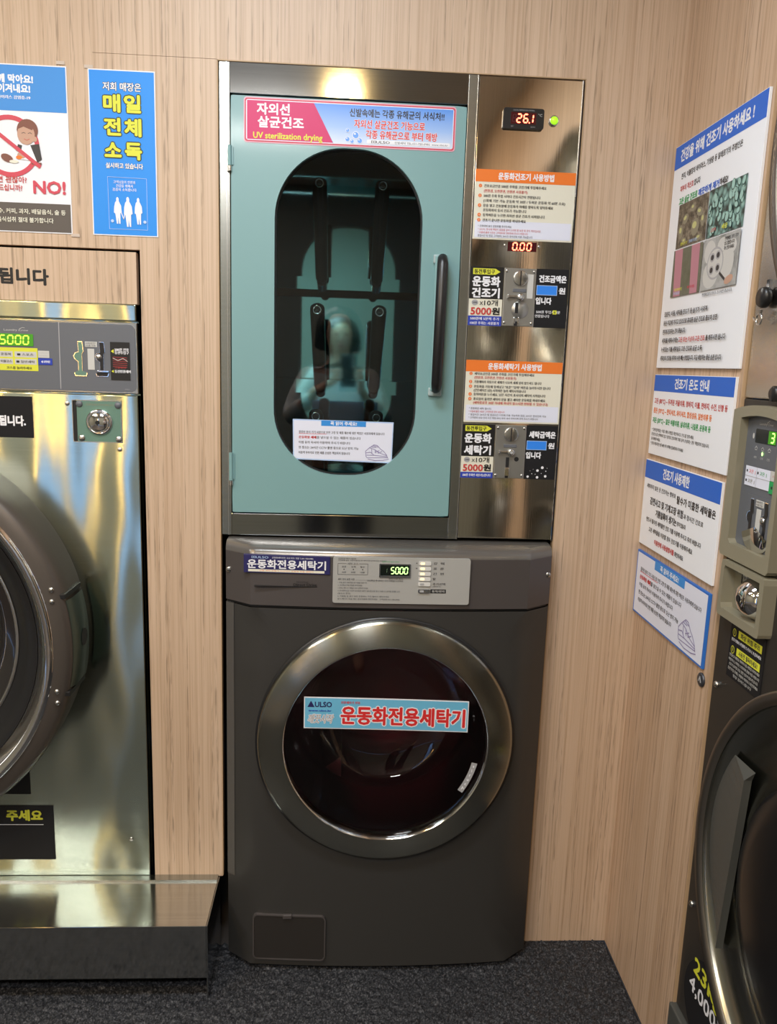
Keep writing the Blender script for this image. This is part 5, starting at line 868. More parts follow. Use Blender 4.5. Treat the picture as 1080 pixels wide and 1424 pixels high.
# control panel plate
cp = obj('control_plate', G().prism(rrect(-.0225, .2605, .8700, .9680, .005), -.0935, -.085), ink('palepanel', .35), t, label='light grey control plate with display and buttons')
s = Sheet(cp, -.0938)
K = 'ink'
s.text('운동화전용 세탁기 사용방법', -.012, .9645, .0038, K, .036, 'l', .03).text('운동화를 솔로 가볍게 털어낸 후 세탁기에 넣어주세요 사용하기', -.012, .9608, .0028, K, .098, 'l')
for a, b_ in (((-.0125, .954), (.0485, .954)), ((-.0125, .931), (.0485, .931)), ((-.0125, .954), (-.0125, .931)), ((.0485, .954), (.0485, .931))): s.line([a, b_], .0006, K)
s.rect(.005, .031, .9528, .9552, 'palepanel').text('세탁 코스', .018, .954, .0040, K, .022, bold=.02)
for x, u, d in ((0, '표준', '40분'), (.019, '강력', '50분'), (.038, '탈수', '10분')):
    s.text(u, x, .9475, .0038, K, .009, bold=.02).poly(ell(x, .942, .0012, .0012, 8), K).text(d, x, .936, .0036, K, .009, bold=.02)
s.text('· · ·', .01, .9475, .003, K).text('세탁 조작 요령 사항', -.012, .921, .0045, K, .034, 'l', .02).line([(.024, .9195), (.122, .9195)], .0003, K)
s.text('코인투입 후 원하는 코스 버튼을 누르세요', .122, .9190, .0038, K, .074, 'r', .02).text('세탁가격 표시', .121, .9235, .0038, K, .029, 'r', .02).text('남은시간 표시 안내', .095, .9595, .0036, 'green', .034, bold=.01)
for i, (ln, w) in enumerate((('1. 문을 열고 운동화를 넣고 문을 닫습니다.', .060), ('2. 코인투입구에 주화를 넣어주세요', .050), ('3. 원하는 세탁 코스 버튼을 누르고 동작시켜 주세요', .062), ('4. 표시창에 남은 시간이 표시되며 세탁이 끝나면 문을 열 수 있습니다 동작중 문열림 금지', .128), ('   (탈수시 정지)', .026), ('5. 이물질 및 흙이 많은 운동화는 미리 털어서 세탁하세요', .106), ('   물이 빠지지 않을 때는 관리자에게 연락하세요   고객상담 031-720-0982', .128))):
    s.text(ln, -.012, .9142 - i * .0058, .0034, K, w, 'l', .01)
s.done()
g = G(); g.prism(rrect(.072, .137, .9262, .9555, .002), -.0955, -.0936); dp = obj('display', g, 'chrome_soft', cp)
g = G(); g.prism(rrect(.0745, .1345, .9308, .9530, .001), -.0962, -.0954); obj('display_window', g, 'lcd_dark', cp)
g = G(); digits(g, '5000', .096, .9350, .0062, .0135, -.0967, .0021, .0030); obj('display_digits', g, 'led_pale', cp)
g = G(); seg7(g, '7' if False else '1', .083, .9370, .0045, .009, -.0967, .0010); obj('display_icon', g, mat('lcd_dim', (.15, .25, .15), .4), cp)
for i, (z, tx, w) in enumerate(((.9575, '강  력', .022), (.9465, '표  준', .022), (.9355, '간  편', .022), (.9245, '탈', .006), (.9135, '추가선택', .026), (.8985, '', 0))):
    g = G(); g.prism(rrect(.1535, .1785, z - .0040, z + .0040, .0025), -.0962, -.0936); bt = obj('button', g, 'white_plastic' if i < 5 else 'chrome_soft', cp)
    g = G(); g.prism(rrect(.1570, .1655, z - .0022, z + .0022, .0015), -.0966, -.0961); obj('button_lamp', g, 'led_amber' if i < 4 else 'grey_line', bt)
    s = Sheet(cp, -.0938)
    if w: s.text(tx, .1835, z, .0055, K, w, 'l', .02)
    if i < 2: s.poly([(.1475, z + .001), (.1505, z + .001), (.149, z - .002 + .005 * (1 - i))] if i else [(.1475, z - .001), (.1505, z - .001), (.149, z + .002)], K)
    s.done()
s = Sheet(cp, -.0938); s.rect(.1795, .2115, .8940, .9025, 'black').text('동작/정지', .1955, .8982, .0055, 'dullwhite', .026, bold=.02).text('(세탁추가)', .184, .9085, .0032, K, .016, 'l').done()
# door: dark gap, steel ring, inner lip, window, bowl, drum
g = G(); g.lathe([(.2775, front(CX) - .001), (.2775, front(CX) - .004), (.268, front(CX) - .004), (.268, -.06)], CX, CZ, 96); obj('door_gasket', g, 'black', t)
dr = obj('door_ring', G().lathe([(.266, -.07), (.2725, -.090), (.2725, -.100), (.2700, -.1045), (.2660, -.1065), (.222, -.1145), (.2185, -.1145)], CX, CZ, 128), 'ring', t)
ORG['door_ring'] = ORG[t.name]
g = G(); g.lathe([(.2185, -.1146), (.2160, -.1130), (.2145, -.104), (.2140, -.090)], CX, CZ, 96); obj('inner_lip', g, 'chrome', dr)
g = G(); g.lathe([(.2728, -.099), (.2738, -.0965), (.2728, -.094)], CX, CZ, 96); obj('outer_lip', g, 'chrome', dr)
g = G(); g.lathe([(.2143, -.098), (.18, -.0985), (.12, -.0992), (.06, -.0996), (.0001, -.0998)], CX, CZ, 64); obj('window', g, 'washer_glass', dr)
g = G(); g.lathe([(.214, -.088), (.205, -.060), (.195, -.02), (.180, .02), (.172, .04), (.155, .052), (.10, .062), (.05, .066), (.0001, .067)], CX, CZ, 64); obj('glass_bowl', g, pane('bowl_glass', (.80, .68, .68), 1.5, 2.4), dr)
g = G(); g.lathe([(.252, -.02), (.225, .03), (.205, .05), (.2, .075), (.212, .10), (.225, .12)], CX, CZ, 64); obj('door_seal', g, 'maroon', t)
g = G(); g.lathe([(.25, -.06), (.252, -.02)], CX, CZ, 64); g.lathe([(.235, .10), (.24, .42)], CX, CZ, 64); g.lathe([(.24, .42), (.15, .435), (.0001, .44)], CX, CZ, 64)
for k in range(3):
    a = pi / 2 + k * 2 * pi / 3; mx = Matrix.Translation((CX, 0, CZ)) @ Matrix.Rotation(a, 4, 'Y')
    g.add([(-.03, .13, .236), (.03, .13, .236), (0, .15, .19), (-.03, .40, .236), (.03, .40, .236), (0, .38, .19)], [(0, 2, 5, 3), (1, 4, 5, 2), (0, 1, 2), (3, 5, 4)], False, mx)
obj('drum', g, 'drum', t)
# small logo strip inside the lower right of the window
g = G()
tb = obj('care_strip', G().lathe([(.2045, -.101), (.192, -.101)], CX, CZ, 14, R(-34), R(-13)), ink('grey'), dr)
tb2 = Sheet(tb, -.1015)
for i, ch in enumerate('Acuris'):
    a = R(-31 + i * 3.2); tb2.text(ch, CX + .198 * cos(a), CZ + .198 * sin(a), .009, 'white', bold=.04)
tb2.done()
# blue banner sticker across the window, very slightly tilted and bowed
bn = obj('door_banner', G(), ink('cyan', .3), dr, label='light blue banner sticker with red lettering across the window')
g = G(); nb = 14; L = []
tilt = -.021
def bz(x): return tilt * (x - .0965) - .03 * (x - .0965) ** 2 + .0095
for lay, (dx, dz, yy, mt) in enumerate(((0, 0, -.1035, 'white'), (.0022, .0022, -.1040, 'cyan'))):
    gg = G(); X = [-.0775 + dx + (.3485 - 2 * dx) * i / nb for i in range(nb + 1)]
    gg.add([(x, yy, .585 + dz + bz(x)) for x in X] + [(x, yy, .6555 - dz + bz(x)) for x in X] + ([(x, yy + .0008, .585 + bz(x)) for x in X] + [(x, yy + .0008, .6555 + bz(x)) for x in X] if lay == 0 else []),
           [(i, i + 1, nb + 2 + i, nb + 1 + i) for i in range(nb)] + ([(2 * nb + 2 + i, 3 * nb + 3 + i, 3 * nb + 4 + i, 2 * nb + 3 + i) for i in range(nb)] if lay == 0 else []))
    if lay == 0:
        bpy.data.objects.remove(bn); bn = obj('door_banner', gg, ink('white', .3), dr, label='light blue banner sticker with red lettering across the window')
    else: obj('banner_face', gg, ink('cyan', .3), dr)
s = Sheet(dr, -.1044)
s.text('운동화전용세탁기', .1300 + .002, .6155, .0400, 'red', .262, bold=.035, o='white', ow=.055, tilt=tilt)
s.text('▲ULSO', -.0445, .6430, .0150, 'navy', .050, bold=.03, tilt=tilt).text('www.ulso.kr', -.044, .6290, .0060, 'deepblue', .048, bold=.04, tilt=tilt)
s.text('깨끗시작', -.0420, .6105, .0200, 'grey', .052, bold=.015, o='white', ow=.05, sh=.25, tilt=tilt).text('신발세탁기 전용', .0200, .6465, .0060, 'red', .040, bold=.03, tilt=tilt)
for k, c in list(s.g.items()):
    c.v = [(x, y, z - .03 * (x - .0965) ** 2 + .0095) for x, y, z in c.v]
s.done()
# drain hatch
hx0, hx1, hz0, hz1 = -.1865, -.0235, .028, .141
oo, ii = outlines(((hx0 + hx1) / 2, (hz0 + hz1) / 2), (hx0, hx1, hz0, hz1), .010, ((hx0 + .0028, hx1 - .0028, hz0 + .0028, hz1 - .0028), .008), 48)
ht = obj('drain_hatch', G().prism(rrect(hx0 + .003, hx1 - .003, hz0 + .003, hz1 - .003, .008), -.0885, -.07), mat('charcoal_dark', (.035, .031, .028), .4, .2), t)
for v in ht.data.vertices: v.co.y += (front(v.co.x + .098) - front(-.105)) * (1 if v.co.y < -.08 else 0)
g = G(); g.holed(oo, ii, -.0895, -.07); hr = obj('hatch_rim', g, 'charcoal_panel', ht)
for v in hr.data.vertices: v.co.y += (front(v.co.x + .098) - front(-.105)) * (1 if v.co.y < -.08 else 0)
g = G(); g.box(-.119, -.099, -.0925, -.085, .1345, .1440, .0015); obj('latch', g, 'charcoal_panel', ht)

# ================================================================== SHOE DRYING CABINET
t = cab = thing('drying_cabinet', 'steel-framed shoe drying cabinet with teal glazed door and coin panel above the shoe washer', 'cabinet', (.094, 0, .988), world=True)
fy = -.0035
g = G(); g.box(-.261, -.2405, fy, .03, .990, 1.9185, .001); obj('left_stile', g, 'steel_trim', t)
g = G(); g.box(-.2475, -.2455, fy - .0015, 0, .990, 1.9185); obj('stile_fold', g, 'chrome_soft', t)
g = G(); g.box(.2225, .2415, fy, .03, .990, 1.9185, .001); obj('middle_stile', g, 'steel_trim', t)
g = G(); g.box(.2402, .2422, fy - .0015, 0, .990, 1.9185, .0005); obj('stile_fold', g, 'chrome_soft', t)
g = G(); g.box(-.2405, .2225, fy, .03, 1.8625, 1.9185, .001); obj('top_rail', g, 'steel_strip', t)
g = G(); g.box(-.2405, .2225, fy, .03, .990, 1.0365, .001); obj('bottom_rail', g, 'steel_strip', t)
g = G()
for a in ((-.262, -.258, .03, .50, .99, 1.9185), (.218, .222, .03, .50, .99, 1.9185), (-.262, .45, .03, .50, 1.915, 1.9185), (-.262, .45, .03, .50, .99, .994), (-.262, .45, .496, .50, .99, 1.9185), (.448, .452, .0, .50, .99, 1.9185)): g.box(*a)
obj('carcass', g, 'steel_trim', t)
g = G()   # mirror-bright lining of the drying chamber
g.box(-.2375, -.2365, .03, .455, 1.01, 1.89); g.box(.2165, .2175, .03, .455, 1.01, 1.89); g.box(-.2375, .2175, .450, .455, 1.01, 1.89); g.box(-.2375, .2175, .03, .455, 1.885, 1.89); g.box(-.2375, .2175, .03, .455, 1.01, 1.015)
obj('chamber_lining', g, 'mirror', t)
for z0, z1, yb in ((1.532, 1.558, .330), (1.282, 1.312, .330), (1.045, 1.08, .330)):
    g = G(); g.box(-.2360, .2160, yb, yb + .004, z0, z1); g.box(-.2360, .2160, yb, .449, z1, z1 + .003); obj('tube_rail', g, 'mirror', t)
def dry_tube(x, z0, z1, yb, yt, rb=.0150, rt=.0165):
    p0 = Vector((x * .95, yb, z0)); p1 = Vector((x, yt, z1)); d = (p1 - p0)
    g = G(); pts = [p0 + d * k for k in (0, .015, .04, .5, .95, .985, 1)]
    g.tube([tuple(p) for p in pts], [rb * .5, rb * .85, rb, (rb + rt) / 2, rt, rt * .95, rt * .7], 16); o = obj('drying_tube', g, 'tube', t)
    # outlet: bright rim round a dark hole near the tip, facing forward, plus air holes down the front
    g = G(); c = p0 + d * .955; nrm = Vector((0, -1, -.12)).normalized()
    mx = Matrix.Translation((c.x, c.y - rt * .9, c.z))
    g.lathe([(.0105, .006), (.0100, -.002), (.0078, -.003), (.0066, .0)], 0, 0, 20, mx=mx); obj('outlet_rim', g, 'chrome', o)
    g = G(); g.lathe([(.0068, -.0008), (.0001, -.0008)], 0, 0, 16, mx=mx)
    for k in (.25, .42, .59, .76): q = p0 + d * k; g.lathe([(.0016, -.0008), (.0001, -.0008)], 0, 0, 8, mx=Matrix.Translation((q.x, q.y - rt * .96, q.z)))
    obj('air_holes', g, 'blackmatte', o)
    g = G(); g.tube([tuple(p0), (p0.x, .333, p0.z - .012)], rb * .8, 12); obj('tube_root', g, 'tube', o)
for x in (-.0715, .0655):
    dry_tube(x, 1.548, 1.745, .300, .15); dry_tube(x, 1.295, 1.478, .300, .13); dry_tube(x, 1.075, 1.245, .300, .14)
# door
gb = (-.1530, .1420, 1.1235, 1.7715); gr = .136
oo, ii = outlines((-.006, 1.45), (-.2385, .2205, 1.0400, 1.8585), .003, (gb, gr), 160)
g = G(); g.holed(oo, ii, -.0065, .020)
dn = fixn(obj('cabinet_door', g, 'teal', t, label='teal enamelled door with a tall round-ended window'))
ORG['cabinet_door'] = ORG[t.name]
oo2, ii2 = outlines((-.006, 1.45), (gb[0] - .001, gb[1] + .001, gb[2] - .001, gb[3] + .001), gr, ((gb[0] + .003, gb[1] - .003, gb[2] + .003, gb[3] - .003), gr - .003), 120)
g = G(); g.holed(oo2, ii2, .0035, .016); obj('window_gasket', g, 'blackmatte', dn)
g = G(); g.flat([p for p in ii2], .006); obj('window_pane', g, 'glass', dn)
for z0, z1 in ((1.729, 1.766), (1.108, 1.166)):
    g = G(); g.tube([(-.2405, -.010, z0), (-.2405, -.010, z1)], .0042, 10); g.box(-.2400, -.2335, -.009, -.006, z0 + .002, z1 - .002); obj('hinge', g, 'teal' if z0 > 1.5 else 'teal', dn)
    g = G(); g.tube([(-.2405, -.010, z0 - .010), (-.2405, -.010, z0 - .0005)], .0042, 10); g.box(-.247, -.2405, -.0085, -.004, z0 - .010, z0); obj('hinge', g, 'chrome_soft', dn)
hd = obj('handle', G().box(.1690, .1890, -.016, -.006, 1.3040, 1.5770, .004), 'teal', dn, label='black grip on a pale backing')
g = G(); g.tube([(.181, -.012, 1.309), (.1805, -.030, 1.3115), (.1805, -.037, 1.322), (.1815, -.038, 1.44), (.1825, -.037, 1.558), (.1825, -.030, 1.568), (.183, -.012, 1.571)], [.008, .0100, .0112, .0112, .0112, .0100, .008], 14); obj('grip', g, 'black', hd)
for z in (1.304, 1.569):
    g = G(); g.box(.166, .194, -.014, -.006, z - .009, z + .009, .003); obj('handle_mount', g, mat('pale_mount', (.36, .46, .47), .4), hd)
g = G(); g.holed(oo, ii, .0205, .0240); obj('door_liner', g, mat('liner_dark', (.06, .20, .27), .5), dn)
# banner over the window
bn = obj('banner_sticker', G().prism(rrect(-.2135, .2000, 1.7740, 1.8565, .006), -.0072, -.0064), ink('softpink', .3), dn, label='magenta and blue sticker strip with white and black lettering')
s = Sheet(bn, -.0074)
s.rect(-.2115, .1980, 1.7760, 1.8545, 'pinkred', r=.005).rect(-.2090, .1955, 1.7785, 1.8520, 'lav', r=.004)
s.rect(-.2070, .1940, 1.7800, 1.8505, 'magenta').poly([(-.078, 1.8505), (.1940, 1.8505), (.1940, 1.7800), (-.040, 1.7800)], 'banner')
m_, nt, b = newmat('banner_blend'); tc = coords(nt, (1, 1, 1)); sp = nt.nodes.new('ShaderNodeSeparateXYZ'); nt.links.new(tc, sp.inputs[0])
mr = nt.nodes.new('ShaderNodeMapRange'); mr.inputs[1].default_value = 1.775 - .988; mr.inputs[2].default_value = 1.850 - .988; nt.links.new(sp.outputs[2], mr.inputs[0])
nt.links.new(ramp(nt, mr.outputs[0], [(0, (.74, .80, .9)), (.45, (.34, .52, .88)), (1, (.10, .30, .82))]), b.inputs['Base Color']); b.inputs['Roughness'].default_value = .35; M['banner_blend'] = m_
s.step(); s._g('printed_area', 'banner_blend').flat([(-.0785, 1.8505), (.1940, 1.8505), (.1940, 1.7800), (-.0395, 1.7800)], s.y)
s.text('자외선', -.1565, 1.8360, .0205, 'white', .062, bold=.035).text('살균건조', -.1420, 1.8125, .0205, 'white', .088, bold=.035)
s.text('UV sterilization drying', -.1280, 1.7885, .0150, 'limeyellow', .134, bold=.025)
s.text('신발속에는 각종 유해균의 서식처!!', .0840, 1.8370, .0150, 'black', .185, bold=.02).text('자외선 살균건조 기능으로', .0700, 1.8170, .0155, 'red', .138, bold=.025, o='white', ow=.03)
s.text('각종 유해균으로 부터 해방', .0940, 1.7985, .0155, 'red', .140, bold=.025, o='white', ow=.03)
s.rect(.0260, .1900, 1.7815, 1.7890, 'white', r=.0025).text('▣ULSO', .053, 1.7852, .0062, 'black', .036, bold=.04).text('신발세탁 TEL.031-720-0982  www.ulso.kr', .133, 1.7852, .0048, 'ink', .105, bold=.02)
for x, z, r_ in ((.004, 1.796, .007), (-.003, 1.7845, .004), (-.012, 1.7880, .005), (.012, 1.7860, .0055), (-.012, 1.804, .004)):
    s.poly(ell(x, z, r_, r_), 'lav').poly(ell(x, z, r_ * .8, r_ * .8), 'banner').poly(ell(x - r_ * .25, z + r_ * .3, r_ * .3, r_ * .22), 'white')
s.done()
s = Sheet(dn, .0055)          # small round engraved mark on the glass
for k in range(24): a, b_ = 2 * pi * k / 24, 2 * pi * (k + 1) / 24; s.line([(-.126 + .0085 * cos(a), 1.734 + .0085 * sin(a)), (-.126 + .0085 * cos(b_), 1.734 + .0085 * sin(b_))], .0007, 'grey', 'glass_mark')
s.line([(-.126, 1.728), (-.126, 1.739)], .0008, 'grey', 'glass_mark').line([(-.130, 1.739), (-.122, 1.739)], .0008, 'grey', 'glass_mark'); s.done()
def shoe_sketch(s, cx, cz, k):
    for pts in (((-1, -.5), (-1.05, .1), (-.7, .5), (-.2, .3), (.3, -.1), (.9, -.35), (1.0, -.6), (-.9, -.65), (-1, -.5)), ((-.95, -.35), (-.2, -.35), (.9, -.48)), ((-.7, .5), (-.3, .85), (.0, .8), (.35, .35), (.6, .15), (.9, -.3)), ((-.5, .35), (-.45, -.2)), ((-.2, .3), (-.1, -.1)), ((.0, .15), (.15, -.1)),
                ((-.5, .6), (-.1, .55)), ((-.35, .75), (.1, .6)), ((-.2, 0), (.2, .2)), ((.1, -.1), (.45, .1)), ((-.8, -.8), (-.2, -.95), (.6, -.9), (1.1, -.75)), ((-1, -.1), (-.6, .0), (-.3, -.3))):
        s.line([(cx + a * k, cz + b_ * k * .8) for a, b_ in pts], k * .055, 'lilac')
def notice_text(s, x0, z0, w, h, hd, dz):
    s.text('꼭 읽어 주세요!', hd[0], hd[1], hd[2], 'white', hd[3], bold=.03)
    L = [('잘못된 분리 기기 사용으로 인한 고장 및 제품 훼손에 대한 책임은 사용자에게 있습니다', 1., K), ('운동화용 세제를 넣으실 수 있는 제품이 있습니다', .72, K), ('이점 유의 하시어 이용하여 주시기 바랍니다', .60, K), ('현 장소는 24시간 CCTV 촬영 중으로 도난 방지 가능', .70, K), ('이용객 부주의로 인한 제품 손상은 책임지지 않습니다', .60, K)]
    for i, (a, ww, c) in enumerate(L): s.text(a, x0, z0 - i * dz, h, c, w * ww, 'l', .02)
    s.line([(x0, z0 - h * .6), (x0 + w * .32, z0 - h * .6)], h * .12, 'red').text('운동화용 세제', x0, z0 - dz, h, 'red', w * .20, 'l', .03)
nb_ = obj('door_notice', G().prism([(-.1125, 1.1545), (.0960, 1.1505), (.0975, 1.2375), (-.1140, 1.2390)], .0022, .0030), ink('lightblue', .35), dn, label='white notice sheet with a shoe drawing stuck on the window')
s = Sheet(nb_, .0020); s.poly([(-.1105, 1.1570), (.0940, 1.1530), (.0955, 1.2350), (-.1118, 1.2365)], 'lav', 'printed_area')
s.rect(-.0545, .0395, 1.2260, 1.2375, 'azure').text
notice_text(s, -.1010, 1.2125, .180, .0058, (-.0075, 1.2320, .0082, .055), .0108)
shoe_sketch(s, .0640, 1.1735, .0230); s.done()

# coin panel on the right of the cabinet
pn = obj('coin_panel', G().box(.2435, .4490, -.0030, .004, .9930, 1.9170, .001), 'steel_panel', t, label='brushed steel panel with displays, stickers and two coin slots')
ORG['coin_panel'] = ORG[t.name]
g = G(); g.box(.4490, .4520, -.0030, .010, .9930, 1.9170, .0008); obj('panel_fold', g, 'black', pn)
g = G(); g.box(.4475, .4495, -.0045, .0, 1.70, 1.9170, .0006); obj('panel_fold', g, 'chrome_soft', pn)
tm = obj('thermometer', G().prism(rrect(.2925, .3735, 1.8215, 1.8600, .005), -.010, -.003), 'black', t, label='black digital thermometer reading 26.1')
ORG['thermometer'] = ORG[t.name]
g = G(); g.prism(rrect(.3075, .3580, 1.8305, 1.8520, .001), -.0105, -.0099); obj('display_window', g, 'redwindow', tm)
g = G(); digits(g, '26', .3195, 1.8335, .0080, .0150, -.0108, .0026, .0052); g.flat(ell(.3445, 1.8333, .0014, .0014, 8), -.0108); seg7(g, '1', .3430, 1.8335, .0080, .0150, -.0108, .0026); obj('display_digits', g, 'led_red', tm)
g = G(); seg7(g, '8', .3110, 1.8345, .0060, .0130, -.0108, .0006); obj('unlit_digit', g, mat('dim_red', (.12, .03, .03), .5), tm)
s = Sheet(tm, -.0103); s.text('DIGITAL TEMPERATURE CONTROL', .3330, 1.8560, .0032, 'grey', .042).text('SET', .3110, 1.8260, .0030, 'grey').text('AUTO', .3520, 1.8260, .0030, 'grey'); s.y = -.0110; s.text('°C', .3655, 1.8480, .0062, 'dullwhite', .008).done()
g = G(); g.lathe([(.0095, -.003), (.0095, -.008), (.0075, -.009), (.0075, -.0085)], .3945, 1.8405, 24); pl = obj('pilot_lamp', g, 'chrome_soft', t, label='green pilot lamp')
ORG['pilot_lamp'] = ORG[t.name]
g = G(); g.ball((.3945, -.0085, 1.8405), .0074, (1, .7, 1), 10); obj('lamp_lens', g, mat('led_lime', (.3, .7, .02), .3, 0, (.35, .9, .02), 1.0), pl)
def instructions(z1, z0, head, lines, notes, nz):
    st = obj('instruction_sticker', G().box(.2440, .4470, -.0042, -.0030, z0, z1), ink('cream', .35), t, label=head[0])
    s = Sheet(st, -.0045); H = z1 - z0
    s.rect(.2440, .4470, z1 - .0235, z1, 'orange').text(head[1], .3465, z1 - .0118, .0135, 'white', .112, bold=.035)
    s.rect(.2475, .4440, z0 + .003, z0 + nz, 'lav')
    for mark, a, b_, w, z, c in lines:
        zz = z1 - z * H
        if mark: s.poly(ell(.2550, zz, .0034, .0034, 14), 'orange', 'numbered_dot').text(mark, .2550, zz, .0045, 'white', bold=.03)
        s.text(b_, a, zz, .0060, c, w, 'l', .025)
    for b_, w, z, c in notes: s.text(b_, .2540, z1 - z * H, .0046, c, w, 'l', .015)
    s.done()
X = .2625
instructions(1.7455, 1.6125, ('cream sticker with orange header beneath the thermometer', '운동화건조기 사용방법'), [
    ('1', X, '건조요금만큼 500원 주화를 코인기에 투입해주세요', .126, .235, K), ('', X, '(천원권, 오천원권, 만원권 사용불가)', .088, .305, 'redtext'),
    ('2', X, '500원 주화 투입 시마다 건조시간이 연장됩니다', .115, .375, K), ('', X, '(1회에 기본 가능 운동화 약 30분 / 두꺼운 운동화 약 60분 소요)', .166, .445, K),
    ('3', X, '문을 열고 건조봉에 운동화가 아래를 향하도록 넣어주세요', .142, .515, 'black'), ('', X, '운동화까지 동시 건조가 가능합니다', .088, .580, K),
    ('4', X, '동작버튼을 누르면 자외선 살균 건조가 시작됩니다', .126, .650, 'black'), ('5', X, '건조기 끝나면 운동화를 꺼내주세요', .088, .725, K)],
    [('* 건조대에 놓인 운동화를 주의하세요', .068, .810, K), ('* 도난시, 본사에 책임이 없음을 알려 드리며 잘 보관 및 관리 해주십시오', .128, .858, 'redtext'), ('* 이용에 불편 사항은 고객센터로 연락하여 주시기 바랍니다', .102, .905, 'redtext'), ('  영업시간 및 점검, 고객센터, 24시간 문의전화 이용 가능합니다', .112, .950, K)], .036)
instructions(1.3720, 1.2435, ('cream sticker with orange header above the lower coin slot', '운동화세탁기 사용방법'), [
    ('1', X, '세탁요금만큼 500원 주화를 코인기에 투입해주세요', .126, .215, K), ('', X, '(천원권, 오천원권, 만원권 사용불가)', .088, .275, 'redtext'),
    ('2', X, '기종에따라 자동으로 세제가 나오며 세제 넣지 않으셔도 됩니다', .142, .345, K), ('3', X, '운동화를 기호에 맞게넣고 "표준" "강력" 버튼을 눌러주시면 됩니다', .162, .420, K),
    ('', X, '(간단세탁은 5분) 시작버튼 눌러 세탁시작됩니다', .110, .480, K), ('4', X, '동작버튼을 누르세요. 남은 시간이 표시되며 세탁이 시작됩니다', .152, .545, 'black'),
    ('5', X, '종료음이 울리면 세탁이 문을 열고 세탁한 운동화를 꺼내주세요', .152, .620, 'black'), ('', X, '(세탁종료후 30분 이내에 꺼내지 않으시면 변형될 수 있습니다)', .158, .680, 'redtext')],
    [('* 운동화만 세탁 됩니다.', .048, .775, 'black'), ('* 이용에 불편 사항은 고객센터로 문의 바랍니다', .076, .825, 'redtext'), ('* 영업시간: 24시간 및 점검시간 이외에 이용 가능하며 점검, 24시간 문의전화 가능', .165, .875, K), ('* 고객센터 상담 안내 시간 평일 09시 부터 18시 까지이며 연락 주시기 바랍니다', .148, .925, K)], .036)
dsp = obj('price_display', G().box(.3170, .3760, -.0040, -.0030, 1.5915, 1.6095), 'redwindow', t, label='red digital display reading 0.00')
g = G(); digits(g, '0', .3270, 1.5938, .0082, .0138, -.0044, .0024, .005); g.flat(ell(.3385, 1.5935, .0013, .0013, 8), -.0044); digits(g, '00', .3420, 1.5938, .0082, .0138, -.0044, .0024, .0058); obj('display_digits', g, 'led_red', dsp)
for x in (.3115, .3810): screw('panel_screw', x, 1.6020, .0030, -.003, t)
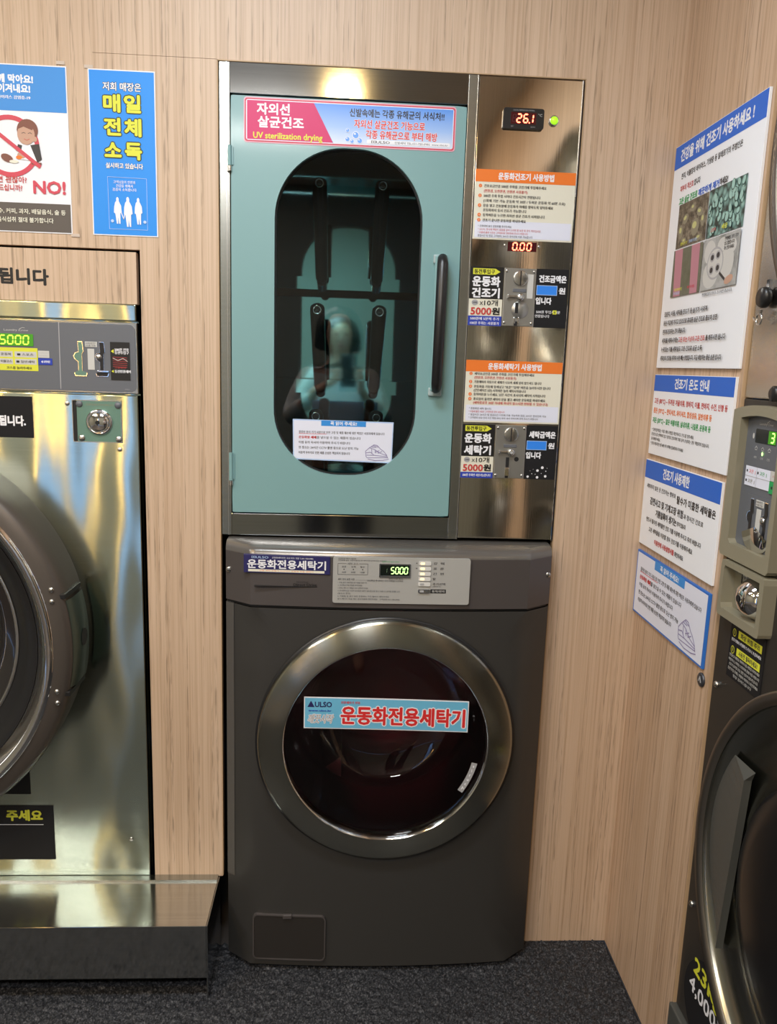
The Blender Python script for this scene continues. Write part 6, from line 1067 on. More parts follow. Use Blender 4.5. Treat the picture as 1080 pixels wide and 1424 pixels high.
def coin_unit(z0, z1, machine, fee, blue, low, which):
    st = obj('price_sticker', G().box(.2430, .3120, -.0042, -.0030, z0, z1), ink('cream', .35), t, label='black, cream and blue price sticker left of the %s coin slot' % which)
    s = Sheet(st, -.0045); H = z1 - z0; bz_ = .0195 if '\n' in blue else .0125; cz_ = z0 + bz_ + .034
    s.rect(.2430, .3120, cz_, z1, 'black').rect(.2430, .3120, z0, z0 + bz_, 'deepblue')
    s.poly([(.2490, z1 - .0035), (.2950, z1 - .0035), (.3050, z1 - .0095), (.2950, z1 - .0155), (.2490, z1 - .0155)], 'limeyellow', 'arrow').text('동전투입구', .2725, z1 - .0095, .0090, 'black', .042, bold=.03)
    k = (z1 - .018 - cz_); s.text('운동화', .2770, z1 - .018 - k * .24, .0195, 'white', .056, bold=.045).text(machine, .2770, z1 - .018 - k * .74, .0195, 'white', .056, bold=.045)
    s.poly(ell(.2555, z0 + bz_ + .0265, .0066, .0058), 'grey').text('500', .2555, z0 + bz_ + .0265, .0052, 'ink', .009, bold=.03).text('x', .2690, z0 + bz_ + .0275, .0140, 'ink').text('10개', .2890, z0 + bz_ + .0265, .0120, 'black', .028, bold=.02)
    s.text('5000', .2690, z0 + bz_ + .0100, .0185, 'redtext', .042, bold=.03).text('원', .2995, z0 + bz_ + .0100, .0145, 'black', .0155, bold=.04)
    for i, b_ in enumerate(blue.split('\n')): s.text(b_, .2775, z0 + bz_ - .0055 - i * .009 if '\n' in blue else z0 + bz_ / 2, .0062, 'white', .060, bold=.03)
    s.done()
    fs_ = obj('fee_sticker', G().box(.3800, .4465, -.0042, -.0030, z0, z1), ink('black', .3), t, label='black sticker with blue price box right of the %s coin slot' % which)
    s = Sheet(fs_, -.0045); s.text(fee, .4140, z1 - .0195, .0140, 'white', .056, bold=.045).rect(.3815, .4245, z1 - .0520, z1 - .0325, 'lightblue').rect(.3825, .4235, z1 - .0510, z1 - .0335, 'blue2').text('원', .4345, z1 - .0425, .0125, 'white', .0130, bold=.04)
    s.text('입니다', .3975, z1 - .0635, .0135, 'white', .032, bold=.045)
    if low:
        s.text('500원 투입시 8분', .4085, z1 - .0855, .0062, 'white', .050, bold=.02).rect(.4180, .4262, z1 - .0895, z1 - .0815, 'limeyellow').text('8', .4220, z1 - .0855, .006, 'ink', bold=.03).text('연장됩니다', .3965, z1 - .0940, .0062, 'white', .030, bold=.02)
    else:
        for x, z, r_ in ((.388, .0055, .0026), (.4085, .0045, .0028), (.4260, .0070, .0028), (.4085, .0190, .0028), (.4185, .0255, .0030), (.3965, .0120, .001), (.4040, .0110, .0008), (.4170, .0130, .0008), (.4265, .0180, .0012), (.3990, .0215, .0006), (.4290, .0245, .0007), (.3925, .0180, .0006)): s.poly(ell(x, z0 + z, r_, r_, 12), 'white', 'white_spot')
    s.done()
    ca = obj('coin_acceptor', G().box(.3135, .3790, -.0065, -.0030, z0 + .001, z1 - .001, .001), 'zinc', t, label='%s grey metal coin acceptor with lever and slot' % which)
    ORG[ca.name] = ORG[t.name]; mxz = z1
    for x in (.3185, .3745):
        for z in (z1 - .0070, z0 + .0075): screw('corner_screw', x, z, .0034, -.0062, ca)
    g = G(); g.lathe([(.0155, -.006), (.0150, -.0095), (.0135, -.0100), (.0001, -.0100)], .3465, z1 - .0205, 32); obj('coin_disc', g, 'chrome_soft', ca)
    g = G(); g.box(.3453, .3477, -.0106, -.0099, z1 - .0345, z1 - .0065); obj('coin_slot', g, 'blackmatte', ca)
    g = G(); g.box(.3320, .3600, -.0078, -.0060, z1 - .0480, z1 - .0415, .0008); pl_ = obj('name_plate', g, 'grey_panel', ca)
    g = G(); g.box(.3220, .3480, -.0120, -.0065, z1 - .0600, z1 - .0545, .0015); g.lathe([(.0075, -.006), (.0075, -.014), (.005, -.0155), (.0001, -.0155)], .3480, z1 - .0580, 20); g.box(.3205, .3235, -.0160, -.0065, z1 - .0610, z1 - .0535, .001); lv = obj('return_lever', g, 'chrome_soft', ca)
    g = G(); g.lathe([(.0033, -.0156), (.0001, -.0156)], .3480, z1 - .0580, 12); obj('lever_bolt', g, 'grey_line', lv)
    g = G(); g.lathe([(.0180, -.0066), (.0175, -.0078), (.0001, -.0078)], .3490, z1 - .0830, 24) if low else None
    if low: obj('rejector_boss', g, 'zinc', ca)
    g = G(); g.box(.3385, .3450, -.0088, -.0064, z1 - .0900, z1 - .0690); g.box(.3380, .3445, -.0088, -.0064, z0 + .002, z0 + .0105)
    if not low: g.lathe([(.0050, -.0068), (.0001, -.0068)], .3610, z1 - .0725, 16)
    obj('reject_slot', g, 'blackmatte', ca)
    g = G(); g.box(.3365, .3400 if low else .3465, -.0105, -.006, z0 + .006, z0 + .019 if low else z0 + .024, .001); g.box(.3452, .3480, -.0105, -.006, z0 + .006, z0 + .019, .001) if low else None; obj('reject_cup', g, 'chrome', ca)
    if low: g = G(); g.box(.3615, .3735, -.0072, -.0064, z1 - .0600, z1 - .0120); obj('paper_label', g, ink('dullwhite'), ca)
coin_unit(1.4420, 1.5590, '건조기', '건조금액은', '500원에 5분씩 추가\n100원 주화는 사용불가', True, 'upper')
coin_unit(1.1250, 1.2400, '세탁기', '세탁금액은', '500원 주화만 사용가능합니다', False, 'lower')

# ================================================================== LARGE STEEL WASHER ON THE LEFT
t = big = thing('laundry_machine', 'large brushed steel laundry machine with bronze round door on the steel ledge', 'laundry machine', (-.93, 0, .181), world=True)
g = G(); g.box(-1.43, -.4310, -.0020, .02, .1815, 1.2770, .0015); g.box(-1.43, -.4310, .02, .9, .1815, 1.455)
fp = obj('front_panel', g, 'steel', t)
g = G(); g.box(-1.43, -.4290, -.0020, .02, 1.2800, 1.4235, .0015); ORG['front_panel'] = ORG[t.name]; cs = obj('control_surround', g, 'steel_trim', t); ORG['control_surround'] = ORG[t.name]
g = G(); g.prism(rrect(-1.42, -.4330, 1.2840, 1.4190, .012), -.0032, -.002); obj('control_face', g, 'grey_panel', cs)
g = G(); g.box(-1.43, -.4295, -.0060, .02, 1.4260, 1.4585, .002); obj('top_strip', g, 'steel', t)
s = Sheet(cs, -.0034)
s.line([(-.5835, 1.4190), (-.5845, 1.2875)], .0016, 'grey')
s.text('Laundry Crew', -.668, 1.4015, .0050, 'dullwhite', .048).line([(-.663, 1.3995), (-.661, 1.404), (-.655, 1.4065), (-.651, 1.406)], .0007, 'dullwhite')
s.rect(-.706, -.6275, 1.3210, 1.3665, 'limeyellow', kind='course_sticker').rect(-.7045, -.6770, 1.3475, 1.3590, 'dullwhite').rect(-.7045, -.6770, 1.3335, 1.3445, 'dullwhite').rect(-.6730, -.6300, 1.3475, 1.3590, 'dullwhite').rect(-.6730, -.6300, 1.3335, 1.3445, 'dullwhite')
s.text('운동복', -.690, 1.3532, .0055, 'ink', .020, bold=.03).text('■ 스포츠', -.6520, 1.3532, .0055, 'ink', .032, bold=.03).text('이불코스', -.690, 1.3390, .0055, 'ink', .022, bold=.03).text('■ 일반세탁', -.6520, 1.3390, .0055, 'ink', .036, bold=.03)
s.text('코스를 눌러주세요', -.6650, 1.3265, .0055, 'ink', .050, bold=.03)
s.rect(-.6265, -.6045, 1.3480, 1.3620, 'dullwhite', kind='course_sticker').text('코인투입 안내', -.6155, 1.3575, .0032, 'grey', .016).text('남은시간 표시', -.6155, 1.3520, .0032, 'grey', .016).rect(-.6270, -.5990, 1.3340, 1.3470, 'deepblue', kind='course_sticker').text('◀ 시작버튼', -.6120, 1.3402, .0052, 'white', .018, bold=.03)
s.rect(-.4830, -.4440, 1.3080, 1.3840, 'black', kind='coin_sticker')
s.text('500원 전용', -.4600, 1.3690, .0062, 'white', .028, bold=.04).text('동전투입구', -.4600, 1.3630, .0062, 'white', .028, bold=.04).poly([(-.4815, 1.3655), (-.4760, 1.3695), (-.4760, 1.3615)], 'limeyellow')
for i in range(6): s.line([(-.478, 1.3540 - i * .0038), (-.450, 1.3530 - i * .0038)], .0007, 'redtext')
s.line([(-.478, 1.352), (-.468, 1.347), (-.458, 1.352), (-.449, 1.346)], .001, 'dullwhite').text('고장주의', -.464, 1.3330, .0045, 'redtext', .022)
s.text('동전반환레버', -.4590, 1.3255, .0062, 'white', .032, bold=.04).poly([(-.4815, 1.3255), (-.4770, 1.3285), (-.4770, 1.3225)], 'limeyellow').text('세탁문의', -.451, 1.2895, .0025, 'grey').done()
def coin_slide(cx, cz, par, fan=True, m1='greenplate'):
    """old-style coin chute: bright rimmed keyhole cut-out and a lever shape"""
    for side, mm in ((0, m1), (1, 'black')):
        x = cx + (-.0215 if side == 0 else .0215)
        pts = [(x - .004, cz + .033), (x + .004, cz + .033), (x + .006, cz + .014), (x + .003, cz + .009), (x + .003, cz - .024), (x + .012, cz - .028), (x + .010, cz - .034), (x - .010, cz - .034), (x - .012, cz - .028), (x - .004, cz - .024), (x - .004, cz - .006), (x - .010, cz - .002), (x - .0125, cz + .005), (x - .009, cz + .011), (x - .003, cz + .013)]
        g = G(); g.prism([(px + (px - x) * .12, pz + (pz - cz) * .03) for px, pz in pts], -.0046, -.0032); rm = obj('coin_slide_rim', g, 'chrome', par)
        g = G(); g.flat(pts, -.0050); obj('coin_slide_opening', g, mm, par)
    g = G(); g.ball((cx + .0155, -.0052, cz + .004), .0062, (1, .5, 1), 8); g.box(cx + .013, cx + .036, -.0075, -.0045, cz - .0265, cz - .0225, .0008); obj('return_lever', g, 'chrome', par)
    g = G(); g.box(cx - .007, cx + .0065, -.0042, -.0032, cz - .022, cz + .020, .0004); g.box(cx - .0115, cx + .0125, -.0042, -.0032, cz + .0235, cz + .034, .0004); tg = obj('paper_tag', g, ink('dullwhite'), par)
    s = Sheet(par, -.0045)
    s.text('500원만', cx, cz + .0312, .0038, 'ink', .020, bold=.03).text('사용가능', cx, cz + .0266, .0038, 'ink', .020, bold=.03)
    for i in range(9): s.text('- ', cx - .001, cz + .016 - i * .004, .003, 'grey')
    s.done()
coin_slide(-.5215, 1.3490, cs)
ld = obj('display', G().prism(rrect(-.725, -.6350, 1.3700, 1.3940, .002), -.0042, -.003), 'lcd_green', t, label='green lit display reading 5000'); ORG['display'] = ORG[t.name]
g = G(); digits(g, '5000', -.7005, 1.3735, .0100, .0168, -.0046, .0028, .0052); obj('display_digits', g, mat('led_lime_digit', (.6, .95, .1), .4, 0, (.55, 1, .06), .9), ld)
# coin box lock
bxo, bxi = outlines((-.5140, 1.2220), (-.5640, -.4640, 1.1790, 1.2660), .0005, ((-.5625, -.4655, 1.1805, 1.2645), .0005), 40)
lk = obj('lock_recess', G().holed(bxo, bxi, -.0040, .0), 'steel_trim', t); ORG['lock_recess'] = ORG[t.name]
g = G(); g.box(-.5625, -.5545, -.0024, -.0022, 1.1805, 1.2645); obj('recess_shadow_gap', g, 'black', lk)
g = G(); g.box(-.5545, -.4655, -.0034, -.0022, 1.1810, 1.2640); pl_ = obj('lock_plate', g, 'greenplate', lk)
s = Sheet(lk, -.0036); s.text('GREENWALD', -.5080, 1.2570, .0050, 'olive', .055).done()
g = G(); g.lathe([(.0270, -.003), (.0265, -.0070), (.0235, -.0085), (.0215, -.0080), (.0205, -.0060)], -.5095, 1.2215, 40); g.lathe([(.0205, -.0060), (.0190, -.0120), (.0165, -.0135), (.0001, -.0140)], -.5095, 1.2215, 40); obj('lock_cylinder', g, 'chrome', lk)
g = G(); g.lathe([(.0045, -.0142), (.0001, -.0142)], -.5105, 1.2210, 16); g.box(-.5115, -.5095, -.0143, -.0140, 1.2150, 1.2235); obj('keyhole', g, 'blackmatte', lk)
for x, z, mm in ((-.5490, 1.2575, 'grey_panel'), (-.4710, 1.2565, 'grey_panel'), (-.5460, 1.1880, 'screw'), (-.4710, 1.1870, 'screw')): screw('plate_screw', x, z, .0068, -.0032, lk, mm)
for x, z in ((-.5735, 1.2575), (-.4705, 1.1655), (-.4710, .2735)): screw('panel_screw', x, z, .0048, -.002, t)
def black_sticker(name, x0, x1, z0, z1, lab):
    o = obj(name, G().box(x0, x1, -.0032, -.0020, z0, z1), ink('black', .3), t, label=lab); return o
a = black_sticker('black_sticker', -.86, -.6435, 1.1850, 1.2690, 'black sticker with white letters under the control panel'); s = Sheet(a, -.0034); s.text('됩니다.', -.6850, 1.2195, .0205, 'white', .052, bold=.045).done()
a = black_sticker('black_sticker', -.86, -.6420, .2230, .3570, 'black sticker with yellow letters and white rule low on the front'); s = Sheet(a, -.0034); s.text('주세요', -.7060, .3330, .0260, 'limeyellow', .078, bold=.045).rect(-.80, -.6650, .3095, .3110, 'white').done()
black_sticker('black_sticker', -.86, -.6900, .3850, .4400, 'plain black sticker just below the door')
# round door
BX, BZ = -.966, .777
g = G(); g.lathe([(.416, -.002), (.420, -.03), (.4230, -.075), (.4240, -.110), (.4200, -.124), (.4120, -.130), (.3960, -.133), (.3900, -.134)], BX, BZ, 128); dr = obj('door_ring', g, 'bronze', t, label='bronze satin door ring'); ORG[dr.name] = ORG[t.name]
g = G(); g.lathe([(.3905, -.134), (.3870, -.140), (.3800, -.1395), (.3700, -.130), (.3560, -.112), (.3480, -.102)], BX, BZ, 128); obj('chrome_band', g, 'chrome', dr)
g = G(); g.lathe([(.3480, -.103), (.3350, -.100), (.3150, -.078), (.2950, -.060), (.2900, -.055)], BX, BZ, 96); obj('door_seal', g, 'black', dr)
g = G(); g.lathe([(.2920, -.058), (.27, -.052), (.24, -.03), (.22, -.01), (.15, .0), (.0001, .002)], BX, BZ, 64); obj('door_glass', g, 'dark_glass', dr)
g = G(); g.lathe([(.2935, -.060), (.2890, -.062), (.2850, -.056)], BX, BZ, 96); obj('glass_rim', g, 'chrome_soft', dr)
# hinge inset in the side of the ring
g = G(); g.lathe([(.4215, -.02), (.4290, -.035), (.4300, -.100), (.4230, -.116)], BX, BZ, 16, R(-12), R(13)); hg = obj('door_hinge', g, mat('hinge_teal_reflection', (.07, .10, .085), .28, .6), t, label='dark hinge cover with a painted teal reflection, set in the side of the door ring'); ORG[hg.name] = ORG[t.name]  # teal reflection on the dark cover is put into its base colour
for a in (-13.5, 14.5):
    x, z = BX + .4240 * cos(R(a)), BZ + .4240 * sin(R(a)); g = G(); g.box(x - .010, x + .004, -.125, -.03, z - .005, z + .005, .001); obj('hinge_clip', g, 'black', hg)
    for dz in (-.012, .012):
        g = G(); g.ball((BX + .404 * cos(R(a)) - .0, -.132, z + dz + (0.004 if a > 0 else -.004)), .0055, (1, .7, 1), 8); obj('hinge_screw', g, 'screw', hg)
x, z = BX + .4350, BZ - .005
g = G(); g.lathe([(.018, -.0005), (.0001, -.0005)], 0, 0, 16, mx=Matrix.Translation((BX + .4308, -.070, BZ + .005)) @ Matrix.Rotation(pi / 2, 4, 'Z')); obj('thumb_notch', g, 'blackmatte', hg)

# ================================================================== STEEL LEDGE
t = led = thing('steel_ledge', 'low brushed steel ledge under the large laundry machine, raised over the mat', 'ledge', (-1.2, -.083, 0), world=True)
g = G(); g.box(-2.2, -.2745, -.1660, .0, .1735, .1765, .001); obj('top_plate', g, 'steel_top', t)
g = G(); g.box(-2.2, -.2745, -.1665, -.1640, .0520, .1766, .0008); obj('front_plate', g, 'steel_strip', t)
g = G(); g.box(-.2745, -.2715, -.1665, -.0005, .0015, .1768, .0008); obj('end_plate', g, 'steel_strip', t)
g = G(); g.box(-2.2, -.2750, -.1100, -.1080, .0015, .1730); obj('kick_plate', g, 'blackmatte', t)
g = G(); g.box(-1.6, -.2750, -.0200, -.0, .1766, .1812); obj('seal_strip', g, 'steel_trim', t)

# ================================================================== WALL LETTERS AND POSTERS (LEFT)
t = thing('wall_letters', 'black Korean letters on the narrow wood header above the large laundry machine', 'lettering', (-.66, 0, 1.51), world=True)
s = Sheet(t, -.0006); s.text('됩니다', -.6490, 1.5060, .0300, 'black', .0960, bold=.045, tilt=-.01).done()
def paper(x0, x1, z0, z1, base, lab, name='wall_poster', c='white', tapes=()):
    t = thing(name, lab, 'poster', (base, 0, z0), world=True)
    o = obj('sheet', G().box(x0, x1, -.0012, -.0002, z0, z1), ink(c, .35), t)
    for x, z in tapes: obj('tape', G().box(x - .008, x + .008, -.0016, -.0001, z - .003, z + .003), 'tape', t)
    return t
t = paper(-.7650, -.5495, 1.5900, 1.8950, -.66, 'white and blue paper poster with a crossed-out eating cartoon, at the left edge', tapes=((-.560, 1.901), (-.5440, 1.588)))
s = Sheet(t, -.0014)
s.rect(-.7630, -.5515, 1.8120, 1.8930, 'azure').rect(-.7630, -.5515, 1.5920, 1.6450, 'darkgrey')
s.text('코로나 함께 막아요!', -.6130, 1.8690, .0150, 'white', .128, 'r', bold=.045).text('우리 모두 이겨내요!', -.6190, 1.8520, .0150, 'white', .126, 'r', bold=.045).text('코로나 바이러스 감염증-19', -.6190, 1.8360, .0065, 'white', .085, 'r', bold=.04)
cx, cz = -.6620, 1.7480
for k in range(48): a, b_ = 2 * pi * k / 48, 2 * pi * (k + 1) / 48; s.line([(cx + .052 * cos(a), cz + .052 * sin(a)), (cx + .052 * cos(b_), cz + .052 * sin(b_))], .0085, 'pinkred', 'ban_circle')
s.poly(ell(-.627, 1.7780, .0200, .0200), 'brown').poly(ell(-.630, 1.7700, .0165, .0185), 'skin').poly(ell(-.614, 1.7620, .0045, .0050), 'skin').poly([(-.648, 1.7780), (-.636, 1.7920), (-.612, 1.7900), (-.618, 1.7780), (-.634, 1.7840)], 'brown')
s.line([(-.638, 1.7720), (-.634, 1.7735), (-.631, 1.7720)], .0010, 'ink').line([(-.626, 1.7720), (-.622, 1.7735), (-.619, 1.7715)], .0010, 'ink').line([(-.634, 1.7620), (-.629, 1.7595), (-.624, 1.7620)], .0010, 'redtext')
s.poly([(-.643, 1.7520), (-.617, 1.7500), (-.612, 1.7220), (-.646, 1.7250)], 'white').poly([(-.623, 1.7510), (-.606, 1.7540), (-.602, 1.7260), (-.611, 1.7200)], 'ink').poly([(-.646, 1.7520), (-.638, 1.7500), (-.641, 1.7380), (-.650, 1.7400)], 'ink').poly([(-.622, 1.7200), (-.603, 1.7200), (-.603, 1.7160), (-.622, 1.7160)], 'brown')
s.poly(ell(-.640, 1.7320, .0085, .0060), 'skin').poly(ell(-.645, 1.7280, .0060, .0035), 'orange').poly(ell(-.668, 1.7260, .0120, .0070, 16, -.4), 'brown').poly(ell(-.655, 1.7200, .0090, .0030), 'cream')
s.line([(-.7060, 1.7880), (-.6070, 1.7130)], .0070, 'pinkred', 'ban_bar')
s.text('이러면 괜찮아?', -.6330, 1.6870, .0120, 'redtext', .080, 'r', .02).text('아직도 드십니까?', -.6420, 1.6720, .0120, 'redtext', .080, 'r', .02).text('NO!', -.5900, 1.6760, .0300, 'pinkred', .0600, bold=.035)
s.text('음료수, 커피, 과자, 배달음식, 술 등', -.5610, 1.6290, .0095, 'cream', .148, 'r', .02).text('음식섭취 절대 불가합니다', -.5850, 1.6130, .0095, 'cream', .108, 'r', .02).done()
t = paper(-.5095, -.3830, 1.5905, 1.8940, -.446, 'narrow blue poster with big yellow Korean lettering and three white figures, left of the cabinet', tapes=((-.5075, 1.897),))
s = Sheet(t, -.0014)
s.rect(-.5075, -.3850, 1.5925, 1.8920, 'sky')
s.text('저희 매장은', -.4460, 1.8640, .0150, 'white', .0720, bold=.02, o='black', ow=.05)
for i, (a, b_) in enumerate((('매', '일'), ('전', '체'), ('소', '독'))):
    z = 1.8340 - i * .0425
    s.text(a, -.4660, z, .0310, 'limeyellow', .0300, bold=.045, o='black', ow=.055).text(b_, -.4270, z, .0310, 'limeyellow', .0300, bold=.045, o='black', ow=.055)
s.text('실시하고 있습니다', -.4450, 1.7210, .0100, 'white', .0710, bold=.03, o='black', ow=.03)
for a, b_ in (((-.4780, 1.7000), (-.4030, 1.6990)), ((-.4030, 1.6990), (-.4030, 1.6030)), ((-.4030, 1.6030), (-.4770, 1.6030)), ((-.4770, 1.6030), (-.4780, 1.7000))): s.line([a, b_], .0007, 'lightblue')
for i, (tx, w) in enumerate((('고객님들의 안전과', .042), ('건강을 위해서', .032), ('꼼꼼히 소독합니다', .046))): s.text(tx, -.4460, 1.6910 - i * .0070, .0058, 'white', w, bold=.02)
for i, x in enumerate((-.4600, -.4400, -.4200)):
    k = 1.12 if i == 1 else 1; b0 = 1.6130 if i != 1 else 1.6080
    s.poly([(x + a * k, b0 + b_ * k) for a, b_ in ((-.0025, 0), (0, 0), (.0005, .012), (.002, .0), (.0045, .0), (.0048, .020), (.0075, .022), (.0065, .034), (.0035, .040), (.0022, .0425), (.0022, .0470), (.0005, .0500), (-.0015, .0495), (-.0028, .0470), (-.0025, .0430), (-.0050, .0400), (-.0068, .032), (-.0075, .021), (-.0050, .0190))], 'white', 'figure')
s.line([(-.4555, 1.640), (-.4490, 1.6220), (-.4450, 1.6400)], .0016, 'white', 'figure')
for x in (-.4710, -.4080): s.poly(ell(x, 1.6180, .0030, .0030), 'lightblue')
s.done()

# ================================================================== RIGHT WALL: built facing -y in local coordinates, turned to face the room
def on_right(name, lab, cat, y, z, group=None, x=WR):
    return thing(name, lab, cat, (x, y, z), rz=-pi / 2, group=group)     # local x runs away from the corner, local y into the wall
def board(lab, x0, x1, h, z, c='paper'):
    t = on_right('notice_board', lab, 'notice', -.0, z); obj('board', G().box(x0, x1, -.0055, -.0004, 0, h, .0005), ink(c, .35), t); return t
t = board('tall white notice board with blue header and four photos, topmost on the side wall', .0070, .3640, .4330, 1.3680)
s = Sheet(t, -.0057); H = .433
s.rect(.0080, .3630, H - .0440, H - .001, 'headblue').text('건강을 위해 건조기 사용하세요 !', .1790, H - .0225, .0235, 'white', .285, bold=.035)
s.text('면지, 이불장의 바이러스, 기생충 등 알레르기의 주범인은', .0480, .3700, .0115, K, .245, 'l', .025).text('피부의 적신호', .0480, .3460, .0115, 'redtext', .060, 'l', .025).text('입니다', .1110, .3460, .0115, K, .026, 'l', .025)
s.text('고온 살균 건조로', .0480, .3225, .0130, 'green', .082, 'l', .035).text('깨끗하게 제거', .1350, .3225, .0130, 'headblue', .084, 'l', .035).text('하세요!', .2220, .3225, .0125, K, .030, 'l', .03)
def photo(nm, x0, x1, z0, z1, stops, sc, kind='VORONOI'):
    m_, nt, b = newmat('print_' + nm); v = coords(nt, (sc, sc, sc))
    n_ = nt.nodes.new('ShaderNodeTexVoronoi'); nt.links.new(v, n_.inputs['Vector']); n_.inputs['Scale'].default_value = 1
    f = n_.outputs['Distance'] if kind == 'VORONOI' else noise(nt, v, 1, 4, .7)
    nt.links.new(ramp(nt, f, stops), b.inputs['Base Color']); b.inputs['Roughness'].default_value = .4; M['print_' + nm] = m_
    s.step(); s._g('photo_' + nm, 'print_' + nm).flat([(x0, z0), (x1, z0), (x1, z1), (x0, z1)], s.y)
xA, xM, xB, zT, zM, zB = .0520, .1840, .3250, .3150, .2300, .1390
photo('mites', xA, xM, zM + .0015, zT, [(.35, (.03, .025, .02)), (.5, (.12, .10, .07)), (.7, (.32, .28, .22))], 90, 'N')
for x, z, a, b_, r_ in ((.088, .284, .012, .009, .3), (.150, .287, .013, .008, -.2), (.118, .300, .009, .007, 0), (.070, .262, .010, .014, .2), (.135, .262, .017, .016, 0), (.166, .270, .008, .012, .1), (.090, .243, .010, .006, 0), (.155, .240, .014, .006, .1)):
    s.poly(ell(x, z, a, b_, 18, r_), 'olive', 'photo_mites_shape').poly(ell(x - a * .2, z + b_ * .25, a * .55, b_ * .4, 14, r_), 'mite', 'photo_mites_shape')
s.text('집먼지 진드기', .075, .2385, .0065, 'limeyellow', .030, 'l', .03).text('알레르기 원인', .115, .2385, .0060, 'lightblue', .034, 'l', .03)
photo('spores', xM + .003, xB, zM + .0015, zT, [(.1, (.30, .50, .46)), (.45, (.12, .24, .22)), (.7, (.01, .03, .03))], 70)
rn = random.Random(5)
for i in range(46):
    x, z = xM + .010 + rn.random() * (xB - xM - .018), zM + .010 + rn.random() * (zT - zM - .016); a = .0055 + rn.random() * .0045
    s.poly(ell(x, z, a, a * .75, 12, rn.random() * 3), 'leafdark', 'photo_spores_shape').poly(ell(x - .0006, z + .0008, a * .85, a * .6, 12, rn.random() * 3), 'leaf', 'photo_spores_shape')
s.text('곰팡이', .2080, .2430, .0070, 'redtext', .020, 'l', .03).text('세균', .2500, .2430, .0080, 'limeyellow', .022, 'l', .03)
photo('legs', xA, xM, zB, zM - .0015, [(.3, (.09, .10, .06)), (.6, (.14, .15, .11))], 40, 'N')
for x0 in (.058, .134): s.poly([(x0, zM - .0015), (x0 + .036, zM - .0015), (x0 + .040, zB), (x0 + .008, zB)], 'rose', 'photo_legs_shape')
s.text('아토피피부염', .0700, .1520, .0060, 'limeyellow', .034, 'l', .03).text('가려움증', .066, .1450, .0060, 'lightblue', .030, 'l', .03).text('피부트러블', .1300, .1520, .0060, 'pinkred', .032, 'l', .03)
photo('bear', xM + .003, xB, zB, zM - .0015, [(.3, (.20, .21, .20)), (.6, (.42, .43, .43))], 25, 'N')
for x, z, a, b_ in ((.215, .205, .022, .020), (.262, .212, .018, .012), (.225, .165, .030, .024), (.285, .180, .025, .028), (.300, .205, .015, .012)): s.poly(ell(x, z, a, b_, 18), 'dullwhite', 'photo_bear_shape')
s.poly(ell(.2400, .1830, .0320, .0280, 28), 'grey', 'photo_bear_shape').poly(ell(.2400, .1830, .0285, .0245, 28), 'dullwhite', 'photo_bear_shape')
for x, z in ((.228, .194), (.250, .196), (.228, .172), (.252, .174)): s.poly(ell(x, z, .0095, .0080, 16), 'grey', 'photo_bear_shape').poly(ell(x, z, .0060, .0050, 14), 'ink', 'photo_bear_shape')
s.line([(.262, .164), (.282, .152)], .0050, 'ink', 'photo_bear_shape').poly(ell(.298, .150, .016, .007, 14, .2), 'skin', 'photo_bear_shape')
s.text('인형에도 진드기가', .2700, .2200, .0068, K, .048, 'l', .03).text('살고 있습니다', .2700, .2120, .0068, K, .036, 'l', .03).text('꼭! 건조하세요', .2700, .2040, .0068, K, .036, 'l', .03)
s.text('햇볕에 말리기보다 건조하면 좋습니다', .2000, .1320, .0058, K, .115, 'l', .03)
for i, (ln, w, c) in enumerate((('집먼지, 비듬, 세탁물 진드기 등 습기가 사라져', .195, K), ('용돈 지갑에 가지고 있으므로 휴대폰 살균 건조로 좋으며 안전', .238, K), ('편하게 건조하는 것이 좋습니다.', .110, K), ('세탁물 세탁시에는 ', .080, K), ('누워있는 이불 세탁실도 고온 건조로 살균 소독', .190, K), ('세탁인의 건강을 위하여 수분 빼는 방법입니다. 지금 예방하는 좋은 습관 입니다', .270, K))):
    s.text(ln, .0330, .1070 - i * .0175, .0098, c, w, 'l', .03)
s.text('고온 또는 이상의 고온 건조', .1160, .1070 - 3 * .0175, .0098, 'redtext', .115, 'l', .03).text('를 해주시면 됩니다', .2350, .1070 - 3 * .0175, .0098, K, .075, 'l', .03)
s.done()
t = board('white notice board with blue header and red, orange and green lines, second from the top', .0060, .3590, .1660, 1.1885)
s = Sheet(t, -.0057); H = .166
s.rect(.0070, .3580, H - .0340, H - .001, 'headblue').text('건조기 온도 안내', .1870, H - .0175, .0205, 'white', .150, bold=.035)
s.text('고온 (80°C) ~ 두꺼운 겨울의류, 청바지, 이불, 면바지, 수건, 인형 등', .0160, .1120, .0115, 'redtext', .325, 'l', .03).text('중온 (70°C) ~ 면티셔츠, 와이셔츠, 합성섬유, 일반의류 등', .0160, .0920, .0115, 'orange', .270, 'l', .03).text('저온 (50°C) ~ 얇은 여름의류, 실내의류, 나일론, 운동복 등', .0160, .0720, .0115, 'green', .270, 'l', .03)
for i, (ln, w) in enumerate((('* 옷에 붙어있는 의류 케어 라벨을 확인하시고 온도를 맞추세요', .205), ('  건조온도를 선택하지 않고 임의로 건조하여 의류 등이 손상되는 경우 책임지지 않습니다.', .272), ('  유의해주세요.', .05), ('* 건조기 이용시간은 보통 40분 부터 시작해서 필요에 따라 추가하세요', .165))): s.text(ln, .0160, .0520 - i * .0095, .0072, K, w, 'l', .02)
s.done()
t = board('white notice board with blue header and large black Korean lines, third from the top', .0000, .3520, .1840, .9915)
s = Sheet(t, -.0057); H = .184
s.rect(.0010, .3510, H - .0390, H - .001, 'headblue').text('건조기 사용제한', .1600, H - .0200, .0220, 'white', .125, bold=.035)
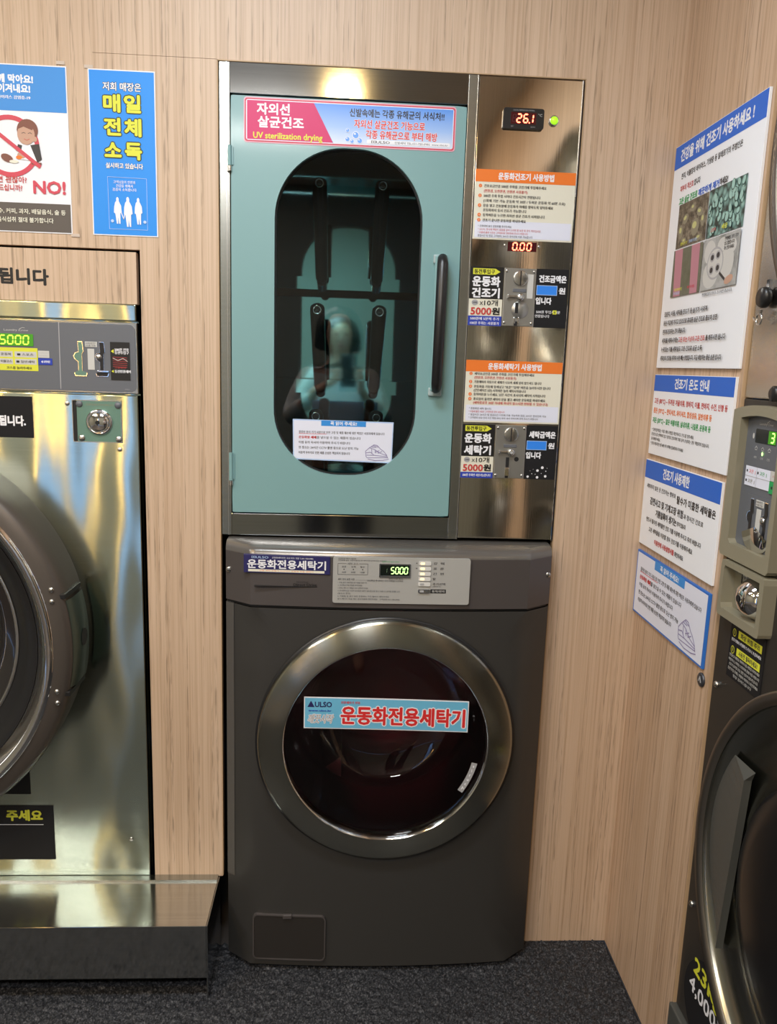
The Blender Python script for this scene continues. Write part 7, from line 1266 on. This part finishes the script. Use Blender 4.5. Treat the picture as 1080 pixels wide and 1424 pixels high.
for tx, x, z, w, h in (('세탁하지 않은 옷 건조하는 행위와', .0180, .1290, .150, .0100), ('탈수가 미흡한 세탁물은', .1750, .1240, .165, .0155), ('감전사고 및 기계고장 위험', .0430, .1000, .165, .0155), ('과 장시간 건조로', .2120, .0980, .085, .0100), ('기름얼룩이 생기는', .0780, .0790, .105, .0145), ('경우가 있습니다', .1860, .0785, .040, .0095),
    ('반드시 탈수된 세탁물만 건조 기를 이용해 주시고 주의 바랍니다', .0320, .0590, .265, .0100), ('고온 세탁물을 이용할 경우 건조기를 이용해주세요', .0500, .0400, .215, .0100)): s.text(tx, x, z, h, K, w, 'l', .035 if h > .012 else .02)
s.text('이용전에 사용설명서를', .0850, .0190, .0110, 'redtext', .100, 'l', .03).text('확인하세요', .1890, .0185, .0100, K, .040, 'l', .02).done()
t = board('white notice sheet with dark blue border and shoe drawing, lowest on the side wall', .0000, .3500, .1400, .8360, 'cardblue')
s = Sheet(t, -.0057); s.rect(.0045, .3455, .0040, .1360, 'lav').rect(.1000, .2480, .1190, .1385, 'headblue'); s.rect(.1000, .2480, .1190, .1385, 'azure')
notice_text(s, .0260, .1020, .300, .0095, (.1740, .1285, .0125, .090), .0170); shoe_sketch(s, .2800, .0400, .0380); s.done()
g = G(); g.lathe([(.0130, -.0005), (.0130, -.0030), (.0110, -.0045), (.0001, -.0045)], 0, 0, 28); t = on_right('cam_lock', 'round dark cam lock in the side wall just under the lowest notice', 'lock', -.3450, .8140); obj('lock_face', g, mat('lock_grey', (.08, .085, .1), .35, .6), t)
g = G(); g.prism([(-.0060, -.0040), (0, .0070), (.0060, -.0040), (.0035, -.0040), (0, .0020), (-.0035, -.0040)], -.0052, -.0045); obj('key_mark', g, 'grey_line', t)

# ================================================================== TOWER DRYER ON THE RIGHT
TW = .80
def ring_band(g, prof, cx, cz, n=128): g.lathe(prof, cx, cz, n)
t = tow = on_right('dryer_tower', 'black and steel stacked dryer tower with olive control bezel at the right edge', 'dryer', -.3745, 0, x=WR + .004)
g = G(); g.box(.0, TW, .0, .035, .170, 1.3200, .002); g.box(.004, TW, .035, .80, .02, 2.01); obj('lower_front', g, 'tower', t)
g = G(); g.box(.0, TW, -.0005, .035, 1.3215, 2.015, .002); obj('upper_front', g, 'steel_side', t)
g = G(); g.box(-.004, TW, -.012, .035, .0, .1690, .003); obj('kick_plate', g, 'tower_door', t)
def tower_door(cx, cz):
    g = G(); g.lathe([(.350, .0), (.3520, -.012), (.3500, -.024), (.3460, -.028), (.3330, -.026), (.3300, -.022)], cx, cz, 128); d = obj('door_ring', g, mat('tower_ring', (.22, .20, .175), .3, .9), t)
    g = G(); g.lathe([(.3305, -.022), (.3290, -.0120), (.240, -.0100), (.222, -.016), (.216, -.014)], cx, cz, 128); obj('door_face', g, mat('tower_face', (.33, .33, .29), .24, 1), d)
    g = G(); g.lathe([(.217, -.015), (.205, -.024), (.17, -.034), (.10, -.042), (.0001, -.045)], cx, cz, 96); obj('door_glass', g, mat('tower_glass', (.008, .008, .009), .3, spec=.3), d)
    # crescent handle plate: slanted wedge between the ring and a straight grip edge
    n = 18; arc = []
    for i in range(n + 1):
        u = i / n; z = .157 - .328 * u                                  # down from the upper tip
        arc.append((cx - .400 + .137 * (1 - u) * (1 - 2 * u) + .087 * 4 * u * (1 - u) + .160 * u * (2 * u - 1), cz + z))
    inn = [(arc[0][0] + .056 + (arc[-1][0] + .009 - arc[0][0] - .056) * (i / n), arc[0][1] - .014 + (arc[-1][1] - arc[0][1] + .014) * i / n) for i in range(n + 1)]
    vs = [(x, -.018, z) for x, z in arc] + [(x, -.030, z) for x, z in inn] + [(x + .001, -.018, z) for x, z in inn]; m = n + 1
    fs = [(i, i + 1, m + i + 1, m + i) for i in range(n)] + [(m + i, m + i + 1, 2 * m + i + 1, 2 * m + i) for i in range(n)]
    vs += [(arc[0][0] + .066, -.019, arc[0][1] + .004)]; q = len(vs) - 1; fs += [(0, m, q), (m, 2 * m, q)]
    g = G(); g.add(vs, fs); obj('door_handle', g, 'tower_door', d)
tower_door(.400, .598); tower_door(.400, 1.690)
# control unit
cxn = .086
def arched(x0, x1, z0, z1, rise, n=14, r=.006):
    mid = (x0 + x1) / 2; w = (x1 - x0) / 2
    return [(x0 + r, z0), (x0, z0 + r)] + [(x0 + 2 * w * i / n, z1 - rise * ((i / n - .5) * 2) ** 2) for i in range(n + 1)] + [(x1, z0 + r), (x1 - r, z0)]
fo = arched(.0070, .1650, 1.0590, 1.3120, .010); fi = arched(.0330, .1520, 1.0840, 1.2960, .006)
cb = obj('control_bezel', G().holed(fo, fi, -.0180, .0), 'olive', t)
g = G(); g.flat(fi, -.0050); obj('control_face', g, 'grey_panel', cb)
class Shift: pass
s = Sheet(cb, -.0054)
s.text('Laundry Crew', .0900, 1.2835, .0050, 'dullwhite', .040).line([(.090, 1.281), (.092, 1.286), (.099, 1.289)], .0007, 'dullwhite')
s.rect(.0610, .1235, 1.2530, 1.2750, 'lcd_dark', 'display', r=.002)
s.rect(.1000, .1225, 1.2540, 1.2740, 'lcd_green', 'display_glow')
s.step(.0004); seg7(s._g('display_digits', 'led_green'), '3', .1085, 1.2570, .0085, .0140, s.y, .0022)
s.poly(ell(.0560, 1.2630, .0028, .0045), 'dullwhite')
for x in (.068, .088, .108): s.line([(x - .004, 1.2440), (x, 1.2475), (x + .004, 1.2440)], .0010, 'dullwhite').line([(x - .003, 1.2420), (x + .003, 1.2420)], .0010, 'dullwhite').text('건조' if x > .07 else '세탁', x, 1.2300, .0040, 'dullwhite', .009)
s.poly(ell(.0885, 1.2370, .0026, .0032), 'led_pale')
s.rect(.0440, .1200, 1.1830, 1.2145, 'lav', 'course_sticker')
for x, z, c in ((.0500, 1.2065, 'red'), (.0840, 1.2065, 'green'), (.0500, 1.1910, 'olive')): s.text('■', x - .001, z, .0050, 'ink', bold=.02).text('고온', x + .012, z, .0065, c, .015, bold=.03).text('|', x + .025, z, .006, c, bold=.05)
s.line([(.0440, 1.1985), (.1200, 1.1985)], .0007, 'grey').line([(.0800, 1.1830), (.0800, 1.2145)], .0007, 'grey')
s.rect(.1215, .1510, 1.1995, 1.2150, 'dullwhite', 'course_sticker').text('시작버튼', .1365, 1.2070, .0040, 'redtext', .02).rect(.1205, .1510, 1.1800, 1.1990, 'green', 'course_sticker').text('■ 동작', .1350, 1.1895, .0055, 'ink', .018, bold=.03)
s.rect(.1400, .1515, 1.1200, 1.1620, 'dullwhite', 'torn_label').done()
cs2 = obj('coin_slide_plate', G().box(.058, .150, -.0058, -.0050, 1.0890, 1.1700), 'grey_panel', t); cs2.location.y = 0
old = len(bpy.data.objects); before = set(bpy.data.objects)
coin_slide(.1000, 1.1310, cs2, m1='black')
for o in set(bpy.data.objects) - before: o.location.y = -.0028
g = G(); g.lathe([(.044, -.0065), (.042, -.0105), (.0001, -.0105)], 0, 0, 24, pi * 1.12, pi * 1.88, mx=Matrix.Translation((.100, 0, 1.1230))); obj('coin_tray', g, 'chrome', cs2)
# coin box bezel with domed lock
fo, fi = outlines((.0990, 1.0060), (.0300, .1670, .9600, 1.0550), .005, ((.0400, .1550, .9740, 1.0460), .002), 48)
cb = obj('coin_box_bezel', G().holed(fo, fi, -.0220, .0), 'olive', t)
g = G(); g.box(.0400, .1550, -.0015, -.0005, .9740, 1.0460); obj('recess_back', g, 'olive_in', cb)
g = G(); g.box(.0640, .0680, -.0030, -.0010, .9760, 1.0440); obj('recess_gap', g, 'blackmatte', cb)
g = G(); g.box(.0680, .1540, -.0030, -.0010, .9750, 1.0450, .0008); lp = obj('lock_plate', g, 'chrome_soft', cb)
g = G(); g.lathe([(.0330, -.003), (.0320, -.010), (.027, -.020), (.018, -.0285), (.0075, -.0315), (.0001, -.0320)], .1150, 1.0100, 40); obj('lock_dome', g, 'chrome', cb)
g = G(); g.lathe([(.0060, -.0325), (.0001, -.0326)], .1150, 1.0100, 16); obj('keyhole', g, 'blackmatte', cb)
for x, z in ((.0770, 1.0370), (.0770, .9830), (.1450, .9830), (.1450, 1.0370)):
    g = G(); g.ball((x, -.003, z), .0062, (1, .7, 1), 8); obj('lock_screw', g, 'screw', cb)
wl = obj('warning_sticker', G().box(.0465, .1565, -.0012, -.0002, .8560, .9560), ink('black', .3), t, label='black warning sticker with two yellow boxes')
s = Sheet(wl, -.0014)
for z0, tx in ((.9360, '화상 위험 주의'), (.9060, '사용전 필독하세요!')): s.rect(.0730, .1480, z0 - .0065, z0 + .0065, 'limeyellow').text(tx, .1105, z0, .0090, 'ink', .060, bold=.03).poly(ell(.0600, z0 - .001, .0058, .0068), 'limeyellow').poly(ell(.0600, z0 - .001, .0048, .0056), 'black').line([(.0600, z0 - .003), (.0600, z0 + .003)], .0012, 'limeyellow')
s.text('건조기에서 꺼낼때 뜨거우니 조심하세요', .1010, .9225, .0060, 'white', .096, bold=.03)
for i, w in enumerate((.098, .100, .094, .098, .060)): s.text(('안전사고 예방을 위하여 다음 사항을 지켜주세요', '어린이나 노약자는 보호자와 함께 이용 바랍니다', '건조기 동작중 문을 열면 건조가 멈추게 됩니다', '동전 투입 후에는 환불이 어려우니 확인하세요', '항상 감사드립니다')[i], .1010, .8950 - i * .0078, .0052, 'dullwhite', w, bold=.02)
s.done()
ov = obj('price_sticker', G().prism(ell(.1330, .2450, .1080, .0940, 40), -.0012, -.0002), ink('black', .3), t, label='black oval sticker with yellow and white price lettering')
s = Sheet(ov, -.0014); s.text('23kg', .1050, .3030, .0400, 'limeyellow', .100, bold=.03).text('4,000원', .1150, .2620, .0380, 'white', .140, bold=.02).done()
for x, z in ((.0190, .826), (.0200, .397)):
    g = G(); g.ball((x, -.001, z), .0062, (1, .8, 1), 8); obj('side_screw', g, 'screw', t)
g = G(); g.lathe([(.0120, .0), (.0120, -.008), (.009, -.011), (.0001, -.011)], .1030, 1.3310, 24); g.box(.098, .106, -.0115, -.003, 1.319, 1.330, .001); obj('front_latch', g, 'black', t)
# key reel hanging on the tower
t = on_right('key_reel', 'black retractable key reel with steel ring on the steel tower front', 'key reel', -.4200, 1.4450, x=WR + .004)
g = G(); g.lathe([(.0001, -.004), (.0150, -.004), (.0165, -.006), (.0165, -.012), (.0140, -.016), (.0001, -.0165)], .0, .0330, 28); obj('reel_case', g, 'black', t)
g = G(); g.lathe([(.004, -.001), (.004, -.006), (.0001, -.006)], .0, .035, 12); g.box(-.004, .004, -.006, -.0005, .045, .060); obj('clip', g, 'chrome', t)
g = G(); g.tube([(0, -.012, .014), (-.002, -.012, .008)], .0028, 10); g.tube([(-.004 + .0085 * cos(a), -.012, .0000 + .0085 * sin(a)) for a in [2 * pi * i / 18 for i in range(19)]], .0014, 8, False); g.tube([(-.010, -.012, .000), (-.018, -.012, -.002), (-.024, -.011, .004)], .0012, 6); obj('key_ring', g, 'chrome', t)

# ================================================================== SECOND TOWER FURTHER ALONG THE SAME WALL (seen in the reflections)
def copy_tree(o, parent=None):
    c = o.copy(); COL.objects.link(c)
    if parent: c.parent = parent
    for ch in o.children: copy_tree(ch, c)
    return c
tow2 = copy_tree(tow); tow2.location.y = -1.40; tow2['label'] = 'stacked dryer tower further along the right wall, beside the photographer'

# ================================================================== THE PHOTOGRAPHER (stands behind the camera, shows in the glass)
def skinned(name, chain, m, parent=None, sub=2):
    """chain: list of (point, radius x, radius y, parent index)"""
    me = bpy.data.meshes.new(name); me.from_pydata([c[0] for c in chain], [(c[3], i) for i, c in enumerate(chain) if c[3] is not None], []); me.update()
    o = bpy.data.objects.new(name, me); COL.objects.link(o); me.materials.append(M[m])
    sk = o.modifiers.new('skin', 'SKIN'); sk.use_smooth_shade = True
    for i, v in enumerate(me.skin_vertices[0].data): v.radius = (chain[i][1], chain[i][2]); v.use_root = (i == 0)
    ss = o.modifiers.new('smooth', 'SUBSURF'); ss.levels = sub; ss.render_levels = sub
    if parent: o.parent = parent
    return o
PX, PY = -.045, -2.06
def P(x, y, z): return (PX + x, PY + y, z)
ch = [(P(0, 0, .88), .13, .10, None), (P(0, .01, 1.05), .12, .09, 0), (P(0, .0, 1.24), .14, .09, 1), (P(0, -.01, 1.33), .085, .07, 2), (P(0, .01, 1.385), .045, .045, 3), (P(0, .03, 1.43), .050, .055, 4), (P(0, .04, 1.475), .066, .080, 5), (P(0, .035, 1.53), .072, .088, 6), (P(0, .03, 1.585), .045, .055, 7)]
def add(pt, a, b, par): ch.append((pt, a, b, par)); return len(ch) - 1
for sx in (-1, 1):
    h = add(P(sx * .09, 0, .82), .085, .085, 0); k = add(P(sx * .10, .02, .46), .052, .055, h); an = add(P(sx * .10, -.01, .09), .034, .036, k); add(P(sx * .11, .13, .035), .035, .025, an)
    sh = add(P(sx * .155, -.005, 1.29), .050, .050, 2); el = add(P(sx * .215, .10, 1.09), .037, .037, sh); wr_ = add(P(sx * .105, .315, 1.235), .024, .022, el); pm = add(P(sx * .072 + .045, .355, 1.270), .032, .016, wr_)
    for j, (dz, ln) in enumerate(((.030, .040), (.012, .046), (-.006, .044), (-.022, .034))):      # fingers wrap the far side of the phone edge
        a = add(P(sx * .066 + .045, .372, 1.290 + dz), .0085, .0085, pm); b_ = add(P(sx * .056 + .045, .391, 1.296 + dz), .008, .008, a); add(P(sx * (.052 - ln * .55) + .045, .392, 1.298 + dz), .0072, .0072, b_)
    th = add(P(sx * .066 + .045, .345, 1.285), .010, .010, pm); th2 = add(P(sx * .052 + .045, .348, 1.312), .0088, .0088, th); add(P(sx * .036 + .045, .350, 1.326), .008, .008, th2)
person = skinned('person', ch, 'skin'); tag(person, 'person in a pale shirt holding up a phone, reflected in the cabinet glass', 'person')
sh_ = [(P(0, 0, .86), .150, .118, None), (P(0, .01, 1.05), .137, .107, 0), (P(0, .0, 1.23), .158, .108, 1), (P(0, -.01, 1.325), .095, .078, 2)]
for sx in (-1, 1):
    n0 = len(sh_); sh_ += [(P(sx * .155, -.005, 1.29), .064, .064, 2), (P(sx * .213, .095, 1.10), .052, .052, n0), (P(sx * .150, .235, 1.18), .042, .042, n0 + 1)]
skinned('shirt', sh_, 'shirt', person)
tr = [(P(0, 0, .89), .146, .116, None)]
for sx in (-1, 1):
    n0 = len(tr); tr += [(P(sx * .09, 0, .81), .100, .100, 0), (P(sx * .10, .02, .46), .072, .072, n0), (P(sx * .10, -.01, .10), .060, .060, n0 + 1)]
skinned('trousers', tr, 'jeans', person)
hair = [(P(0, .050, 1.600), .084, .100, None), (P(0, .0, 1.555), .100, .104, 0), (P(0, -.045, 1.46), .080, .056, 1), (P(0, -.06, 1.37), .075, .040, 2)]
for sx in (-1, 1): n0 = len(hair); hair += [(P(sx * .072, .01, 1.50), .026, .045, 1), (P(sx * .082, .01, 1.41), .022, .038, n0)]
skinned('hair', hair, 'hair', person)
g = G(); g.ball(P(0, .118, 1.492), .012, (.8, 1, 1.5), 8); obj('nose', g, 'skin', person)
for sx in (-1, 1):
    g = G(); g.ball(P(sx * .028, .108, 1.520), .0085, (1.3, .6, .8), 8); obj('eye', g, ink('black'), person)
    g = G(); g.ball(P(sx * .071, .035, 1.505), .018, (.35, .7, 1.2), 8); obj('ear', g, 'skin', person)
g = G(); g.ball(P(0, .112, 1.455), .016, (1.3, .4, .45), 8); obj('mouth', g, mat('lips', (.4, .12, .1), .4), person)
ph = thing('phone', 'dark phone held up in both hands by the photographer', 'phone', (0, -1.690, 1.32)); ph.location = (0, 0, 0)
g = G(); g.box(-.0390, .0390, -1.6930, -1.6850, 1.2420, 1.4020, .003); obj('case', g, 'black', ph)
g = G(); g.box(-.0360, .0360, -1.6936, -1.6929, 1.2470, 1.3970); obj('screen', g, mat('phone_screen', (.1, .15, .3), .2, 0, (.5, .6, .9), .8), ph)
for z in (1.385, 1.365, 1.345):
    g = G(); g.lathe([(.0062, -.0002), (.0062, .0008), (.0001, .0009)], .022, z, 16, mx=Matrix.Translation((0, -1.6850, 0))); obj('lens', g, 'chrome_soft', ph)
